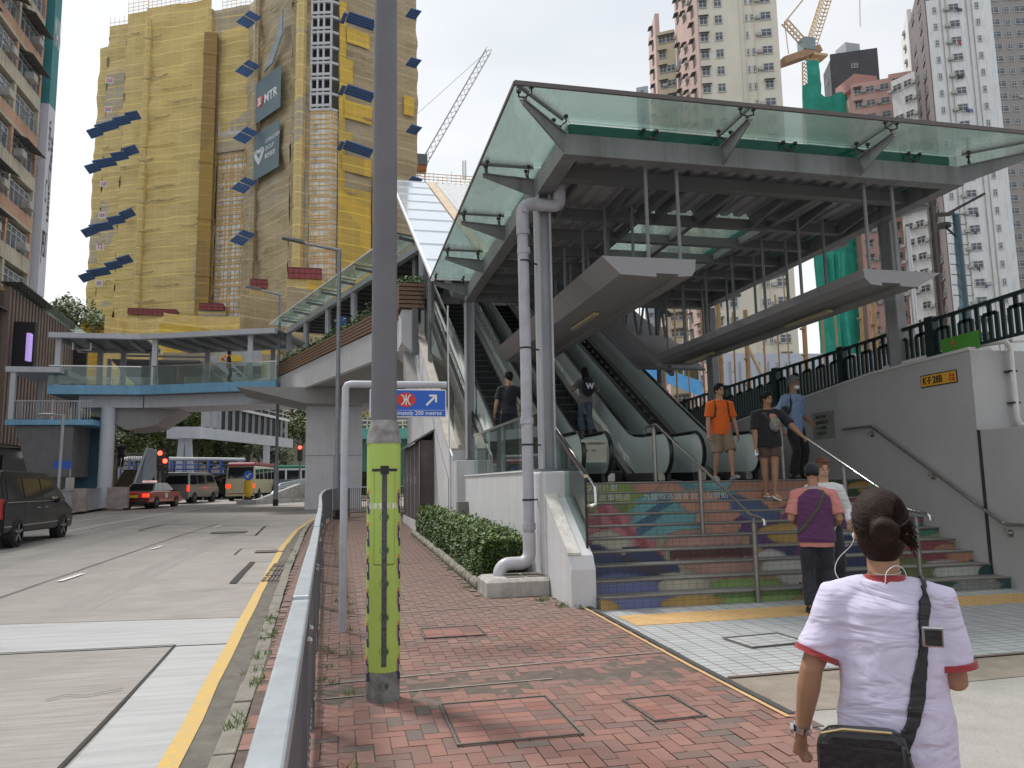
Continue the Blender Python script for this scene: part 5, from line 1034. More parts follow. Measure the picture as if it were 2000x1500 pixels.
# ---- trees
def tree_mesh(seed, h, r, n=2200, ls=.22):
    rt = random.Random(seed); b = B(); cl = []
    for k in range(16):
        a, rr_, z = rt.uniform(0, 6.28), r*math.sqrt(rt.random())*.8, h*(.45+.5*rt.random()); cl.append((V((rr_*math.cos(a), rr_*math.sin(a), z)), r*rt.uniform(.28, .5), rt.choice((0, 1, 1, 2))))
    for k in range(n):
        c, cr_, tone = rt.choice(cl); d = V((rt.gauss(0, 1), rt.gauss(0, 1), rt.gauss(0, .8))).normalized(); p = c+d*cr_*(rt.random()**.35); s = ls*rt.uniform(.6, 1.3)
        e = V((rt.gauss(0, 1), rt.gauss(0, 1), rt.gauss(0, .6))).normalized(); f = e.orthogonal().normalized(); b.k = tone if rt.random() < .7 else rt.choice((0, 1, 2)); b.add([p-e*s, p+f*s*.6, p+e*s, p-f*s*.6], [(0, 1, 2, 3)])
    tk = B(); tk.tube([(0, 0, -.5), (.1, 0, h*.3), (0, .1, h*.6)], .2, 7, rr=[h*.035, h*.025, h*.012])
    for c, cr_, _ in cl[:9]: tk.tube([(0, 0, h*.35), tuple(c*.6+V((0, 0, h*.15))), tuple(c)], .05, 5, rr=[h*.014, h*.009, h*.004])
    return b.mesh('crown', TL, recalc=False), tk.mesh('trunk', BARK)
TL = [mat('tree_leaf_light', (.13, .17, .05), .6, 0, .3, 2), mat('tree_leaf_mid', (.075, .11, .035), .6, 0, .3, 2), mat('tree_leaf_dark', (.035, .06, .02), .6, 0, .3, 2)]
BARK = mat('bark', (.07, .055, .04), .95, 0, .3, 6)
TM = [tree_mesh(s, h, r) for s, h, r in ((1, 7, 3.2), (2, 8.5, 3.6), (3, 6, 3.4))]
def tree(x, y, z, k, s, lab, group=None, rz=0):
    t = thing('leafy_tree', lab, 'tree', (x, y, z), group); t.scale = (s, s, s); t.rotation_euler = (0, 0, rz)
    for me in TM[k]: o = bpy.data.objects.new(me.name, me); col.objects.link(o); o.parent = t
    return t
rt = random.Random(9)
spots = [(225, 82), (262, 88), (300, 84), (335, 92), (372, 88), (410, 96), (445, 92), (482, 100), (520, 94), (556, 100), (350, 104), (440, 108), (280, 104)]
for k, (u, Y) in enumerate(spots):
    p = on(u, 945, Y); tree(p.x, Y, gz(Y)+(1.0 if Y < 100 else 3), k % 3, rt.uniform(.95, 1.25), 'leafy green roadside tree behind the gantry, %s from the left' % ordn[k].replace('nearest', 'first'), 'trees behind the gantry', rt.uniform(0, 6))
for k, (u, v, Y, s, lab) in enumerate(((148, 640, 130, 1.3, 'dark leafy tree on the hill left of the netted tower'), (130, 650, 140, 1.2, 'dark leafy tree at the left edge of the hill by the netted tower'), (770, 860, 70, .8, 'green tree behind the teal kiosk under the walkway'), (480, 810, 110, 1.2, 'green tree showing above the gantry catwalk'), (715, 860, 84, .8, 'green tree between the concrete pier and the green wrapped pole'))):
    p = on(u, v, Y); tree(p.x, Y, p.z-4*s, k % 3, s, lab)
hb_ = B(); hb_.ext([(-75, 140, 0), (-30, 135, 0), (-30, 135, 26), (-75, 140, 30)], (0, 60, 0)); struct(hb_.obj('hill', mat('hill_green', (.05, .075, .03), .95, 0, .4, .4)))
# teal kiosk building under the walkway
tk = thing('teal_building', 'small teal and white building with a balcony under the raised walkway', 'building', (3, 62, .6))
a, c = on(695, 855, 62), on(800, 915, 62); TEALP = mat('teal_paint', (.12, .42, .34), .6, 0, .1, 2)
B().box(a.x, c.x+3, 62, 68, .5, on(700, 855, 62).z).obj('wall', mat('dark_green_wall', (.05, .17, .12), .7), tk); B().box(a.x-.4, c.x+3, 61.2, 62, on(700, 858, 62).z, on(700, 838, 62).z).obj('fascia', TEALP, tk)
b = B(); z0, z1 = on(700, 838, 61).z, on(700, 822, 61).z
for k in range(12): x = a.x-.3+k*.55; b.box(x, x+.07, 61, 61.06, z0, z1)
b.box(a.x-.4, c.x+3, 61, 61.06, z1, z1+.08); b.box(a.x-.4, c.x+3, 61, 61.06, (z0+z1)/2, (z0+z1)/2+.05); b.obj('balcony_railing', WHITE, tk)
# island, guardrail, bollard
a, e = on(465, 985, 50), on(640, 958, 66); isl = B(); Zi = gz(55)
isl.add([(-6.2, 49.7, Zi-.1), (-5.0, 49.2, Zi-.1), (6, 58, Zi-.0), (14, 70, Zi), (6, 68, Zi), (-5.4, 54.5, Zi-.1)], [(0, 1, 2, 3, 4, 5)]); isl.ext([(-6.2, 49.7, Zi-.2), (-5.0, 49.2, Zi-.2), (6, 58, Zi-.1), (14, 70, Zi-.1), (6, 68, Zi-.1), (-5.4, 54.5, Zi-.2)], (0, 0, .25)); struct(isl.obj('traffic_island', CONCW))
gr = thing('guard_rail', 'grey steel crash barrier curving round the traffic island', 'guard rail', (-4.9, 52, Zi))
gp = [on(520, 977, 51.5), on(548, 945, 53), on(600, 935, 56), on(655, 930, 60), on(820, 925, 64)]
for p in gp: p.z = max(p.z, .4)
prof = B(); 
for dz in (.0, .13, .26): prof.tube([p-V((0, 0, dz)) for p in gp], .06, 6)
prof.obj('beam', GALV, gr, smooth=True)
for p in [gp[1].lerp(gp[2], .3), gp[2], gp[2].lerp(gp[3], .6), gp[3].lerp(gp[4], .3)]: B().box(p.x-.06, p.x+.06, p.y+.08, p.y+.2, .4, p.z).obj('post', GALV, gr)
wdg = B(); p = on(480, 985, 50.5); wdg.ext([(p.x+.6, 50.6, Zi), (p.x+4.2, 52.8, Zi), (p.x+4.2, 52.8, Zi+1.0), (p.x+3.2, 52.2, Zi+1.0)], (-.3, .6, 0)); struct(wdg.obj('island_ramp', CONCW))
bo = thing('keep_left_bollard', 'yellow traffic bollard with a round blue arrow disc on the island nose', 'bollard', (on(485, 985, 50.6).x, 50.6, Zi)); q = on(485, 965, 50.6); bx, by = q.x, 50.6
b = B(); b.ball((bx, by, Zi+.85), .27, .16, .72, 16, 10); b.obj('yellow_shell', mat('bollard_yellow', (.68, .42, .02), .4), bo, smooth=True)
b = B(); b.cyl((bx, by-.13, Zi+1.55), .30, -.04, 20, (0, 1, 0)); b.obj('blue_disc', SB, bo); b = B(); b.bar((bx+.12, by-.18, Zi+1.67), (bx-.1, by-.18, Zi+1.45), .06, .012, up=(0, 1, 0)); b.box(bx-.15, bx+.02, by-.186, by-.174, Zi+1.40, Zi+1.45); b.box(bx-.15, bx-.10, by-.186, by-.174, Zi+1.40, Zi+1.57); b.obj('arrow', WHITE, bo); B().cyl((bx, by, Zi), .22, .2, 12).obj('base', BLACK, bo)
RL = mat('red_signal_glow', (1, .04, .02), .4, emit=6)
def signal(lab, u, v, Y, twin):
    q = on(u, v, Y); t = thing('traffic_light', lab, 'traffic light', (q.x, Y, gz(Y))); B().tube([(q.x, Y+.15, gz(Y)), (q.x, Y+.15, q.z)], .06, 8).obj('pole', STEELD, t)
    for k in range(2 if twin else 1):
        dx, dz = (.28*k, -.45*k); b = B(); b.box(q.x+dx-.17, q.x+dx+.17, Y-.05, Y+.15, q.z+dz-.95, q.z+dz+.25); b.obj('housing', BLACK, t, bevel=.03)
        b = B(); b.ball((q.x+dx, Y-.06, q.z+dz), .13, .05, .13, 14, 8); b.obj('red_lens', RL, t, smooth=True)
        b = B()
        for zz in (-.35, -.68): b.ball((q.x+dx, Y-.055, q.z+dz+zz), .12, .04, .12, 12, 6)
        b.obj('dark_lens', mat('unlit_lens', (.03, .03, .02), .3), t)
signal('traffic light showing red at the foot of the footbridge stairs behind the taxi', 313, 885, 47.5, True)
signal('single traffic light showing red beside the concrete pier', 586, 874, 56, False)
# ================= CONSTRUCTION TOWER =================
NET = mat('scaffold_net', (.46, .33, .10), .9, 0, .1, .05, rgb2=(.26, .20, .12))
def netmat(name, c1, c2, c3):
    m = mat(name, c1, .9, 0, .1, .035, rgb2=c2, aniso=(1, 1, .5)); n, l = nodes_of(m); bb = n['Principled BSDF']; src = bb.inputs['Base Color'].links[0].from_socket; tcx = n['Texture Coordinate']
    sep = n.new('ShaderNodeSeparateXYZ'); l(tcx.outputs['Object'], sep.inputs[0])
    def lines(sock, per, wd, dst_in, col_, fac):
        a = n.new('ShaderNodeMath'); a.operation = 'MULTIPLY'; a.inputs[1].default_value = 1/per; l(sock, a.inputs[0]); f = n.new('ShaderNodeMath'); f.operation = 'FRACT'; l(a.outputs[0], f.inputs[0])
        g = n.new('ShaderNodeMath'); g.operation = 'LESS_THAN'; g.inputs[1].default_value = wd/per; l(f.outputs[0], g.inputs[0]); h = n.new('ShaderNodeMath'); h.operation = 'MULTIPLY'; h.inputs[1].default_value = fac; l(g.outputs[0], h.inputs[0])
        mx_ = n.new('ShaderNodeMix'); mx_.data_type = 'RGBA'; mx_.inputs[7].default_value = (*col_, 1); l(h.outputs[0], mx_.inputs[0]); l(dst_in, mx_.inputs[6]); return mx_.outputs[2]
    vx = n.new('ShaderNodeTexVoronoi'); vx.feature = 'F1'; vx.distance = 'CHEBYCHEV'; vx.inputs['Scale'].default_value = .085; l(tcx.outputs['Object'], vx.inputs['Vector']); sc = n.new('ShaderNodeSeparateColor'); l(vx.outputs['Color'], sc.inputs[0])
    gt = n.new('ShaderNodeMath'); gt.operation = 'GREATER_THAN'; gt.inputs[1].default_value = .72; l(sc.outputs[0], gt.inputs[0]); g2 = n.new('ShaderNodeMath'); g2.operation = 'MULTIPLY'; g2.inputs[1].default_value = .75; l(gt.outputs[0], g2.inputs[0])
    mx_ = n.new('ShaderNodeMix'); mx_.data_type = 'RGBA'; mx_.inputs[7].default_value = (*c3, 1); l(g2.outputs[0], mx_.inputs[0]); l(src, mx_.inputs[6]); o = mx_.outputs[2]
    o = lines(sep.outputs[2], 3.1, .28, o, tuple(min(1, k*1.35) for k in c1), .6); o = lines(sep.outputs[2], 1.55, .14, o, tuple(k*1.3 for k in c1), .4); o = lines(sep.outputs[0], 2.4, .16, o, tuple(k*1.3 for k in c1), .28); l(o, bb.inputs['Base Color'])
    fx_ = n.new('ShaderNodeTexNoise'); fx_.inputs['Scale'].default_value = .8; fx_.inputs['Detail'].default_value = 8; fx_.inputs['Roughness'].default_value = .75; mpz = n.new('ShaderNodeMapping'); mpz.inputs['Scale'].default_value = (.6, .6, 2.2); l(tcx.outputs['Object'], mpz.inputs['Vector']); l(mpz.outputs[0], fx_.inputs['Vector'])
    bp = n.new('ShaderNodeBump'); bp.inputs['Distance'].default_value = .8; bp.inputs['Strength'].default_value = .9; l(fx_.outputs['Fac'], bp.inputs['Height']); l(bp.outputs[0], bb.inputs['Normal']); return m
NOC = netmat('ochre_net', (.80, .60, .22), (.65, .52, .27), (.47, .43, .36)); NBR = netmat('tan_net', (.56, .44, .26), (.44, .36, .24), (.50, .43, .31)); NYE = netmat('yellow_net', (.85, .57, .10), (.72, .48, .10), (.60, .42, .12))
tw = thing('construction_tower', 'huge high rise under construction wrapped in ochre scaffold netting', 'building', (-20, 145, 30))
def cn_(a, c):
    n = V((c.y-a.y, -(c.x-a.x), 0)).normalized(); return n if n.x*a.x+n.y*a.y < 0 else -n
def gp2(u, Y, v=600): p = px(u, v, Y=Y); return V((p.x, p.y, 0))
def wall_to(start, az, u, v=600):
    d = ray(u, v); d2 = V((d.x, d.y)); e = V((math.sin(R(az)), math.cos(R(az)))); # start + t e = s d2
    den = e.x*d2.y-e.y*d2.x; t = (-start.x*d2.y+start.y*d2.x)/den; return V((start.x+e.x*t, start.y+e.y*t, 0))
rn = random.Random(21)
def netwall(name, a, c, z0, z1, m, off=.6, step=3.1, seam=True):
    L_ = (c-a).length; nu = max(2, int(L_/2.0)); nv = max(2, int((z1-z0)/1.0)); n = cn_(a, c)
    def fn(s, t):
        p = a.lerp(c, s); z = z0+(z1-z0)*t; sag = abs(((z/6.2) % 1)-.5)*2; dd = off*(noise.noise(V((p.x*.25, p.y*.25, z*.3)))+.8*(1-sag)**3*(.5+noise.noise(V((p.x*.1, 1, z//6.2)))))
        return V((p.x, p.y, z))+n*dd
    return B().grid(fn, nu, nv).obj(name, m, tw, smooth=False, recalc=False)
C0 = gp2(640, 140); 
Bl = wall_to(C0, -31-180+180, 600)      # towards left/back
F1 = wall_to(C0, -75, 600); F2 = wall_to(F1, -75, 562); F2b = V((F2.x, F2.y+1.5, 0)); F3 = wall_to(F2b, -33, 478)
G1 = V((F3.x+1, F3.y+9, 0)); A1 = wall_to(F3+V((0, 2, 0)), -60, 472); A2 = wall_to(A1, -64.6, 415); A3 = wall_to(A2, -64.6, 392); A4 = wall_to(A3, -64.6, 262); A5 = A4+V((-.5, 2.5, 0)); A6 = wall_to(A5, -64.6, 222); A7 = A6+V((-.5, 2.5, 0)); A8 = wall_to(A7, -64.6, 186); A9 = A8+V((.0, 3, 0)); A10 = wall_to(A9, -64.6, 168)
H1 = wall_to(C0, 67, 655); H2 = wall_to(C0, 67, 722); H3 = wall_to(C0, 67, 815)
ZB = 24; ZT2 = 205
def topz(u, v, p): return px(u, v, Y=p.y).z
ZA1 = topz(480, 8, A1); ZA8 = topz(210, 52, A8); ZA4 = topz(330, 22, A4); ZA6 = topz(250, 28, A6)
netwall('net_wall', F1, F2, ZB, ZT2, NBR); netwall('net_wall', F2b, F3, ZB, ZT2, NBR, .8); netwall('net_wall', A1, A2, topz(440, 300, A2), ZA1, NOC)
netwall('net_wall', A2, A3, ZB, ZA1, NBR); netwall('net_wall', A3, A4, ZB, ZA4, NOC, .8); netwall('net_wall', A4, A5, ZB, ZA4, NBR); netwall('net_wall', A5, A6, ZB, ZA6, NOC); netwall('net_wall', A6, A7, ZB, ZA6, NBR); netwall('net_wall', A7, A8, ZB, ZA8, NOC); netwall('net_wall', A8, A9, ZB, ZA8, NBR); netwall('net_wall', A9, A10, ZB, ZA8-3, NOC)
netwall('net_wall', H1, H2, ZB, ZT2, NBR, .7); netwall('net_wall', H2, H3, ZB, ZT2, NBR, .7); netwall('net_wall', F2, F2b, ZB, ZT2, NBR); netwall('net_wall', F3, A1, ZB, ZA1, NBR)
# concrete core behind so nothing shows through
b = B(); cx = [F1, F2b, F3, A1, A2, A4, A6, A8, A10]; b.ext([p+V((1.5, 4, ZB-8)) for p in cx]+[A10+V((20, 40, ZB-8)), H3+V((-10, 40, ZB-8)), H3+V((-3, 3, ZB-8)), C0+V((0, 3, ZB-8))], (0, 0, ZA8-ZB)); b.obj('core', mat('bare_concrete', (.30, .29, .275), .9, 0, .15, .3), tw)
b = B(); b.ext([p+V((1.5, 4, ZA8-10)) for p in (F1, F2b, F3)]+[F3+V((10, 30, ZA8-10)), H3+V((-8, 30, ZA8-10)), H3+V((-3, 3, ZA8-10)), C0+V((0, 3, ZA8-10))], (0, 0, ZT2-ZA8+10)); b.obj('core', MATS['bare_concrete'], tw)
# window columns in a grid of orange battens on white sheeting
PL = mat('white_sheeting', (.62, .62, .60), .6, 0, .1, .3); n_, l_ = nodes_of(PL); bb_ = n_['Principled BSDF']; src = bb_.inputs['Base Color'].links[0].from_socket
ORB = mat('orange_battens', (.72, .46, .15), .7, 0, .1, 2); BRZ = mat('grey_glazing', (.34, .36, .38), .3, 0, .2, .5)
def battens(a, c, z0, z1, nm):
    n = cn_(a, c); L_ = (c-a).length; B().ext([a+V((0, 0, z0)), c+V((0, 0, z0)), c+V((0, 0, z1)), a+V((0, 0, z1))], n*-.3).obj(nm, PL, tw)
    g = B(); k = 0; s = .3; rz_ = random.Random(3)
    while s < L_: p = a.lerp(c, s/L_)+n*.15; g.bar(p+V((0, 0, z0)), p+V((0, 0, z1)), .10, .1, up=n); s += rz_.choice((.5, .9, 1.1))
    z = z0+.5
    while z < z1: g.bar(a+n*.15+V((0, 0, z)), c+n*.15+V((0, 0, z)), .1, .14); g.bar(a+n*.15+V((0, 0, z+.35)), c+n*.15+V((0, 0, z+.35)), .1, .12) if rz_.random() < .6 else 0; z += rz_.choice((.9, 1.2))
    g.obj('battens', ORB, tw); w_ = B(); z = z0+1
    while z < z1-2:
        for q in range(int(L_/2.2)): p = a.lerp(c, (q+.25)*2.2/L_)+n*.06; p2 = a.lerp(c, (q+.65)*2.2/L_)+n*.06; w_.quad(p+V((0, 0, z)), p2+V((0, 0, z)), p2+V((0, 0, z+1.6)), p+V((0, 0, z+1.6))); w_.obj('covered_window', BRZ, tw, recalc=False); w_ = B()
        z += 3.1
battens(A1+V((0, .6, 0)), A2+V((0, .6, 0)), ZB, topz(440, 292, A2), 'sheeted_bay'); zwb = topz(625, 212, C0); battens(F1, C0, ZB+14, zwb, 'sheeted_bay'); battens(C0, H1, ZB+14, zwb, 'sheeted_bay')
# bare balconies above the battens, and open floors in the left recess
bal = B(); n = cn_(F1, C0); z = zwb
bal2 = B(); 
while z < ZT2-4:
    for (p, q) in ((F1, C0), (C0, H1)): bal.bar(p+V((0, 0, z)), q+V((0, 0, z)), .5, .45); bal.bar(p+n*.3+V((0, 0, z+.75)), q+n*.3+V((0, 0, z+.75)), .12, .5) if p is F1 else 0
    for s in (.0, .33, .62, 1.0): p = F1.lerp(C0, s); bal.bar(p+V((0, 0, z)), p+V((0, 0, z+3.1)), .35, .4, up=n)
    p = F1.lerp(C0, .1); q = F1.lerp(C0, .55); bal2.quad(p+V((0, 1.2, z)), C0+V((0, 1.2, z)), C0+V((0, 1.2, z+3)), p+V((0, 1.2, z+3))); z += 3.1
bal.obj('bare_balconies', mat('raw_white_concrete', (.50, .50, .52), .85, 0, .12, .6), tw); bal2.obj('dark_openings', mat('dark_opening', (.03, .035, .045), .8), tw, recalc=False)
b = B(); z0 = topz(440, 292, A2); b2 = B()
for k in range(3): b.bar(A1+V((0, .2, z0+k*3.1)), A2+V((0, .2, z0+k*3.1)), .4, .7)
for s in (.05, .4, .62, .97): p = A1.lerp(A2, s); b.bar(p+V((0, .2, z0)), p+V((0, .2, z0+6.5)), .4, .4, up=(0, 1, 0))
b.obj('open_floor_frame', MATS['raw_white_concrete'], tw); b2.quad(A1+V((0, .8, z0)), A2+V((0, .8, z0)), A2+V((0, .8, z0+7)), A1+V((0, .8, z0+7))); b2.obj('dark_openings', MATS['dark_opening'], tw, recalc=False)
# yellow patches
def patch(a, c, s0, s1, v0, v1, u, m=NYE, o=.6):
    n = cn_(a, c); p, q = a.lerp(c, s0)+n*o, a.lerp(c, s1)+n*o; z1, z0 = px(u, v0, Y=p.y).z, px(u, v1, Y=p.y).z; netwall('net_patch', p, q, max(z0, ZB), z1, m, .3)
patch(H1, H2, .0, .98, 365, 585, 690); patch(H1, H2, .0, .4, 110, 175, 670); patch(H1, H2, .15, .98, 196, 232, 700); patch(H1, H2, .0, .4, 255, 285, 670); patch(H1, H2, .1, .98, 302, 335, 700); patch(H1, H2, .2, .9, 55, 85, 700); patch(H2, H3, .02, .45, 340, 560, 745); patch(H2, H3, .68, .9, 185, 222, 790)
patch(H1, H1.lerp(H2, .2), .0, 1, 0, 370, 660, NYE, .4)
# vertical rubbish chute and folded columns
ch = B(); p = A3.lerp(A3, 0)+V((0.6, -1.6, 0)); z1 = px(402, 68, Y=p.y).z; ch.box(p.x-1.3, p.x+1.3, p.y-1.2, p.y+1.2, ZB, z1); ch.obj('chute_shaft', netmat('chute_net', (.42, .27, .09), (.34, .23, .11), (.46, .31, .08)), tw)
b = B(); z = ZB+8
while z < z1: b.box(p.x-1.45, p.x+1.45, p.y-1.35, p.y+1.35, z, z+.4); z += 12
b.obj('chute_bands', MATS['chute_net'], tw)
p = F2b.lerp(F3, .78); B().tube([p+V((-.6, -1.0, ZB+5)), p+V((-.6, -1, ZT2))], .7, 6).obj('net_column', MATS['tan_net'], tw); p = F2.lerp(F1, .45); B().tube([p+V((0, -.5, ZB+8)), p+V((0, -.5, ZT2))], 1.0, 6).obj('net_column', MATS['ochre_net'], tw)
for s in (.0, .95): p = A3.lerp(A4, s); B().tube([p+V((0, -.3, ZB)), p+V((0, -.3, ZA1))], .8, 6).obj('net_column', MATS['ochre_net'], tw)
# scaffold poles sticking out on top
b = B()
for (a, c, zt, nfl) in ((A1, A2, ZA1, 2), (A3, A4, ZA4, 2), (A5, A6, ZA6, 2), (A7, A8, ZA8, 1)):
    b = B(); n = int((c-a).length/1.1)
    for k in range(n+1): p = a.lerp(c, k/n); b.bar(p+V((0, 0, zt-1)), p+V((0, 0, zt+nfl*1.6+rn.uniform(-.2, .8))), .07, .07)
    for q in range(nfl*2): b.bar(a+V((0, 0, zt+q*.8)), c+V((0, 0, zt+q*.8+rn.uniform(-.1, .1))), .07, .07)
    b.obj('top_scaffold', ORB, tw)
# loose sagging net edges, tears and bamboo ties on the wrapped faces
DKN = mat('net_tear_shadow', (.05, .04, .03), .95, 0, .3, 2)
def flaps(a, c, z1, n_, seed):
    rg = random.Random(seed); n = cn_(a, c); L_ = (c-a).length
    for k in range(n_):
        s = rg.uniform(.04, .8); w_ = rg.uniform(.18, .5); z = ZB+10+int(rg.uniform(0, (z1-ZB-14)/3.1))*3.1; p, q = a.lerp(c, s)+n*.95, a.lerp(c, min(1, s+w_))+n*.95; b = B(); P_ = [p.lerp(q, t/8)+V((0, 0, z-.3*math.sin(math.pi*t/8)+rg.uniform(-.16, .16))) for t in range(9)]
        b.tube(P_, .2, 5, rr=[rg.uniform(.06, .17) for _ in P_]); b.obj('loose_net_fold', rg.choice((NOC, NBR, NBR)), tw)
        if rg.random() < .0: m_ = P_[4]; B().ext([m_+n*.1, m_+n*.1+(q-p).normalized()*rg.uniform(.4, 1.2)+V((0, 0, -.2)), m_+n*.1+V((0, 0, rg.uniform(.8, 1.8)))], n*.05).obj('net_tear', DKN, tw)
flaps(A3, A4, ZA4, 26, 1); flaps(F2b, F3, ZT2-40, 20, 2); flaps(A5, A6, ZA6, 9, 3); flaps(H1, H2, ZT2-40, 12, 4); flaps(A7, A8, ZA8, 7, 5); flaps(F1, F2, ZT2-40, 8, 6)
# blue catch fans
BF = mat('blue_catch_fan', (.045, .11, .28), .5, .1, .2, .8); FR = mat('fan_frame', (.10, .16, .30), .5)
def fan(pts, Yref, n, out=2.6, rise=1.3, d=(1, 0)):
    for (u0, v0, u1, v1) in pts:
        a = px(u0, v0, Y=Yref); c = px(u1, v1, Y=Yref); n_ = V((c.y-a.y, -(c.x-a.x), 0)).normalized(); dd = V(d).normalized() if len(d) == 3 else V((d[0], d[1], 0)).normalized()
        b = B(); b.ext([a, c, c+dd*out+V((0, 0, rise)), a+dd*out+V((0, 0, rise))], (0, 0, .12)); b.k = 1
        for k in range(5): t0 = k/4; b.bar(a+dd*out*t0+V((0, 0, rise*t0-.06)), c+dd*out*t0+V((0, 0, rise*t0-.06)), .1, .1)
        b.obj('catch_fan', [BF, FR], tw)
AY = A5.y-6
for v in (262, 333, 456, 546):
    k = (v-262)*.055; v += rn.uniform(-3, 3); fan([(178-k, v+8, 202-k, v-1+rn.uniform(-2, 2)), (193-k, v-2, 233-k, v-12+rn.uniform(-2, 3)), (228-k, v-16+rn.uniform(-2, 2), 256-k, v-22), (251-k, v-26, 276-k, v-33+rn.uniform(-3, 3))], AY, 0, 1.7, .9, (-.35, -1))
for (u, v) in ((490, 50), (488, 145), (484, 275), (481, 372), (478, 474)): fan([(u-6, v+6, u+8, v-6), (u+10, v-8, u+20, v-16)], F3.y-6, 0, 2.4, .4, (-.9, -.5))
for (u, v) in ((700, 50), (697, 190), (694, 298)): fan([(u-36, v-6, u-28, v-4), (u-25, v-8, u+28, v+10)], H1.y-3, 0, 2.4, .6, (.3, -1))
for (u, v) in ((800, 30), (800, 125), (801, 255), (802, 355)): fan([(u-8, v+2, u+12, v+8)], H3.y-3, 0, 2.2, .6, (.5, -1))
# red steel boxes at the foot
RB = mat('red_steel_box', (.26, .05, .055), .5, .1, .15, 1)
for (u0, v0, u1, v1, Y, lab) in ((250, 602, 345, 616, A4.y-7, 'long'), (390, 592, 436, 606, A3.y-4, ''), (490, 545, 545, 564, F3.y-7, ''), (563, 522, 628, 545, F2.y-5, '')):
    a, c = px(u0, v0, Y=Y), px(u1, v1, Y=Y); b = B(); b.box(a.x, c.x, Y, Y+2.5, c.z, a.z); b.obj('red_platform', RB, tw)
    b = B(); n = int((c.x-a.x)/.9)
    for k in range(n+1): x = a.x+(c.x-a.x)*k/n; b.box(x-.06, x+.06, Y-.1, Y, c.z, a.z)
    b.box(a.x, c.x, Y-.1, Y, a.z-.1, a.z+.06); b.box(a.x, c.x, Y-.1, Y, (a.z+c.z)/2-.05, (a.z+c.z)/2+.05); b.obj('platform_ribs', mat('dark_red_rib', (.16, .03, .035), .5), tw)
    B().box(a.x-.3, c.x+.5, Y+.5, Y+4, ZB-4, c.z-.02).obj('netted_base', MATS['ochre_net'], tw)
# floor boards and banners
FW = mat('floor_board_white', (.62, .60, .60), .6); FRD = mat('floor_board_red', (.50, .04, .10), .5)
for (tx_, u, v) in (('25/F', 214, 157), ('20/F', 211, 213), ('15/F', 202, 359), ('10/F', 199, 420), ('T2', 195, 482), ('5/F', 193, 553)):
    Y = A8.y-2.6; p = px(u, v, Y=Y); f = B().box(p.x-.75, p.x+.75, Y, Y+.1, p.z-.7, p.z+.7).obj('floor_board', FW, tw); text_mesh('lettering', tx_, 1.15 if len(tx_) > 2 else 1.6, FRD, frame((p.x, Y-.06, p.z-.42), (1, 0, 0)), f, align='CENTER', sx=.62, bold=.02); 
BNR = mat('slate_banner', (.105, .155, .18), .6, 0, .08, .4); dB = (F2b-F3).normalized(); nB = V((dB.y, -dB.x, 0))
def banner(u0, v0, u1, v1, hgt):
    p0 = wall_to(F2b, -33, u0, v0); p1 = wall_to(F2b, -33, u1, v1); a = V((*px(u0, v0, Y=p0.y).xy, px(u0, v0, Y=p0.y).z)); c = V((*px(u1, v1, Y=p1.y).xy, px(u1, v1, Y=p1.y).z)); a += nB*1.2; c += nB*1.2; zt = (a.z+c.z)/2; a.z = c.z = zt
    f = B().ext([a, c, c-V((0, 0, hgt)), a-V((0, 0, hgt))], nB*.08).obj('banner', BNR, tw); return a, c, f
a, c, f = banner(512, 170, 561, 128, 8.6); L_ = (c-a).length
o = a+(c-a)*.36+nB*.15-V((0, 0, 5.6)); text_mesh('lettering', 'MTR', L_*.26, WHITE, frame(o, dB), f, bold=.05, sx=1.0)
b = B(); q = a+(c-a)*.19+nB*.15-V((0, 0, 4.6)); r_ = L_*.125; b.ext([q+dB*r_*math.cos(t/20*6.283)+V((0, 0, r_*math.sin(t/20*6.283))) for t in range(20)], nB*.05); b.obj('emblem_disc', MATS['sign_red'], f)
b = B(); q += nB*.1; b.bar(q-V((0, 0, r_*.62)), q+V((0, 0, r_*.62)), .3, .05, up=nB); b.bar(q-dB*r_*.4, q+dB*r_*.4, .05, .3, up=(0, 0, 1))
for sg in (-1, 1):
    for dz in (-1, 1): b.bar(q+V((0, 0, dz*.1)), q+dB*sg*r_*.5+V((0, 0, dz*r_*.62)), .05, .3)
b.obj('emblem', WHITE, f)
a, c, f = banner(509, 272, 558, 232, 9.5); L_ = (c-a).length
for k, (tx_, s_) in enumerate((('CHINACHEM', .115), ('GROUP', .125), ('華懋集團', .12))): text_mesh('lettering', tx_, L_*s_, WHITE, frame(a+(c-a)*.45+nB*.15-V((0, 0, 3.2+k*1.6)), dB), f, sx=.86)
b = B()
for k in range(3):
    rr_ = L_*(.19-.045*k); q = a+(c-a)*.22+nB*.14-V((0, 0, 4.9)); P_ = []
    for t in range(25): th = t/24*6.283; P_.append(q+dB*(rr_*.95*math.sin(th)**3)+V((0, 0, rr_*(.81*math.cos(th)-.32*math.cos(2*th)-.12*math.cos(3*th)))))
    b.tube(P_, .12, 5, cap=False)
b.obj('heart_emblem', WHITE, f)
b = B(); p0 = F2b.lerp(F3, .08)+nB*1.5; z = px(555, 10, Y=p0.y).z; b.ext([p0+V((0, 0, z-1)), p0+V((0, 0, z-6)), p0-dB*3.5+V((0, 0, z-10.5)), p0-dB*7+V((0, 0, z-11)), p0-dB*2.5+V((0, 0, z-6))], nB*.3); b.obj('torn_banner', mat('torn_grey_banner', (.24, .28, .30), .7, 0, .3, .4), tw)
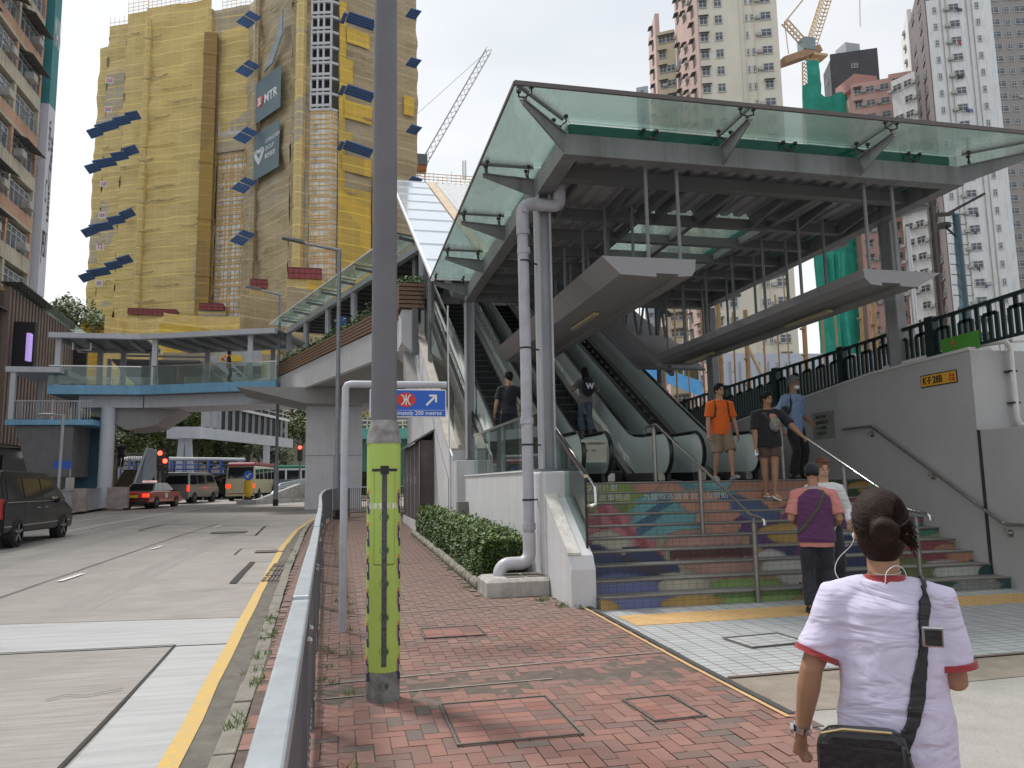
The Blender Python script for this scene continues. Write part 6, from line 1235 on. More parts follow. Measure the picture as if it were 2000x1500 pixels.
# podium netting at the base
pd = thing('netted_podium', 'lower podium wrapped in yellow and tan netting at the foot of the tall tower', 'building', (-20, 120, 20))
for (u0, v0, u1, v1, Y, m) in ((160, 625, 240, 650, 128, NYE), (205, 615, 320, 650, 127, NOC), (310, 632, 545, 652, 112, NYE), (320, 610, 470, 640, 122, NOC), (470, 570, 600, 630, 116, NBR), (560, 560, 745, 640, 112, NBR), (600, 545, 745, 600, 122, NYE)):
    a, c = px(u0, v0, Y=Y), px(u1, v1, Y=Y); b = B(); n = 10
    def fn(s, t, a=a, c=c, Y=Y): return V((a.x+(c.x-a.x)*s, Y+2.5*math.sin(s*3)+.5*noise.noise(V((s*9, t*5, Y))), 12+(a.z-12+.6*noise.noise(V((s*6, Y, 0))))*t))
    b.grid(fn, 16, 14); b.obj('net_wall', m, pd, recalc=False)
b = B(); b.box(-42, 12, 131, 139, 0, 23); b.obj('podium_mass', MATS['bare_concrete'], pd)
lb = thing('netted_block', 'low netted block with open scaffold on its roof beside the left crane', 'building', (10, 150, 30))
a, c = px(812, 375, Y=150), px(925, 400, Y=150); zt = px(860, 375, Y=150).z
B().grid(lambda s, t: V((a.x-2+(c.x-a.x+14)*s, 150+.4*noise.noise(V((s*20, t*20, 1))), 20+(zt-20)*t)), 20, 14).obj('net_wall', NOC, lb, recalc=False)
b = B(); z2 = px(860, 338, Y=150).z; b_n = 0
for k in range(26): x = a.x-1+k*.62*(c.x-a.x+12)/16; b.bar((x, 150, zt), (x, 150, z2+rn.uniform(-1, .6)), .08, .08)
for k in range(7): z = zt+(z2-zt)*k/6.5; b.bar((a.x-1, 150, z), (c.x+11, 150, z), .1, .12)
b.obj('scaffold', ORB, lb); B().box(a.x+2, c.x+12, 156, 170, 20, zt).obj('core', MATS['bare_concrete'], lb)
# ---- cranes
def lattice(b, a, c, w_, n, t=.09):
    a, c = V(a), V(c); d = (c-a).normalized(); s = d.cross(V((0, 1, 0))); s = s if s.length > .1 else V((1, 0, 0)); s.normalize(); q = d.cross(s).normalized(); cs = [s*w_/2+q*w_/2, -s*w_/2+q*w_/2, -s*w_/2-q*w_/2, s*w_/2-q*w_/2]
    for k in cs: b.bar(a+k, c+k, t*1.5, t*1.5)
    for i in range(n):
        p0, p1 = a.lerp(c, i/n), a.lerp(c, (i+1)/n)
        for j in range(4): b.bar(p0+cs[j], p1+cs[(j+1) % 4], t, t)
cr = thing('tower_crane', 'white lattice luffing crane beyond the left netted block', 'crane', (10, 200, 50)); CW = mat('crane_white', (.50, .49, .46), .6, .1, .1, 1); CY = mat('crane_yellow', (.56, .42, .25), .6, .1, .1, 1)
a, c = px(828, 318, Y=200), px(955, 97, Y=200); b = B(); lattice(b, a, c, 1.6, 20, .1); b.obj('jib', CW, cr)
b = B(); b.bar(c, px(812, 225, Y=200), .08, .08); b.obj('tie_cable', STEELD, cr); b = B(); q = px(823, 315, Y=200); b.cbox(q, 3, 3, 3); b.obj('cab', STEELD, cr); b = B(); b.cbox(q-V((0, 0, 2.3)), 2.6, 2.6, 1.6); b.obj('slew_ring', mat('rust_orange', (.40, .14, .05), .7), cr); b = B(); lattice(b, q-V((0, 0, 25)), q-V((0, 0, 2.5)), 2, 10); b.obj('mast', CW, cr)
cr = thing('tower_crane', 'small distant lattice mast above the low netted block', 'mast', (30, 300, 50)); b = B(); a = px(907, 350, Y=300); lattice(b, a, a+V((0, 0, 8)), 1.2, 8, .14); b.obj('mast', CW, cr)
cr = thing('tower_crane', 'yellow luffing tower crane on a green netted mast between the right hand towers', 'crane', (80, 130, 20)); Yc = 130
q = px(1581, 118, Y=Yc); b = B(); lattice(b, px(1586, 420, Y=Yc), q, 2.0, 40, .11); b.obj('mast', CY, cr); GN = mat('green_net', (.02, .26, .19), .8, 0, .25, .6, rgb2=(.03, .36, .27))
b = B(); zt = px(1580, 125, Y=Yc).z; z0 = px(1580, 225, Y=Yc).z-30; b.grid(lambda s, t: V((q.x-1.7+2.9*s, Yc-1.4+.3*noise.noise(V((s*4, t*20, 0))), z0+(zt-z0)*t)), 6, 40); b.obj('mast_net', GN, cr, recalc=False)
b = B(); lattice(b, px(1583, 92, Y=Yc), px(1625, -40, Y=Yc), 1.7, 18, .12); b.obj('jib', CY, cr); b = B(); lattice(b, px(1580, 95, Y=Yc), px(1532, 42, Y=Yc), 1.0, 8, .12); b.bar(px(1532, 42, Y=Yc), px(1540, 105, Y=Yc), .15, .15); b.bar(px(1534, 42, Y=Yc), px(1568, 0, Y=Yc), .12, .3); b.obj('a_frame', CY, cr)
b = B(); b.bar(px(1528, 122, Y=Yc), px(1598, 98, Y=Yc), 2.2, 1.4); b.obj('counter_jib', mat('rusty_platform', (.36, .22, .13), .7, 0, .2, 1), cr); b = B(); b.cbox(px(1575, 90, Y=Yc), 2.6, 2.4, 2.6); b.obj('cab', mat('crane_cab', (.22, .28, .30), .5), cr); b = B(); b.cbox(px(1596, 112, Y=Yc), 3.2, 2.6, .5); b.obj('platform', CY, cr)
b = B(); b.bar(px(1679, -10, Y=Yc), px(1680, 52, Y=Yc), .1, .1); tag(b.obj('hoist_cable', STEELD, org=tuple(px(1680, 52, Y=Yc))), 'thin crane hoist cable hanging against the sky', 'cable')
gnb = thing('green_netted_building', 'building site wrapped in bright green netting below the yellow crane', 'building', (85, 125, 10))
b = B(); a, c = px(1568, 185, Y=128), px(1655, 200, Y=128); z1 = px(1600, 172, Y=128).z
b.grid(lambda s, t: V((a.x+(c.x-a.x)*s, 128+.7*noise.noise(V((s*5, t*12, 2))), (z1+.9*math.sin(s*9)-s*1.5)*t)), 14, 30); b.obj('net_wall', GN, gnb, recalc=False)
b = B(); a2, c2 = px(1590, 480, Y=60), px(1665, 700, Y=60)
def gfn(s, t): return V((a2.x+(c2.x-a2.x)*s, 60+.8*noise.noise(V((s*7, t*2, 5))), 1+(px(1620, 490, Y=60).z-1)*t))
b.grid(gfn, 20, 20); tag(b.obj('green_net_sheet', mat('green_net_near', (.015, .20, .14), .8, 0, .3, .8, rgb2=(.02, .30, .22)), org=(a2.x, 60, 0), recalc=False), 'hanging green safety net behind the dark fence under the canopy', 'safety net')
# ================= APARTMENT TOWERS (right) =================
GLZ = mat('window_glazing', (.10, .12, .14), .12, 0, .5, .35); FRW = mat('window_frame_white', (.45, .46, .46), .5); ACM = mat('air_con_casing', (.42, .41, .38), .6, 0, .15, 2, dirt=.4); AWN = mat('metal_awning', (.16, .15, .14), .7, .2, .3, 3)
def winmesh(w_, h, frame=True, awn=False, ac=False, curtain=None):
    b = B(); b.k = 0; b.box(-w_/2, w_/2, -.02, .12, 0, h); b.k = 1
    if frame:
        for x in (-w_/2, 0, w_/2): b.box(x-.05, x+.05, -.09, -.025, -.02, h+.02)
        for z in (0, h*.62, h): b.box(-w_/2-.05, w_/2+.05, -.085, -.028, z-.045, z+.045)
        b.box(-w_/2-.12, w_/2+.12, -.16, -.09, -.14, -.04)
    if awn: b.k = 3; b.ext([(-w_/2-.2, 0, h+.3), (-w_/2-.2, -.75, h+.02), (-w_/2-.2, -.72, h-.04), (-w_/2-.2, 0, h+.22)], (w_+.4, 0, 0))
    if ac: b.k = 2; x = ac*(w_/2+.45); b.box(x-.38, x+.38, -.5, 0, .1, .55); b.box(x-.42, x+.42, -.55, 0, .02, .08)
    return b.mesh('window', [GLZ, FRW, ACM, AWN])
WM = {'std': winmesh(1.1, 1.3), 'wide': winmesh(1.8, 1.3), 'small': winmesh(.5, 1.0), 'awn': winmesh(1.2, 1.2, awn=True), 'ac': winmesh(1.5, 1.2, ac=-1), 'acr': winmesh(1.4, 1.2, ac=1), 'awac': winmesh(1.3, 1.2, awn=True, ac=1), 'strip': winmesh(2.4, 1.4)}
def face(t, a, c, z0, z1, m, wins, fl, seed=0, zw0=None, name='wall', thick=.8):
    """wall from a to c (plan), with rows of windows: wins = [(fraction, kind)]"""
    n = cn_(a, c); B().ext([a+V((0, 0, z0)), c+V((0, 0, z0)), c+V((0, 0, z1)), a+V((0, 0, z1))], n*-thick).obj(name, m, t)
    rz_ = math.atan2(n.x, -n.y); z = zw0 if zw0 is not None else z1-fl; rg = random.Random(seed)
    while z > z0+1 and z > (zw0 or z1)-fl*34:
        for s, kind in wins:
            if rg.random() < .03: continue
            kd = kind if rg.random() < .8 else rg.choice([kind, 'ac', 'awn', 'acr']) if kind not in ('small', 'strip') else kind
            o = bpy.data.objects.new('window', WM[kd]); col.objects.link(o); o.parent = t; p = a.lerp(c, s)+n*.02; o.location = V((p.x, p.y, z+.6))-ORG[t.name]; o.rotation_euler = (0, 0, rz_)
        z -= fl
def PAINT(n, c, d=.2): return mat(n, c, .85, 0, .06, .25, dirt=d*.6)
def bld(name, lab, Y): return thing(name, lab, 'building', (0, Y, 0))
t = bld('apartment_tower', 'tall cream and pale pink apartment tower with window awnings behind the canopy', 100)
c1, c2 = px(1378, 300, Y=104), px(1530, 213, Y=100); c1.z = c2.z = 0; CRM = PAINT('cream_render', (.66, .62, .52)); PNK = PAINT('pale_pink_render', (.62, .45, .41))
face(t, c1, c2, 0, 92, CRM, [(.06, 'awn'), (.25, 'std'), (.60, 'small'), (.68, 'small'), (.85, 'ac')], 2.85, 1)
c0 = px(1330, 300, Y=120); c0.z = 0; face(t, c0, c1+V((-.1, .2, 0)), 0, 90, PNK, [(.15, 'awn'), (.45, 'awac'), (.8, 'awn')], 2.85, 2)
cm = px(1292, 300, Y=122); cm.z = 0; c9 = px(1268, 120, Y=130); c9.z = 0; face(t, cm, c0+V((-.1, .2, 0)), 0, px(1300, 60, Y=121).z, PAINT('cream_render_b', (.58, .52, .38)), [(.3, 'awn'), (.75, 'awac')], 2.85, 3)
face(t, c9, cm+V((-.1, .2, 0)), 0, px(1280, 52, Y=126).z, PNK, [(.6, 'awn')], 2.85, 4)
b = B(); q = c1.lerp(c2, .5)
for s in (.52, .58, .70): p = c1.lerp(c2, s)-V((0, .12, 0)); b.tube([p, p+V((0, 0, 90))], .08, 6)
b.obj('drain_pipes', CRM, t)
t = bld('apartment_tower', 'white weather stained apartment tower with air conditioners and a brown side face', 107)
d1, d2 = px(1826, 200, Y=104), px(1955, 200, Y=100); d1.z = d2.z = 0; WHR = PAINT('white_render', (.70, .71, .71), .9)
face(t, d1, d2, 0, px(1830, 5, Y=104).z, WHR, [(.12, 'small'), (.42, 'ac'), (.78, 'small')], 3.0, 5)
d0 = px(1789, 200, Y=118); d0.z = 0; zt = px(1789, 20, Y=118).z; face(t, d0, d1+V((-.1, .2, 0)), 0, zt-3, PAINT('brown_tile_strip', (.20, .17, .17), .3), [(.25, 'strip'), (.7, 'strip')], 3.0, 6)
dm = px(1770, 200, Y=128); dm.z = 0; face(t, dm, d0+V((-.1, .2, 0)), 0, zt, WHR, [(.5, 'acr')], 3.0, 7); B().box(d0.x, d0.x+2.2, 112, 114, zt-2, zt+4).obj('roof_house', PAINT('terracotta_render', (.42, .20, .14)), t)
b = B()
for s_ in (.22, .30, .62, .70): p = d1.lerp(d2, s_)-V((.1, .12, 0)); b.tube([p, p+V((0, 0, px(1830, 5, Y=104).z))], .07, 5)
b.obj('drain_pipes', mat('stained_pipe', (.36, .33, .29), .8), t)
rg = random.Random(77); LM = [mat('laundry_'+n_, c_, .9) for n_, c_ in (('blue', (.10, .14, .3)), ('red', (.35, .06, .06)), ('white', (.55, .55, .55)), ('dark', (.04, .04, .05)))]
for k in range(16): p = d1.lerp(d2, .42+rg.uniform(-.05, .06))-V((.5, .7, 0)); z = rg.randint(8, 30)*3.0-1.2; b = B(); [b.box(p.x+q*.3, p.x+q*.3+.22, p.y, p.y+.04, z-rg.uniform(.5, .8), z) for q in range(rg.randint(2, 4))]; b.obj('laundry', rg.choice(LM), t)
t = bld('apartment_tower', 'grey apartment tower with bands of dark windows at the right edge of the photo', 140)
g1, g2 = px(1930, 200, Y=142), px(2060, 200, Y=138); g1.z = g2.z = 0; face(t, g1, g2, 0, 150, PAINT('grey_render', (.30, .28, .265), .3), [(.22, 'strip'), (.42, 'std'), (.62, 'strip'), (.85, 'std')], 3.1, 8)
t = bld('apartment_tower', 'salmon pink apartment block with a rounded corner left of the white tower', 125)
e1, e2 = px(1672, 300, Y=124), px(1755, 300, Y=120); e1.z = e2.z = 0; SAL_ = PAINT('salmon_render', (.62, .40, .36)); ze = px(1700, 158, Y=122).z
face(t, e1, e2, 0, ze, SAL_, [(.15, 'awn'), (.45, 'ac'), (.8, 'ac')], 2.8, 9); e0 = px(1630, 300, Y=138); e0.z = 0; face(t, e0, e1+V((-.1, .2, 0)), 0, ze-2, SAL_, [(.3, 'awac'), (.7, 'awn')], 2.8, 10)
e3 = px(1842, 500, Y=117); e3.z = 0; face(t, e2+V((.05, 1, 0)), e3+V((0, 1, 0)), 0, px(1760, 142, Y=120).z, SAL_, [(.2, 'ac'), (.5, 'acr'), (.8, 'ac')], 2.8, 11); B().box(e1.x+1, e1.x+6, 124, 130, ze, ze+2.4).obj('roof_house', PAINT('pink_roof_house', (.5, .28, .25)), t)
t = bld('apartment_block', 'narrow white block between the salmon block and the white tower', 112)
h1, h2 = px(1752, 300, Y=114), px(1800, 300, Y=110); h1.z = h2.z = 0; zh = px(1770, 150, Y=112).z; face(t, h1, h2, px(1770, 330, Y=112).z-30, zh, WHR, [(.25, 'ac'), (.7, 'acr')], 2.9, 12)
t = bld('dark_tower', 'dark grey modern tower with a flat roof box behind the yellow crane', 190)
k1, k2 = px(1628, 200, Y=196), px(1722, 200, Y=190); k1.z = k2.z = 0; zk = px(1670, 100, Y=193).z; DKT = mat('dark_tower_cladding', (.055, .052, .06), .5, 0, .2, .3); face(t, k1, k2, 0, zk, DKT, [(.5, 'wide')], 6, 13); B().box(k1.x+5, k1.x+10, 195, 200, zk, zk+4).obj('roof_box', LSTEEL, t)
k0 = px(1612, 200, Y=204); k0.z = 0; face(t, k0, k1+V((-.1, .2, 0)), 0, zk-2, DKT, [(.5, 'wide')], 6, 14)
t = bld('glass_tower', 'pale distant tower just above the canopy edge', 230); m1, m2 = px(1243, 185, Y=230), px(1266, 185, Y=228); m1.z = m2.z = 0; face(t, m1, m2, 0, px(1250, 172, Y=230).z, PAINT('blue_grey_render', (.42, .46, .50), .2), [(.5, 'std')], 3.2, 15)
# things behind the fence
hd = thing('site_hoarding', 'pale blue grey panelled hoarding behind the bamboo poles', 'hoarding', (25, 42, 0)); a, c = px(1405, 700, Y=38), px(1760, 690, Y=44)
B().ext([(a.x, 38, 0), (c.x, 44, 0), (c.x, 44, px(1700, 690, Y=44).z), (a.x, 38, px(1420, 690, Y=38).z)], (.05, .3, 0)).obj('panels', mat('blue_grey_sheet', (.42, .45, .52), .6, .1, .06, 1), hd)
b = B()
for k in range(22): p = V((a.x, 37.9, 0)).lerp(V((c.x, 43.9, 0)), k/22); b.box(p.x-.03, p.x+.03, p.y-.03, p.y+.03, 0, px(1420, 705, Y=p.y).z)
b.obj('battens', LSTEEL, hd)
ft = thing('far_footbridge', 'bright blue footbridge with glass sides seen between the escalators and the canopy column', 'footbridge', (15, 45, 5)); a, c = px(1215, 690, Y=52), px(1370, 745, Y=40)
B().ext([(a.x, 52, a.z-.9), (c.x, 40, px(1370, 775, Y=40).z), (c.x, 40, c.z), (a.x, 52, a.z)], (.2, .3, 0)).obj('blue_fascia', mat('bright_blue_fascia', (.06, .28, .60), .5), ft); B().ext([(a.x, 52.2, a.z), (c.x, 40.2, c.z), (c.x, 40.2, c.z+1.9), (a.x, 52.2, a.z+1.9)], (.02, .03, 0)).obj('glass_side', GL, ft)
b = B()
for k in range(7): p = V((a.x, 52.1, a.z)).lerp(V((c.x, 40.1, c.z)), k/6); b.box(p.x-.05, p.x+.05, p.y, p.y+.1, p.z, p.z+2.2)
b.obj('posts', LSTEEL, ft)
BAM = mat('bamboo', (.33, .20, .09), .7, 0, .25, 3); rb2 = random.Random(12)
for k, (u, Y, r_) in enumerate(((1233, 28, .05), (1258, 30, .04), (1300, 26, .10), (1322, 27, .05), (1347, 29, .04), (1376, 27, .05), (1412, 25, .11), (1436, 27, .05), (1462, 24, .11), (1497, 27, .05), (1527, 28, .05), (1548, 30, .04), (1576, 23, .11), (1616, 26, .06), (1646, 27, .05), (1690, 25, .09), (1716, 22, .12))):
    p = px(u, 780, Y=Y); b = B(); zt = rb2.uniform(7, 13) if u < 1600 else 8; b.tube([(p.x, Y, 1), (p.x+rb2.uniform(-.1, .1), Y, zt)], r_*.75, 7); z = 2
    while z < zt: b.cyl((p.x, Y, z), r_*.85, .05, 7); z += .9
    tag(b.obj('bamboo_pole', BAM, org=(p.x, Y, 1)), 'upright bamboo scaffold pole behind the dark fence, %s from the left' % (ordn[k].replace('nearest', 'first') if k < 16 else 'last'), 'bamboo pole', 'bamboo poles behind the fence')
b = B(); b.tube([px(1490, 735, Y=25), px(1462, 680, Y=25.3)], .07, 7); tag(b.obj('timber_brace', mat('pale_timber', (.55, .42, .28), .7), org=tuple(px(1480, 720, Y=25))), 'pale diagonal timber brace between two bamboo poles', 'timber brace')
# camera and lamp mast by the right wall
lm = thing('utility_mast', 'dark blue green mast with climbing pegs and a floodlight bracket behind the fence', 'mast', (13.5, 14, 1)); MM = mat('blue_green_mast', (.03, .07, .09), .4, .2, .2, 5); p = px(1884, 605, Y=13.2); q = px(1862, 420, Y=13.2)
B().tube([(p.x, 13.2, 1.5), (p.x, 13.2, p.z+.05), (p.x, 13.2, p.z+.1), (p.x, 13.2, q.z)], .07, 14, rr=[.12, .12, .085, .07]).obj('shaft', MM, lm, smooth=True)
b = B()
for k in range(9): z = p.z+.3+k*.22; s = -1 if k % 2 else 1; b.tube([(p.x-.24, 13.2, z), (p.x+.22, 13.2, z), (p.x+.26, 13.2, z+.05)], .010, 5)
b.obj('climbing_pegs', MM, lm)
b = B(); b.bar((p.x-.2, 13.2, q.z+.02), (p.x+.55, 13.0, q.z+.42), .12, .05); b.bar((p.x-.1, 13.2, q.z+.02), (p.x-.45, 13.2, q.z-.02), .14, .05); b.cyl((p.x-.32, 13.2, q.z-.28), .14, .07, 14); b.bar((p.x-.32, 13.2, q.z-.24), (p.x, 13.2, q.z-.5), .03, .03); b.obj('floodlight_bracket', BLACK, lm)
# ================= LEFT SIDE: TENEMENT =================
tn = thing('old_tenement', 'old tenement with pink and cream balconies, awnings and air conditioners at the left edge', 'building', (-22, 45, 0))
XT = -22.1; YT0, YT1 = 26, 59.5; TC = mat('tenement_cream', (.48, .43, .34), .9, 0, .15, .5, dirt=.8); TP = mat('tenement_pink', (.48, .30, .21), .9, 0, .12, .5, dirt=.7); TO = mat('tenement_orange', (.55, .33, .12), .85, 0, .1, .5, dirt=.5)
B().box(XT-12, XT-.8, YT0, YT1, 4.0, 46).obj('wall', TC, tn); fl = 3.05; nb = 0
wm = []
def twin(seed):
    r_ = random.Random(seed); b = B(); w_ = 3.4
    b.k = 0; b.box(-.06, .0, 0, w_, 0, 1.55); b.k = 1
    for y in (0, .85, 1.7, 2.55, w_): b.box(0, .06, y-.035, y+.035, 0, 1.55)
    for z in (0, 1.05, 1.5): b.box(0, .06, 0, w_, z, z+.06)
    if r_.random() < .8: b.k = 2; y = r_.uniform(.2, 2.5); b.box(0, .6, y, y+.7, .3, .75); b.box(0, .65, y-.05, y+.75, .2, .26)
    if r_.random() < .75:
        b.k = 3; y = 0; b.ext([(0, y, 1.75), (1.0, y, 1.35), (1.02, y, 1.30), (0, y, 1.68)], (0, w_, 0))
        for q in range(6): b.bar((0, q*.66, 1.1), (.95, q*.66, 1.36), .025, .025)
    if r_.random() < .5:
        b.k = 3
        for z in (-.1, .25, .6): b.bar((.5, .1, z), (.5, w_-.1, z), .02, .02)
        for q in range(8): b.bar((.5, .1+q*.45, -.15), (.5, .1+q*.45, .6), .015, .015); 
        b.bar((0, .1, -.1), (.5, .1, -.1), .02, .02); b.bar((0, w_-.1, -.1), (.5, w_-.1, -.1), .02, .02)
    return b.mesh('window', [GLZ, FRW, ACM, AWN])
TW = [twin(s) for s in range(7)]
for k in range(13):
    z = 4.6+k*fl; m = TO if k in (0, 1, 3) else (TP if k % 2 else TC)
    B().box(XT-.8, XT+.35, YT0, YT1-.2, z-.15, z+.05).obj('floor_slab', TC, tn); B().box(XT-.0, XT+.30, YT0, YT1-.2, z+.05, z+.95).obj('balcony_parapet', m, tn)
    for q in range(8):
        y = YT1-4.1-q*4.1
        if nb < 100 and y > 33:
            o = bpy.data.objects.new('window', TW[(k*3+q*5) % 7]); col.objects.link(o); o.parent = tn; o.location = V((XT+.1, y, z+.98))-ORG[tn.name]; nb += 1
        B().box(XT-.1, XT+.32, y+3.55, y+3.85, z+.9, z+fl-.15).obj('pilaster', TC if k % 2 else TP, tn)
B().box(XT-10, XT-.3, YT0, 71, 0, 4.4).obj('shopfront', mat('dark_shopfront', (.014, .018, .02), .4, 0, .3, 1), tn)
b = B()
for q in range(14): y = 40+q*1.4; b.box(XT-.28, XT-.2, y, y+.5, .6, 3.9)
b.obj('shop_posters', mat('dim_shop_panels', (.03, .032, .035), .5), tn)
text_mesh('lettering', 'CN', .55, mat('lit_sign_white', (1, 1, 1), emit=1.5), frame((XT+.0, px(54, 888, X=XT).y, px(54, 893, X=XT).z), (0, 1, 0)), tn, bold=.03)
t = bld('billboard_building', 'tall building side with teal and white advertising sheet beyond the old tenement', 62); XB = -21.4
ya = 59.8; yb2 = px(122, 0, X=XB).y; zs = px(98, 205, X=XB).z
B().box(XB-12, XB, ya, yb2, zs, 70).obj('teal_sheet', mat('teal_sheet', (.05, .22, .24), .6, 0, .08, .3), t); B().box(XB-12, XB, ya, yb2, 15.5, zs).obj('white_sheet', mat('lilac_white_sheet', (.56, .56, .62), .6, 0, .05, .3), t)
INK = mat('black_ink', (.03, .03, .035), .6); WI = mat('white_ink', (.75, .78, .78), .6); dyb = yb2-ya
for (s, zv, size, m, y) in (('MAIN', 70, 3.4, WI, .12), ('港', 325, 2.9, INK, .58), ('香', 290, 2.7, INK, .2), ('O', 372, 3.0, INK, .5), ('基', 432, 2.8, INK, .55), ('C', 402, 2.6, INK, .18), ('JPEX', 510, 2.8, INK, .12)):
    text_mesh('lettering', s, size, m, frame((XB+.02, ya+dyb*y, px(95, zv, X=XB).z), (0, 1, 0)), t, sx=min(.8, dyb/8.5))
t = bld('slatted_building', 'brown vertically slatted low building with lit purple screens beside the old tenement', 55); BR = mat('brown_slat', (.17, .125, .105), .7, 0, .15, 1)
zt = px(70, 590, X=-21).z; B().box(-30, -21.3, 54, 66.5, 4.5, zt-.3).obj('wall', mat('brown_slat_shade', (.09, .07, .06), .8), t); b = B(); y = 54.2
while y < 66.4: b.box(-21.3, -20.95, y, y+.28, 4.5, zt-(y-54)*.05); y += .55
b.obj('slats', BR, t); B().box(-21, -20, 66.5, 66.9, 8, 13).obj('screen', BLACK, t); B().box(-19.9, -19.7, 54.3, 54.8, 9.8, 11.6).obj('lit_screen', mat('purple_screen', (.35, .25, .60), .4, emit=.55), t); B().box(-21, -19.75, 55.2, 55.6, 9.2, 12.5).obj('screen_case', BLACK, t)
B().ext([(-21.5, 54, zt+.2), (-21.5, 67, zt-.6), (-20.2, 67, zt-.6), (-20.2, 54, zt+.2)], (0, 0, .08)).obj('glass_canopy', GL, t)
# ================= VEHICLES =================
VG = mat('vehicle_glass', (.012, .014, .016), .06, 0, .1, 2, spec=.8); RIM = mat('alloy_rim', (.32, .33, .34), .3, .8, .1, 8); TAIL = mat('lit_tail_lamp', (.9, .03, .01), .35, emit=1.6); TAIL0 = mat('tail_lamp', (.32, .01, .01), .25); CHR = mat('chrome', (.5, .5, .5), .2, 1)
def wheel(t, x, y, r, side):
    o = B(); n = 20; w_ = .22
    prof = [(-w_/2, r*.72), (-w_/2, r*.94), (-w_*.36, r), (w_*.36, r), (w_/2, r*.94), (w_/2, r*.72)]
    vs = [(x+p*math.cos(a), y+q, r+p*math.sin(a)) for q, p in prof for a in [2*math.pi*k/n for k in range(n)]]
    o.add(vs, [(i*n+k, i*n+(k+1) % n, (i+1)*n+(k+1) % n, (i+1)*n+k) for i in range(5) for k in range(n)]); o.obj('tyre', RUBBER, t, smooth=True)
    o = B(); o.cyl((x, y-.08, r), r*.72, .16, n, (0, 1, 0)); yy = y+side*.098
    o.k = 1
    for k in range(5): a = 2*math.pi*k/5+.3; o.bar((x, yy, r), (x+r*.68*math.cos(a), yy, r+r*.68*math.sin(a)), r*.16, .03, up=(0, 1, 0))
    o.cyl((x, yy-.01, r), r*.14, .03, 10, (0, 1, 0)); o.obj('rim', [BLACK, RIM], t)
def vehicle(name, lab, cat, loc, az, paint, lower, upper, w_, wt, wins, wheels, r, rearwin, frontwin=None, tails=None, plate=None, group=None, roofm=None, extra=None, lit=True, bev=.06):
    t = thing(name, lab, cat, (0, 0, 0), group)
    y = w_/2; L0 = [(x, -y, z) for x, z in lower]; B().ext(L0, (0, w_, 0)).obj('body', paint, t, bevel=bev)
    b = B(); n = len(upper); zb = min(z for _, z in upper); zt = max(z for _, z in upper)
    hw = lambda z: (w_/2-.02)+((wt/2)-(w_/2-.02))*((z-zb)/(zt-zb))
    vs = [(x, -hw(z), z) for x, z in upper]+[(x, hw(z), z) for x, z in upper]; b.add(vs, [tuple(range(n)), tuple(range(2*n-1, n-1, -1))]+[(i, n+i, n+(i+1) % n, (i+1) % n) for i in range(n)]); b.obj('cabin', roofm or paint, t, bevel=bev*.8)
    for poly in wins:
        for s in (-1, 1): B().add([(x, s*(hw(z)+.004), z) for x, z in poly]+[(x, s*(hw(z)+.012), z) for x, z in poly], [tuple(range(len(poly))), tuple(range(len(poly), 2*len(poly)))]+[(i, (i+1) % len(poly), len(poly)+(i+1) % len(poly), len(poly)+i) for i in range(len(poly))]).obj('side_window', VG, t)
    def endwin(q, nm):
        (xa, za), (xb, zb_) = q; d = -.012 if xa < 0 else .012; B().add([(xa+d, -hw(za)+.1, za), (xa+d, hw(za)-.1, za), (xb+d, hw(zb_)-.1, zb_), (xb+d, -hw(zb_)+.1, zb_)], [(0, 1, 2, 3)]).obj(nm, VG, t)
    endwin(rearwin, 'rear_window')
    if frontwin: endwin(frontwin, 'windscreen')
    for x in wheels:
        for s in (-1, 1):
            a = B(); a.cyl((x, s*(w_/2-.111)-.115, r*1.0), r*1.14, .23, 20, (0, 1, 0)); a.obj('wheel_arch', BLACK, t); wheel(t, x, s*(w_/2-.075), r, s)
    xr = min(x for x, _ in lower)
    if tails:
        z0, z1, ww = tails
        for s in (-1, 1): B().box(xr-.015, xr+.1, s*(w_/2-.02-ww/2)-ww/2, s*(w_/2-.02-ww/2)+ww/2, z0, z1).obj('tail_lamp', TAIL if lit else TAIL0, t, bevel=.02)
    if plate: B().box(xr-.03, xr, -.26, .26, plate, plate+.13).obj('number_plate', mat('plate_yellow', (.65, .5, .03), .5), t)
    B().box(xr-.06, xr+.05, -w_/2+.03, w_/2-.03, .28, .42).obj('rear_bumper', BLACK if 'taxi' in name else paint, t, bevel=.03)
    if extra: extra(t)
    t.location = (loc[0], loc[1], gz(loc[1])-.12 if len(loc) < 3 else loc[2]); t.rotation_euler = (0, 0, R(90-az)); return t
BKP = mat('black_car_paint', (.007, .008, .009), .25, 0, .1, 1, coat=.1, spec=.3); SLV = mat('silver_van_paint', (.27, .28, .275), .35, .5, .06, 1, coat=.6); TRED = mat('taxi_red', (.40, .035, .035), .3, .05, .06, 1, coat=.8); TSIL = mat('taxi_silver_roof', (.42, .45, .48), .3, .5, .05, 1)
CRV = mat('minibus_cream', (.52, .47, .32), .4, 0, .05, 1, coat=.4); MRD = mat('minibus_red_roof', (.22, .025, .035), .4, 0, .05, 1); BLB = mat('bus_blue', (.02, .10, .42), .35, 0, .05, 1, coat=.5); NVY = mat('navy_car_paint', (.01, .015, .04), .25, .3, .1, 1, coat=1)
vlow = [(-2.45, .35), (2.45, .30), (2.55, .55), (2.48, .85), (1.75, 1.12), (-2.5, 1.12)]; vup = [(-2.45, 1.10), (1.95, 1.10), (1.2, 1.72), (.7, 1.88), (-2.2, 1.90), (-2.42, 1.6)]
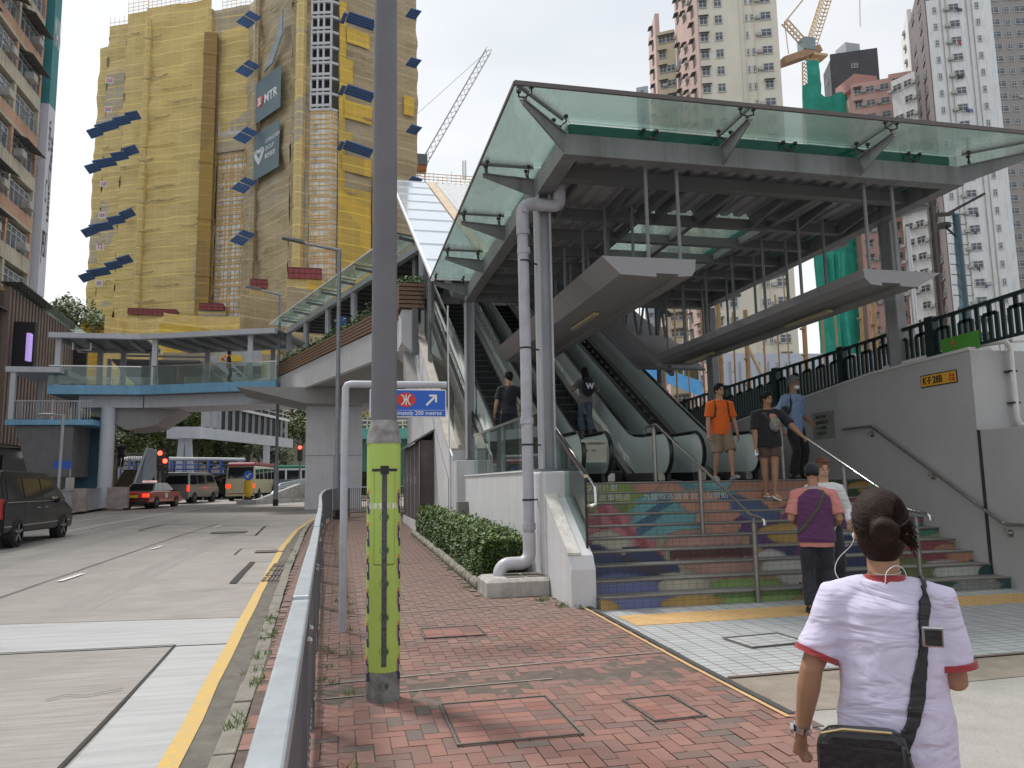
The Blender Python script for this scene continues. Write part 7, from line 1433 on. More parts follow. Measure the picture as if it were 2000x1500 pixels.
def vx(t):
    b = B(); b.ball((1.05, -.96, 1.12), .12, .1, .09, 10, 8); b.ball((1.05, .96, 1.12), .12, .1, .09, 10, 8); b.obj('wing_mirror', BKP, t, smooth=True)
    b = B(); b.box(-2.4, 2.3, -.955, -.945, .50, .53); b.box(-2.3, 1.6, -.95, -.94, 1.09, 1.12); b.obj('trim_strip', CHR, t)
    b = B()
    for x in (-1.15, .05, 1.2): b.box(x-.005, x+.005, -.953, -.945, .45, 1.1)
    b.obj('door_gap', BLACK, t)
    b = B(); b.box(-.35, -.15, -.965, -.945, .92, .96); b.box(.2, .4, -.965, -.945, .92, .96); b.obj('door_handle', CHR, t)
vehicle('black_van', 'black people carrier at the left edge with a bare arm on its window sill', 'van', (-8.9, 23.5), 0, BKP, vlow, vup, 1.9, 1.5,
  [[(-2.2, 1.18), (-1.2, 1.18), (-1.2, 1.68), (-2.1, 1.68)], [(-1.12, 1.18), (.0, 1.18), (.0, 1.70), (-1.12, 1.70)], [(.1, 1.18), (1.25, 1.18), (.85, 1.66), (.1, 1.70)]], (-1.6, 1.65), .34, ((-2.44, 1.2), (-2.4, 1.6)), ((1.9, 1.16), (1.25, 1.68)), (.7, 1.2, .16), .6, extra=vx, lit=False)
tlow = [(-2.3, .32), (2.3, .30), (2.35, .55), (2.25, .75), (1.15, .92), (-1.35, .95), (-2.28, .90), (-2.34, .6)]; tup = [(-1.6, .93), (1.2, .92), (.55, 1.38), (-1.0, 1.40)]
def tx_(t):
    B().box(-.45, -.15, -.35, .35, 1.41, 1.52).obj('roof_sign', mat('taxi_sign', (.75, .5, .45), .4, emit=.4), t, bevel=.02); text_mesh('lettering', 'TAXI', .11, MATS['sign_red'], frame((-.46, .2, 1.425), (0, -1, 0)), t, sx=1.2)
    b = B(); b.box(-2.36, -2.34, -.82, .82, .48, .56); b.obj('black_strip', BLACK, t); b = B(); b.ball((-2.35, .55, .45), .02, .17, .06, 12, 6); b.obj('green_badge', mat('teal_badge', (.1, .4, .35), .4), t)
    b = B(); b.ball((.9, -.9, .95), .1, .09, .07, 8, 6); b.ball((.9, .9, .95), .1, .09, .07, 8, 6); b.obj('wing_mirror', BLACK, t, smooth=True); B().box(-.2, .1, -.86, -.852, .55, .8).obj('door_badge', WHITE, t)
p = px(295, 985, Y=47.2); vehicle('red_taxi', 'red taxi with silver roof, tail lamps lit, waiting on the far side of the road', 'taxi', (p.x, 47.2), 10, TRED, tlow, tup, 1.7, 1.3,
  [[(-1.3, 1.0), (-.35, 1.0), (-.35, 1.32), (-.95, 1.32)], [(-.28, 1.0), (.85, 1.0), (.4, 1.32), (-.28, 1.32)]], (-1.35, 1.4), .31, ((-1.6, .98), (-1.08, 1.34)), ((1.15, .97), (.62, 1.34)), (.62, .8, .34), .6, roofm=TSIL, extra=tx_)
hlow = [(-2.3, .38), (2.3, .35), (2.35, .8), (2.2, 1.1), (-2.32, 1.1)]; hup = [(-2.3, 1.08), (2.15, 1.08), (1.45, 1.85), (1.2, 1.95), (-2.15, 1.97)]
hw_ = [[(-2.1, 1.2), (-1.1, 1.2), (-1.1, 1.78), (-2.0, 1.78)], [(-1.0, 1.2), (.2, 1.2), (.2, 1.78), (-1.0, 1.78)], [(.3, 1.2), (1.8, 1.2), (1.3, 1.78), (.3, 1.78)]]
p = px(374, 970, Y=55); vehicle('silver_van', 'silver grey van with a yellow rear plate queueing in front of the red taxi', 'van', (p.x, 55), 14, SLV, hlow, hup, 1.75, 1.5, hw_, (-1.5, 1.4), .33, ((-2.29, 1.22), (-2.2, 1.75)), None, (.75, 1.15, .14), .62)
p = px(437, 962, Y=62); vehicle('black_van', 'black people carrier half hidden between the silver van and the cream minibus', 'van', (p.x, 62), 55, BKP, vlow, vup, 1.9, 1.5, hw_, (-1.6, 1.65), .34, ((-2.44, 1.2), (-2.4, 1.6)), None, (.7, 1.2, .16), .6, lit=False)
blow = [(-3.2, .45), (3.2, .45), (3.25, 1.35), (-3.25, 1.35)]; bup = [(-3.22, 1.33), (3.2, 1.33), (3.05, 2.4), (-3.1, 2.4)]
bwin = [[(-3.0+k*1.2, 1.45), (-1.95+k*1.2, 1.45), (-1.95+k*1.2, 2.2), (-3.0+k*1.2, 2.2)] for k in range(5)]
def roofcap(m):
    def f(t): B().ext([(-3.2, -.98, 2.32), (3.1, -.98, 2.32), (2.9, -.98, 2.62), (-3.0, -.98, 2.62)], (0, 1.96, 0)).obj('roof', m, t, bevel=.12)
    return f
p = px(486, 962, Y=57.5); vehicle('minibus', 'cream minibus with a dark red roof and lit tail lamps beside the keep left bollard', 'minibus', (p.x, 59.5), 8, CRV, blow, bup, 2.0, 1.85, bwin, (-2.0, 2.1), .38, ((-3.22, 1.5), (-3.13, 2.28)), None, (.85, 1.1, .32), None, extra=roofcap(MRD))
p = px(572, 940, Y=68); vehicle('minibus', 'white minibus with a green roof behind the concrete pier', 'minibus', (p.x, 68), 80, WHITE, blow, bup, 2.0, 1.85, bwin, (-2.0, 2.1), .38, ((-3.22, 1.5), (-3.13, 2.28)), None, (.85, 1.1, .32), None, extra=roofcap(mat('minibus_green_roof', (.03, .22, .13), .4)), lit=False)
p = px(572, 945, Y=62); vehicle('navy_car', 'dark navy saloon car behind the crash barrier in front of the white minibus', 'car', (p.x, 62.3), 78, NVY, tlow, tup, 1.75, 1.3, [[(-1.3, 1.0), (-.35, 1.0), (-.35, 1.32), (-.95, 1.32)], [(-.28, 1.0), (.85, 1.0), (.4, 1.32), (-.28, 1.32)]], (-1.35, 1.4), .32, ((-1.6, .98), (-1.08, 1.34)), ((1.15, .97), (.62, 1.34)), (.62, .8, .34), None, lit=False)
p = px(706, 935, Y=52); vehicle('black_van', 'black people carrier with a white roof line passing behind the green wrapped pole', 'van', (p.x, 52), 85, BKP, vlow, vup, 1.9, 1.5, hw_, (-1.6, 1.65), .34, ((-2.44, 1.2), (-2.4, 1.6)), None, (.7, 1.2, .16), None, lit=False)
def busx(t):
    B().ext([(-4.4, -1.2, 3.0), (4.4, -1.2, 3.0), (4.3, -1.2, 3.2), (-4.3, -1.2, 3.25)], (0, 2.4, 0)).obj('white_roof', WHITE, t, bevel=.08)
    b = B()
    for k in range(10): x = -4.3+k*.95; b.box(x-.05, x+.05, -1.22, -1.12, 1.6, 3.02); b.box(x-.05, x+.05, 1.12, 1.22, 1.6, 3.02)
    for z in (1.95, 2.3, 2.65): b.box(-4.35, 4.35, -1.2, -1.15, z, z+.05); b.box(-4.35, 4.35, 1.15, 1.2, z, z+.05)
    b.obj('side_bars', BLB, t); b = B(); b.ball((-3.0, -1.22, 1.1), .9, .02, .35, 14, 6); b.obj('white_swoosh', WHITE, t)
p = px(352, 940, Y=63); vehicle('blue_bus', 'blue open sided bus with a white roof behind the traffic light', 'bus', (p.x, 64.5), 62, BLB, [(-4.4, .5), (4.4, .5), (4.4, 1.6), (-4.4, 1.6)], [(-1, 1.5), (1, 1.5), (1, 1.7), (-1, 1.7)], 2.4, 2.2, [], (-3, 3), .45, ((-.9, 1.55), (-.9, 1.6)), None, (.8, 1.1, .2), None, extra=busx, lit=False)
# ================= PEOPLE =================
def skin(n, c): return mat(n, c, .5, 0, .06, 12, spec=.35)
SK1 = skin('skin_light', (.46, .27, .18)); SK2 = skin('skin_tan', (.33, .18, .11)); HAIRB = mat('black_hair', (.012, .010, .009), .65, 0, .4, 40, .4, 160, spec=.2, aniso=(6, 6, 1)); HAIRR = mat('brown_hair', (.020, .009, .006), .62, 0, .5, 40, .25, 160, spec=.2, aniso=(5, 5, .6)); HAIRG = mat('grey_hair', (.14, .135, .13), .6, 0, .4, 30, .5, 160)
def cloth(n, c, r=.85, **k):
    m = mat(n, c, r, 0, k.get('var', .07), k.get('s', 6)); nd, l = nodes_of(m)
    if 'foldn' in nd: return m
    b = nd['Principled BSDF']; b.inputs['Sheen Weight'].default_value = .15
    mp_ = nd.new('ShaderNodeMapping'); mp_.inputs['Rotation'].default_value = (0, R(38), R(20)); mp_.inputs['Scale'].default_value = (1, 1, 3.2); l(nd['Texture Coordinate'].outputs['Object'], mp_.inputs['Vector'])
    x = nd.new('ShaderNodeTexNoise'); x.name = 'foldn'; x.inputs['Scale'].default_value = 4.2; x.inputs['Detail'].default_value = 2.5; x.inputs['Distortion'].default_value = 1.2; l(mp_.outputs[0], x.inputs['Vector'])
    bp = nd.new('ShaderNodeBump'); bp.inputs['Strength'].default_value = .55; bp.inputs['Distance'].default_value = .05; l(x.outputs['Fac'], bp.inputs['Height'])
    y = nd.new('ShaderNodeTexNoise'); y.inputs['Scale'].default_value = 400; l(nd['Texture Coordinate'].outputs['Object'], y.inputs['Vector']); b2 = nd.new('ShaderNodeBump'); b2.inputs['Strength'].default_value = .12; b2.inputs['Distance'].default_value = .002; l(y.outputs['Fac'], b2.inputs['Height']); l(bp.outputs[0], b2.inputs['Normal']); l(b2.outputs[0], b.inputs['Normal']); return m
def smoothp(P, n=6):
    P = [V(p) for p in P]; o = []
    for i in range(len(P)-1):
        a, b, c, d = P[max(i-1, 0)], P[i], P[i+1], P[min(i+2, len(P)-1)]
        for k in range(n): t = k/n; o.append(.5*((2*b)+(c-a)*t+(2*a-5*b+4*c-d)*t*t+(3*b-a-3*c+d)*t**3))
    return o+[P[-1]]
ctex = bpy.data.textures.new('folds', 'CLOUDS'); ctex.noise_scale = .11; ctex.noise_depth = 2
def remesh(o, vox, sm=4, fold=0.):
    m = o.modifiers.new('remesh', 'REMESH'); m.mode = 'VOXEL'; m.voxel_size = vox; m.use_smooth_shade = True
    s = o.modifiers.new('smooth', 'SMOOTH'); s.factor = .5; s.iterations = sm
    if fold: d = o.modifiers.new('fold', 'DISPLACE'); d.texture = ctex; d.strength = fold; d.mid_level = .5; d.texture_coords = 'LOCAL'
def ik(S, W, a, b, pole):
    S, W = V(S), V(W); d = W-S; L_ = min(d.length, (a+b)*.999); u = d.normalized(); W = S+u*L_; x = (a*a-b*b+L_*L_)/(2*L_); h = math.sqrt(max(0, a*a-x*x)); p = V(pole); p = (p-u*p.dot(u)); p = p.normalized() if p.length > 1e-4 else u.orthogonal(); return S+u*x+p*h, W
def sweep(b, P, n=14):
    """P: (point, rx(side), ry(depth)); rings kept square to the body's side axis"""
    pts = [V(p[0]) for p in P]; m = len(pts); rings = []
    for i, p in enumerate(pts):
        d = (pts[min(i+1, m-1)]-pts[max(i-1, 0)]).normalized(); s = V((1, 0, 0)); s = s-d*s.dot(d)
        if s.length < .2: s = V((0, 1, 0))-d*d.y
        s.normalize(); f = d.cross(s); rings.append([p+s*P[i][1]*math.cos(t)+f*P[i][2]*math.sin(t) for t in [2*math.pi*k/n for k in range(n)]])
    b.add([q for r_ in rings for q in r_], [(i*n+k, i*n+(k+1) % n, (i+1)*n+(k+1) % n, (i+1)*n+k) for i in range(m-1) for k in range(n)]+[tuple(range(n-1, -1, -1)), tuple((m-1)*n+k for k in range(n))])
def hand(b, W, E, grip=0., side=1, s=1.):
    W, E = V(W), V(E); d = (W-E).normalized(); sd = V((side, 0, 0)); sd = (sd-d*sd.dot(d)); sd = sd.normalized() if sd.length > .1 else d.orthogonal().normalized(); f = d.cross(sd).normalized(); f = f if f.y*1 > 0 else -f
    b.tube([W-d*.02, W+d*.02*s, W+d*.055*s, W+d*.09*s], .03, 8, rr=[(.024*s, .02*s), (.030*s, .018*s), (.038*s, .018*s), (.034*s, .014*s)])
    # fingers spread across f (front-back when arm hangs), curling towards the body (-sd)
    for k, (o, l) in enumerate(((.030, .068), (.011, .076), (-.009, .071), (-.028, .056))):
        p = W+d*.085*s+f*o*s; c = grip+.25; q1 = p+(d*math.cos(c*.6)-sd*math.sin(c*.6))*l*.45*s; q2 = q1+(d*math.cos(c*1.5)-sd*math.sin(c*1.5))*l*.33*s; q3 = q2+(d*math.cos(c*2.4)-sd*math.sin(c*2.4))*l*.28*s
        b.tube([p-d*.02*s, q1, q2, q3], .008, 6, rr=[.0095*s, .009*s, .0085*s, .007*s])
    p = W+d*.03*s+f*.026*s; b.tube([p-f*.01, p+f*.022*s+d*.02*s-sd*.008, p+f*.03*s+d*.045*s-sd*.02, p+f*.03*s+d*.062*s-sd*.03], .009, 6, rr=[.013*s, .011*s, .010*s, .008*s])
def person(lab, x, y, z, az, H, skn, hair, top, bottom, pose=None, fine=False, male=True, build=1.0, group=None, hk=1.0):
    P_ = dict(hip=None, lean=0., feet=((.10, 0, 0), (-.10, 0, 0)), hands=((.27, .02, .78*H-.31*H), (-.27, .02, .78*H-.31*H)), head=(0, 0), fpole=((.1, 1, 0), (-.1, 1, 0)), apole=((.3, -1, 0), (-.3, -1, 0)), grip=(.5, .5), toe=(0, 0), sway=0.)
    P_.update(pose or {}); vox = .0085 if not fine else .0075
    t = thing('person', lab, 'person', (0, 0, 0), group)
    hz_ = P_['hip'] or .515*H; hip = V((0, 0, hz_)); up = V((P_['sway'], math.sin(R(P_['lean'])), math.cos(R(P_['lean'])))).normalized(); k_ = build
    chest = hip+up*.19*H; neck = hip+up*.305*H; wsh = (.108 if male else .098)*H*k_**.5
    side = V((1, 0, 0)); fwd = side.cross(up)*-1; fwd = up.cross(side)*1.0; fwd = V((0, 1, 0))
    body, topm, botm = B(), B(), B(); hd = neck+up*.05*H+V((0, .012, 0)); hc = hd+V((0, .012, .055*H*hk))
    hy, hpch = R(P_['head'][0]), R(P_['head'][1]); Rh = Matrix.Rotation(-hy, 3, 'Z') @ Matrix.Rotation(-hpch, 3, 'X'); hs_ = .066*H*hk
    # torso
    sweep(body, [(hip-up*.03*H, .085*H*k_, .062*H*k_), (hip+up*.05*H, .078*H*k_, .055*H*k_), (chest, .092*H*k_, .062*H*k_), (neck-up*.035*H, .085*H, .05*H), (neck, .045*H, .04*H)])
    sweep(body, [(neck-up*.03*H, .042*H, .040*H), (neck+up*.015*H, .034*H, .036*H), (hd+up*.02*H, .033*H, .036*H)])
    body.ball(hc+Rh @ V((0, -.006, .008)), hs_*.62*1.04, hs_*.80, hs_*.98, 16, 12, Rh); body.ball(hc+Rh @ V((0, hs_*.30, -hs_*.45)), hs_*.46, hs_*.46, hs_*.52, 12, 10, Rh)
    body.tube([hc+Rh @ V((0, hs_*.76, hs_*.05)), hc+Rh @ V((0, hs_*.98, -hs_*.26)), hc+Rh @ V((0, hs_*.74, -hs_*.32))], .01, 6, rr=[.008, .013, .010])
    for s in (-1, 1): body.ball(hc+Rh @ V((s*hs_*.66, -.004, -hs_*.12)), .008, .018, .029, 8, 6, Rh)
    body.tube([hc+Rh @ V((-.022, hs_*.78, -hs_*.55)), hc+Rh @ V((0, hs_*.85, -hs_*.54)), hc+Rh @ V((.022, hs_*.78, -hs_*.55))], .006, 5)
    sleeves = top.get('sleeve', .55); jo = {}
    for i, s in ((0, 1), (1, -1)):
        S = neck+V((s*wsh, 0, 0))-up*.042*H; E, W = ik(S, P_['hands'][i], .165*H, .15*H, P_['apole'][i]); jo['E%d' % i], jo['W%d' % i], jo['S%d' % i] = E, W, S
        body.tube([neck+V((s*.03*H, 0, 0))-up*.03*H, S, S.lerp(E, .35), E, E.lerp(W, .3), W], .03, 10, rr=[.034*H, .031*H*k_, .029*H*k_, .0235*H*k_, .0245*H*k_, .0155*H]); hand(body, W, E, P_['grip'][i], s, H/1.72)
        q = S.lerp(E, sleeves/.62 if sleeves < .62 else 1.); pts = [neck+V((s*.035*H, 0, 0))-up*.022*H, S+V((s*.003, 0, .002)), S.lerp(E, .4), q]; rr_ = [.036*H, .041*H*k_, .041*H*k_, (.043 if sleeves < .7 else .032)*H*k_]
        if sleeves > .7: pts += [E.lerp(W, .5), W-(W-E).normalized()*.02]; rr_ += [.03*H, .026*H]
        topm.tube(pts, .04, 12, rr=rr_)
        if top.get('trim') is not None: c = B(); dd = (q-S).normalized(); c.tube([q-dd*.012, q+dd*.006], .05, 20, rr=[.0455*H*k_, .046*H*k_]); c.obj('sleeve_trim', top['trim'], t, smooth=True)
        F = V(P_['feet'][i]); A = F+V((0, 0, .05*H)); Hp = hip+V((s*.052*H, 0, -.005*H)); K_, A = ik(Hp, A, .245*H, .235*H, P_['fpole'][i]); jo['K%d' % i], jo['A%d' % i] = K_, A
        body.tube([Hp, Hp.lerp(K_, .3), K_, K_.lerp(A, .3), A.lerp(K_, .12), A-V((0, 0, .02))], .05, 12, rr=[.05*H*k_, .047*H*k_, .031*H*k_**.5, .032*H*k_**.5, .019*H, .02*H])
        ta = R(P_['toe'][i]); td = V((s*.12, 1, 0)).normalized()*math.cos(ta)+V((0, 0, math.sin(ta)))
        leg = bottom.get('len', 1.); e = Hp.lerp(K_, min(1, leg/.5)) if leg <= .5 else K_.lerp(A, (leg-.5)/.5*.98)
        r0_, r1_ = .058*H*k_, bottom.get('hem', .036)*H
        if leg <= .5: botm.tube([Hp+V((-s*.015, 0, .03)), Hp.lerp(e, .4), e], .05, 14, rr=[r0_, r0_*.97, r1_])
        else: botm.tube([Hp+V((-s*.015, 0, .03)), Hp.lerp(K_, .5), K_, K_.lerp(e, .5), e], .05, 14, rr=[r0_, r0_*.9, .040*H*k_**.5, r1_*1.02, r1_])
        sh = B(); heel = A-V((0, 0, .045*H))-td*.03*H
        if bottom.get('shoe', 'shoe') == 'shoe':
            sh.tube([heel+V((0, 0, .028)), heel+td*.05*H+V((0, 0, .035)), heel+td*.10*H+V((0, 0, .030)), heel+td*.145*H+V((0, 0, .024))], .04, 12, rr=[(.022*H, .030), (.024*H, .042), (.027*H, .033), (.016*H, .02)]); so_ = sh.obj('shoe', bottom.get('shoem', BLACK), t, smooth=True)
            s2 = B(); s2.tube([heel+V((0, 0, .004)), heel+td*.10*H+V((0, 0, .004)), heel+td*.152*H+V((0, 0, .006))], .03, 12, rr=[(.022*H, .010), (.028*H, .010), (.015*H, .008)]); s2.obj('sole', WHITE if bottom.get('sole') else BLACK, t, smooth=True)
        else:
            body.tube([heel+V((0, 0, .03)), heel+td*.06*H+V((0, 0, .035)), heel+td*.12*H+V((0, 0, .025)), heel+td*.14*H+V((0, 0, .02))], .03, 10, rr=[(.018*H, .025), (.02*H, .025), (.025*H, .018), (.018*H, .012)])
            for q_ in range(5): body.tube([heel+td*.13*H+V((s*(.02-.0095*q_)*H*1.1, 0, .018)), heel+td*(.158-.006*q_)*H+V((s*(.021-.0105*q_)*H*1.1, 0, .014))], .01, 6, rr=[.0105 if q_ else .014, .009 if q_ else .012])
            s2 = B(); s2.tube([heel+V((0, 0, .0)), heel+td*.10*H, heel+td*.155*H], .03, 12, rr=[(.024*H, .008), (.03*H, .008), (.018*H, .007)]); s2.tube([heel+td*.07*H+V((-.03*H*.9, 0, .01)), heel+td*.12*H+V((0, 0, .052)), heel+td*.07*H+V((.03*H*.9, 0, .01))], .005, 5); s2.obj('flip_flop', WHITE, t, smooth=True)
    hem = top.get('hem', .06); hw_ = top.get('w', 1.0)
    sweep(topm, [(hip-up*hem*H, .101*H*k_*hw_, .074*H*k_*hw_), (hip+up*.02*H, .099*H*k_*hw_, .073*H*k_*hw_), (hip+up*.08*H, .093*H*k_*hw_, .068*H*k_*hw_), (chest, .102*H*k_, .071*H*k_), (chest+up*.06*H, .105*H*k_**.5, .064*H*k_), (neck-up*.022*H, .078*H, .050*H), (neck+up*.003*H, .050*H, .044*H)], 18)
    sweep(botm, [(hip-up*.045*H, .088*H*k_, .068*H*k_), (hip, .092*H*k_, .066*H*k_), (hip+up*.055*H, .08*H*k_, .06*H*k_)], 16)
    o = body.obj('body', skn, t, smooth=True); remesh(o, vox, 3)
    o = topm.obj(top['name'], top['m'], t, smooth=True); remesh(o, vox*1.2, 6 if fine else 4, .016 if not fine else .014)
    o = botm.obj(bottom['name'], bottom['m'], t, smooth=True); remesh(o, vox*1.2, 4, .012)
    if top.get('collar'): c = B(); c.tube([neck-up*.012*H, neck+up*.012*H], .05, 20, rr=[(.050*H, .046*H), (.041*H, .041*H)]); c.obj('collar', top['collar'], t, smooth=True)
    hb_ = B(); kind = hair[1]
    if kind != 'cap':
        hb_.ball(hc+Rh @ V((0, -hs_*.17, hs_*.24)), hs_*.76, hs_*.88, hs_*.94, 16, 12, Rh)
        if kind == 'short': hb_.ball(hc+Rh @ V((0, hs_*.30, hs_*.80)), hs_*.55, hs_*.42, hs_*.28, 12, 8, Rh); hb_.ball(hc+Rh @ V((0, -hs_*.42, -hs_*.22)), hs_*.60, hs_*.45, hs_*.5, 12, 8, Rh)
        if kind == 'long': hb_.tube([hc+V((0, -hs_*.3, 0)), hc+V((0, -hs_*.55, -hs_*1.3)), hc+V((0, -hs_*.75, -hs_*2.6)), hc+V((0, -hs_*.75, -hs_*3.6))], .05, 12, rr=[(hs_*.8, hs_*.6), (hs_*.88, hs_*.55), (hs_*.9, hs_*.4), (hs_*.5, hs_*.2)])
        if kind == 'bun':
            hb_.ball(hc+Rh @ V((0, -hs_*.40, -hs_*.25)), hs_*.66, hs_*.55, hs_*.75, 14, 10, Rh); bc = hc+Rh @ V((hs_*.10, -hs_*1.02, -hs_*.02)); P2 = [bc+Rh @ V((hs_*.26*math.cos(a), -hs_*.10+hs_*.04*a/3, hs_*.24*math.sin(a))) for a in [k*.55 for k in range(13)]]; hb_.tube(P2, .02, 8, rr=[hs_*.17]*13); hb_.ball(bc, hs_*.26, hs_*.2, hs_*.24)
        o = hb_.obj('hair', hair[0], t, smooth=True); remesh(o, vox, 2)
        if kind == 'bun':   # brushed strands over the bun
            s_ = B(); rg = random.Random(5)
            for q in range(170): a = rg.uniform(-1.1, 1.1); b0 = bc+Rh @ V((hs_*.2, -hs_*.05, 0)); s_.tube([b0, b0+Rh @ V((hs_*(.35+.1*rg.random()), -hs_*.1*rg.random(), hs_*.35*a)), b0+Rh @ V((hs_*rg.uniform(.4, .65), hs_*.05, hs_*(.25*a-.45*rg.random())))], .0007, 3, cap=False)
            for q in range(420):
                a = rg.uniform(-1.5, 1.5); th = rg.uniform(.1, 1.7); st_p = V((hs_*.80*math.sin(a)*math.sin(th), hs_*(-.14+.1-.9*math.cos(a)*math.sin(th)*.4+.5*math.cos(th)*0), hs_*(.20+.99*math.cos(th)))); r_s = st_p.copy(); c0_ = V((0, -hs_*.14, hs_*.20)); dn = (r_s-c0_); dn = V((dn.x/(hs_*.8), dn.y/(hs_*.92), dn.z/(hs_*1.0))).normalized(); e0 = c0_+V((dn.x*hs_*.785, dn.y*hs_*.91, dn.z*hs_*.985)); tgt = V((hs_*.10, -hs_*.95, -hs_*.02)); P3 = []
                for kk in range(5): m_ = e0.lerp(tgt, kk/4*.9); dd = m_-c0_; dd = V((dd.x/(hs_*.8), dd.y/(hs_*.92), dd.z)).normalized() if dd.length > 0 else dd; dd = V(((m_-c0_).x/(hs_*.785), (m_-c0_).y/(hs_*.91), (m_-c0_).z/(hs_*.985))).normalized(); P3.append(hc+Rh @ (c0_+V((dd.x*hs_*.787, dd.y*hs_*.912, dd.z*hs_*.988))))
                s_.tube(P3, .0006, 3, cap=False)
            s_.obj('loose_strands', hair[0], t)
    else:
        hb_.ball(hc+Rh @ V((0, -hs_*.06, hs_*.30)), hs_*.76, hs_*.92, hs_*.76, 16, 10, Rh); hb_.ext([hc+Rh @ V((hs_*.55*math.cos(a), hs_*(.6+.75*math.sin(a)), hs_*.32)) for a in [k*math.pi/8 for k in range(9)]], (0, 0, .008)); hb_.obj('cap', hair[0], t, smooth=True)
        h2 = B(); h2.ball(hc+Rh @ V((0, -hs_*.2, -hs_*.1)), hs_*.68, hs_*.66, hs_*.5, 14, 10, Rh); h2.obj('hair', HAIRB, t, smooth=True)
    ey = B()
    for s in (-1, 1): ey.ball(hc+Rh @ V((s*hs_*.28, hs_*.74, -hs_*.02)), .010, .006, .006, 8, 6, Rh); ey.ball(hc+Rh @ V((s*hs_*.29, hs_*.755, hs_*.17)), .018, .005, .004, 8, 5, Rh)
    ey.obj('eyes', BLACK, t, smooth=True)
    jo.update(neck=neck, chest=chest, hip=hip, up=up, hc=hc, Rh=Rh, hs=hs_)
    t.location = (x, y, z); t.rotation_euler = (0, 0, -R(az)); return t, jo
def strap(t, pts, w_, m, name='strap', th=.004, par=None):
    b = B(); P2 = [V(p) for p in pts]; n = len(P2); th = 0.0005
    c = sum(P2, V())/n; vs = []
    for i, p in enumerate(P2):
        d = (P2[min(i+1, n-1)]-P2[max(i-1, 0)]).normalized(); o = V((p.x-0, p.y, 0)).normalized() if V((p.x, p.y, 0)).length > .02 else V((0, -1, 0)); s = d.cross(o).normalized(); vs += [p+s*w_/2, p-s*w_/2, p-s*w_/2+o*th, p+s*w_/2+o*th]
    fs = [(0, 1, 2, 3), (4*n-4, 4*n-1, 4*n-2, 4*n-3)]
    for i in range(n-1):
        for k in range(4): fs.append((4*i+k, 4*i+(k+1) % 4, 4*i+4+(k+1) % 4, 4*i+4+k))
    o = b.add(vs, fs).obj(name, m, t, smooth=False)
    sub = o.modifiers.new('sub', 'SUBSURF'); sub.subdivision_type = 'SIMPLE'; sub.levels = sub.render_levels = 3
    tg = [c for c in t.children if any(k in c.name for k in ('vest', 'shirt', 'blouse', 'top')) and 'button' not in c.name and 'collar' not in c.name and 'print' not in c.name]
    if tg: k = o.modifiers.new('hug', 'SHRINKWRAP'); k.target = tg[-1] if 'vest' in tg[-1].name else tg[0]; k.wrap_method = 'NEAREST_SURFACEPOINT'; k.wrap_mode = 'OUTSIDE_SURFACE'; k.offset = .007
    sd = o.modifiers.new('thick', 'SOLIDIFY'); sd.thickness = .004
    return o
def onbody(ang, z, rx, ry): return V((rx*math.sin(R(ang)), -ry*math.cos(R(ang)), z))
# 1 foreground woman seen from behind
LAV = cloth('lavender_white_cotton', (.58, .54, .70), var=.03); REDT = cloth('dark_red_ribbing', (.30, .035, .04)); BRT = cloth('brown_trousers', (.13, .095, .08))
H = 1.43; wx, wy = 1.675, 2.17; AZW = 34
t, j = person('woman nearest the camera, lavender white T-shirt with red trim, hair bun and black bag', wx, wy, 0, AZW, H, SK2, (HAIRR, 'bun'), dict(name='t_shirt', m=LAV, sleeve=.50, trim=REDT, hem=.085, w=1.10, collar=REDT), dict(name='trousers', m=BRT, len=1., shoem=BLACK),
  dict(hands=((.15, .23, .88), (-.275, .02, .69)), feet=((.10, .12, 0), (-.10, -.1, 0)), head=(2, -3), lean=3, apole=((.12, -1, 0), (-.4, -.7, 0)), grip=(.6, .9)), fine=True, male=False, build=1.06, hk=1.17)
NB = cloth('black_webbing', (.012, .012, .014), .6); BAGM = mat('black_leather_bag', (.012, .012, .015), .35, 0, .3, 8, .3, 30)
nk, hp_ = j['neck'], j['hip']; ty = .064*H*1.17
pts = [V((.07*H, .06, nk.z-.03)), V((.072*H, .02, nk.z-.0)), V((.074*H, -.045, nk.z-.012)), V((.078*H, -.088, nk.z-.07)), V((.075*H, -.122, nk.z-.14)), V((.066*H, -.138, nk.z-.22)), V((.046*H, -.146, nk.z-.32)), V((.018*H, -.150, nk.z-.42)), V((-.006*H, -.160, nk.z-.48)), V((-.012*H, -.170, nk.z-.51))]
strap(t, pts, .042, NB, 'bag_strap')
b = B(); b.cbox(pts[4]+V((.0, -.006, 0)), .056, .010, .06, 0, .15); o = b.obj('strap_buckle', CHR, t, bevel=.004); b = B(); b.cbox(pts[4]+V((0, -.012, 0)), .044, .012, .046, 0, .15); b.obj('strap_slide', NB, t)
b = B(); b.tube([(-.19, -.205, .64), (-.19, -.21, .76), (-.16, -.205, .815), (-.03, -.20, .825), (.005, -.195, .80), (.02, -.20, .66)], .03, 8) if False else None
bagc = V((-.105, -.155, .665)); b.ext([bagc+V((x, -.035, z)) for x, z in ((-.125, -.12), (.12, -.13), (.135, .0), (.115, .085), (.09, .105), (-.09, .10), (-.125, .06))], (0, .07, 0)); bo_ = b.obj('shoulder_bag', BAGM, t, bevel=.022)
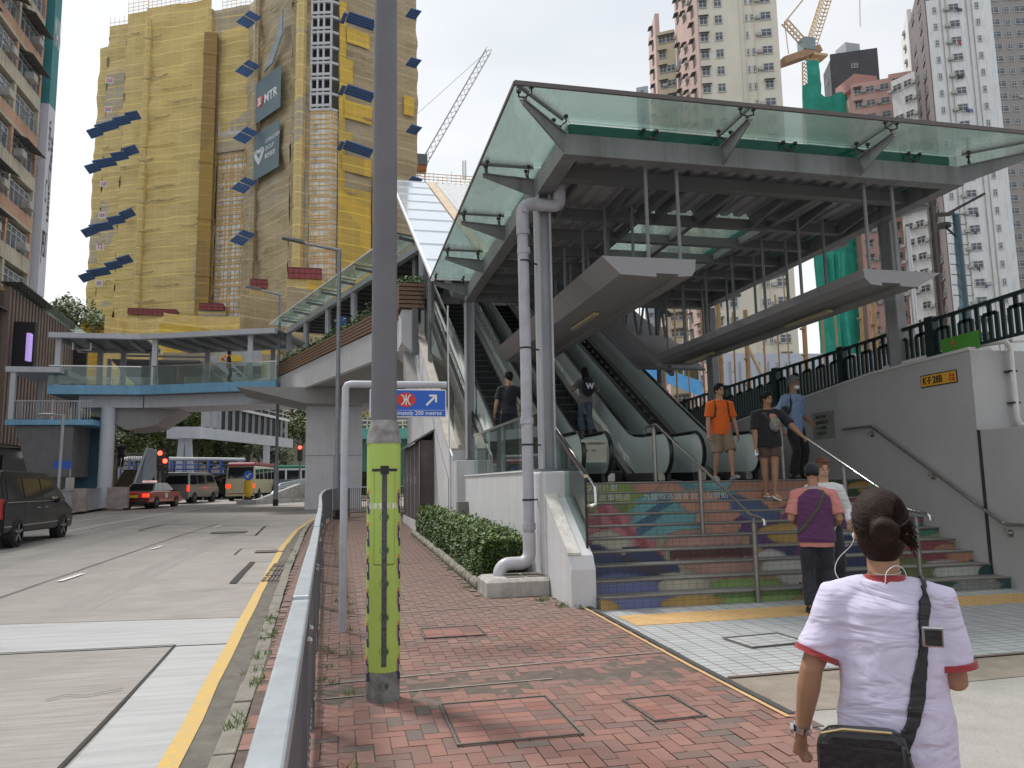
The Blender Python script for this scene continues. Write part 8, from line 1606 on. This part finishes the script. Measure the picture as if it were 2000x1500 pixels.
b = B(); b.tube([bagc+V((-.11, -.03, .085)), bagc+V((-.05, -.038, .104)), bagc+V((.08, -.038, .105))], .004, 5); b.obj('zip', mat('brass_zip', (.45, .36, .2), .35, .8), bo_, smooth=True); b = B(); b.tube([pts[-1]+V((0, -.008, .02)), pts[-1]+V((0, -.012, -.035))], .008, 8); b.obj('clip', CHR, bo_); b = B(); b.bar(bagc+V((.108, -.04, .07)), bagc+V((.10, -.045, -.06)), .016, .006); b.bar(bagc+V((-.12, -.038, .055)), bagc+V((.125, -.038, .05)), .004, .010); b.obj('bag_flap', NB, bo_)
W, E = j['W1'], j['E1']; d = (W-E).normalized(); b = B(); q = W-d*.012; b.tube([q-d*.010, q+d*.010], .03, 20, rr=[.0295, .030]); b.obj('watch_bracelet', CHR, t, smooth=True); b = B(); b.cyl(q+V((-.026, -.010, 0)), .018, -.01, 16, (1, 0, 0)); b.obj('watch_face', CHR, t)
hc, Rh, hs_ = j['hc'], j['Rh'], j['hs']; b = B(); e0 = hc+Rh @ V((-hs_*.70, .008, -hs_*.25)); e1 = hc+Rh @ V((hs_*.72, .008, -hs_*.2))
b.tube(smoothp([e0, e0+V((-.012, -.015, -.03)), e0+V((-.055, -.02, -.075)), e0+V((-.065, -.03, -.12)), e0+V((-.03, -.05, -.165)), V((-.085, -.03, nk.z-.02))]), .0013, 5); b.tube(smoothp([V((-.075, -.02, nk.z-.0)), V((-.05, -.072, nk.z+.006)), V((-.01, -.082, nk.z-.002)), V((.0, -.080, nk.z+.035)), V((.025, -.072, nk.z+.055)), V((.05, -.05, nk.z+.045)), V((.062, -.02, nk.z+.01))]), .0013, 5); b.ball(e0, .007, .006, .01); b.ball(e1+V((.012, -.01, 0)), .008, .006, .008); b.obj('earphones', WHITE, t, smooth=True)
b = B(); b.tube([V((.047*math.cos(a), .010+.050*math.sin(a), nk.z+.030+.006*math.sin(a))) for a in [k*math.pi/8 for k in range(17)]], .0015, 5); b.obj('necklace', CHR, t, smooth=True)
# 2 man in purple vest, back to us
PUV = cloth('purple_knit', (.085, .022, .085)); PKS = cloth('coral_cotton', (.52, .20, .17)); NVT = cloth('navy_trousers', (.018, .02, .028)); OLS = cloth('olive_strap', (.06, .06, .035)); NCAP = cloth('navy_cap', (.012, .014, .022))
t, j = person('man in a purple vest over a coral shirt and dark cap, standing before the stairs', 5.22, 7.85, 0, 30, 1.68, SK2, (NCAP, 'cap'), dict(name='coral_shirt', m=PKS, sleeve=.5, hem=.08), dict(name='trousers', m=NVT, hem=.044, shoem=BLACK), dict(hands=((.20, .20, .95), (-.20, .22, .98)), head=(5, 5), feet=((.11, .03, 0), (-.10, -.05, 0))), build=1.08)
b = B(); H_ = 1.68; k_ = 1.08; hip, chest, neck, up = j['hip'], j['chest'], j['neck'], j['up']; sweep(b, [(hip-up*.05*H_, .113*H_*k_, .085*H_*k_), (hip+up*.06*H_, .110*H_*k_, .082*H_*k_), (chest, .118*H_*k_, .081*H_*k_), (chest+up*.055*H_, .120*H_, .077*H_), (neck-up*.035*H_, .098*H_, .064*H_), (neck-up*.002*H_, .048*H_, .048*H_)], 20); o = b.obj('purple_vest', PUV, t, smooth=True); remesh(o, .012, 3, .012)
b = B(); b.tube([neck-up*.005, neck+up*.025], .05, 16, rr=[(.085, .08), (.07, .068)]); b.obj('shirt_collar', mat('grey_collar', (.30, .27, .28), .8), t, smooth=True)
strap(t, [V((.09, .0, neck.z-.0)), V((.095, -.10, neck.z-.06)), V((.04, -.152, neck.z-.2)), V((-.05, -.162, neck.z-.32)), V((-.15, -.12, neck.z-.45)), V((-.19, -.03, neck.z-.50))], .035, OLS, 'bag_strap')
# 3 person in white with reddish hair, behind him, climbing down towards us
person('person in a white top with reddish brown hair, half hidden behind the purple vest', 5.80, 8.5, 0, 205, 1.74, SK1, (mat('auburn_hair', (.11, .035, .018), .4, 0, .4, 30), 'short'), dict(name='white_top', m=cloth('white_cotton', (.62, .62, .62)), sleeve=.9, hem=.06), dict(name='trousers', m=NVT, hem=.045), dict(hands=((.26, .15, .95), (-.24, .2, .95)), head=(-10, 8)), male=False)
# 4 orange shirt man coming forward on the landing
ORT = cloth('orange_shirt', (.78, .14, .015)); KHS = cloth('khaki_shorts', (.27, .20, .13)); YT = 12.3; p = px(1413, 935, Y=YT)
t, j = person('man in an orange T-shirt and khaki shorts with a backpack, walking off the escalators', p.x, YT, LZ, 186, 1.70, SK1, (HAIRB, 'short'), dict(name='orange_t_shirt', m=ORT, sleeve=.5, hem=.05, w=1.06), dict(name='cargo_shorts', m=KHS, len=.47, hem=.062, shoem=mat('patterned_shoe', (.10, .10, .10), .6, 0, .9, 60, rgb2=(.6, .6, .6)), sole=True), dict(hands=((.26, .08, .80), (-.29, .02, .80)), feet=((.10, -.12, 0), (-.09, .2, .0)), head=(-14, -2), toe=(0, 12)), build=1.02)
for s in (-1, 1): strap(t, [V((s*.10, -.06, j['neck'].z-.02)), V((s*.115, .06, j['neck'].z-.03)), V((s*.12, .115, j['neck'].z-.14)), V((s*.135, .09, j['neck'].z-.28)), V((s*.165, .0, j['neck'].z-.33))], .035, cloth('black_yellow_strap', (.05, .04, .02)), 'backpack_strap')
b = B(); b.ball((0, -.18, j['chest'].z+.02), .14, .09, .21, 14, 10); b.obj('backpack', NB, t, smooth=True)
gl = B(); hc, Rh, hs_ = j['hc'], j['Rh'], j['hs']
for s in (-1, 1): gl.tube([hc+Rh @ V((s*hs_*.30+.018*math.cos(a), hs_*.84, .013*math.sin(a))) for a in [k*.7 for k in range(10)]], .0022, 5)
gl.bar(hc+Rh @ V((-.01, hs_*.86, 0)), hc+Rh @ V((.01, hs_*.86, 0)), .004, .004); gl.obj('glasses', BLACK, t)
# 5 person in black stepping down
BLK = cloth('black_t_shirt', (.012, .012, .014)); BRS = cloth('brown_shorts', (.085, .05, .035)); YB = 11.02; p = px(1507, 975, Y=YB)
t, j = person('person in a black T-shirt and brown shorts stepping down with a hand on the rail', p.x, YB, RIS*8+.0, 196, 1.64, SK2, (HAIRB, 'short'), dict(name='black_t_shirt', m=BLK, sleeve=.55, hem=.05, w=1.12), dict(name='brown_shorts', m=BRS, len=.30, hem=.066, shoe='flip'), dict(hip=.90, hands=((.22, .08, .78), (-.52, .33, .86)), feet=((.05, -.08, .0), (-.04, .08, .01)), head=(-28, 2), lean=5, toe=(0, -14), grip=(.7, 1.3)), build=1.16)
b = B(); b.ball(V((-.08, .16, j['chest'].z-.05)), .09, .05, .12, 12, 8); b.obj('waist_pouch', cloth('camouflage_pouch', (.20, .19, .16), s=20, var=.5), t, smooth=True); b = B(); b.ball(V((-.05, .135, j['chest'].z+.06)), .07, .03, .06, 12, 8); b.obj('shirt_print', cloth('salmon_print', (.48, .20, .17)), t, smooth=True)
strap(t, [V((.09, -.06, j['neck'].z-.01)), V((.09, .08, j['neck'].z-.05)), V((.02, .15, j['neck'].z-.15)), V((-.05, .17, j['neck'].z-.25))], .03, cloth('green_strap', (.03, .05, .04)), 'pouch_strap'); q = j['W0']; B().cbox(q+V((0, .03, -.09)), .05, .012, .09).obj('phone', WHITE, t)
# 6 man in pale blue shirt with mask
BLS = cloth('pale_blue_shirt', (.20, .29, .46)); DKT_ = cloth('black_trousers', (.012, .012, .016)); YM = 12.4; p = px(1552, 930, Y=YM)
t, j = person('tall grey haired man in a pale blue shirt and white face mask on the landing', p.x+.05, YM, LZ, 165, 1.86, SK2, (HAIRG, 'short'), dict(name='blue_shirt', m=BLS, sleeve=.58, hem=.09, w=1.05), dict(name='trousers', m=DKT_, hem=.046), dict(hands=((.30, .0, .90), (-.24, .18, 1.0)), head=(-25, 14), lean=2))
hc, Rh, hs_ = j['hc'], j['Rh'], j['hs']; b = B(); b.ball(hc+Rh @ V((0, hs_*.55, -hs_*.5)), hs_*.5, hs_*.45, hs_*.36, 12, 8, Rh); b.obj('face_mask', WHITE, t, smooth=True)
strap(t, [V((.13, -.07, j['neck'].z-.03)), V((.14, .06, j['neck'].z-.04)), V((.15, .115, j['neck'].z-.16)), V((.17, .09, j['neck'].z-.32)), V((.21, .0, j['neck'].z-.42))], .04, NB, 'bag_strap'); b = B(); b.box(.22, .30, -.1, .12, 1.0, 1.3); b.obj('sling_bag', NB, t, bevel=.03); b = B()
for k in range(5): b.ball((0, .135+.0*k, j['neck'].z-.12-.09*k), .008, .006, .008, 6, 4)
b.obj('shirt_buttons', BLS, t)
# 7 woman with backpack on escalator, 8 man on left escalator
def onesc(u, v, X):
    for it in range(40):
        pass
    best = None
    for k in range(200):
        y = 13.6+k*.05; z = ez(EK)+SL*(math.floor((y-EK)/.38)+1)*.38 if y > EK+.4 else LZ+.02; q = px(u, v, X=X); 
        d = ray(u, v); zz = CAMZ+d.z/d.y*y; e = abs(zz-z)
        if best is None or e < best[0]: best = (e, y, z)
    return best[1], best[2]
GRS = cloth('grey_patterned_blouse', (.17, .15, .15), s=40, var=.5); JN = cloth('blue_jeans', (.095, .13, .19)); BPK = cloth('black_backpack', (.012, .014, .022))
yy = 16.3; zz = ez(EK)+SL*(math.floor((yy-EK)/.38)+1)*.38
t, j = person('woman with long black hair, a black backpack and blue jeans riding the middle escalator', px(1146, 850, Y=yy).x, yy, zz, 0, 1.52, SK1, (HAIRB, 'long'), dict(name='grey_blouse', m=GRS, sleeve=.6, hem=.05), dict(name='jeans', m=JN, hem=.05, shoem=mat('grey_shoe', (.2, .19, .15), .7)), dict(hands=((.20, .15, 1.0), (-.26, .12, 1.0)), head=(0, 0)), male=False)
b = B(); b.ball((.0, -.19, j['chest'].z-.02), .155, .10, .22, 16, 12); o = b.obj('backpack', BPK, t, smooth=True)
text_mesh('white_emblem', 'W', .17, WHITE, frame((-.075, -.294, j['chest'].z-.07), (1, 0, 0)), o, bold=.008, ext=.004)
yy = 14.6; p = px(993, 850, Y=15.6)
yy = 15.7; zz = ez(EK)+SL*(math.floor((yy-EK)/.38)+1)*.38-.0
t, j = person('man in dark clothes with a dark backpack riding up the left escalator', px(995, 850, Y=yy).x, yy, zz-.2, 6, 1.72, SK1, (HAIRB, 'short'), dict(name='dark_t_shirt', m=cloth('charcoal_shirt', (.02, .024, .03)), sleeve=.5, hem=.05), dict(name='jeans', m=cloth('dark_jeans', (.02, .025, .045)), hem=.045), dict(hands=((.27, .10, .95), (-.30, .05, .82)), head=(-35, 0)))
b = B(); b.ball((.03, -.17, j['chest'].z), .13, .08, .2, 12, 10); b.obj('backpack', BPK, t, smooth=True)
# 9-12 distant people at the stone stairs, on the footbridge and the driver's arm
RDS = cloth('red_shirt', (.40, .03, .03))
def far(lab, u, vf, Y, H, top, bot, az=0):
    p = px(u, vf, Y=Y); return person(lab, p.x, Y, p.z, az, H, SK2, (HAIRB, 'short'), dict(name='shirt', m=top, sleeve=.5), dict(name='trousers', m=bot, hem=.045))
far('person in a red shirt on the brown stone steps beside the pale blue pier', 209, 938, 52, 1.68, RDS, DKT_)
far('person in dark clothes leaning at the railing above the stone steps', 235, 913, 53.6, 1.72, cloth('navy_shirt', (.02, .025, .05)), DKT_)
far('grey haired person behind the far railing near the taxi', 206, 975, 46.5, 1.6, cloth('dim_blue_shirt', (.08, .09, .14)), DKT_, 90)
far('person in dark clothes walking behind the glass side of the footbridge', 446, 745, 44.6, 1.7, cloth('dark_grey_shirt', (.05, .05, .055)), DKT_, 90)
dv = thing('person', 'driver of the black people carrier with a bare forearm resting on the window sill', 'person', (-8.0, 24.3, 1.2)); b = B(); zb = gz(23.5)-.12
b.tube([(-8.35, 24.1, zb+1.1), (-8.15, 24.1, zb+1.22), (-7.98, 24.35, zb+1.17), (-7.97, 24.7, zb+1.13)], .05, 8, rr=[.07, .055, .045, .03])
for k in range(4): b.tube([(-7.97, 24.68, zb+1.14-.018*k), (-7.955, 24.76, zb+1.13-.02*k), (-7.95, 24.8, zb+1.10-.02*k)], .01, 6)
b.tube([(-7.97, 24.62, zb+1.16), (-7.95, 24.67, zb+1.19)], .011, 6); b.obj('forearm', SK1, dv, smooth=True)
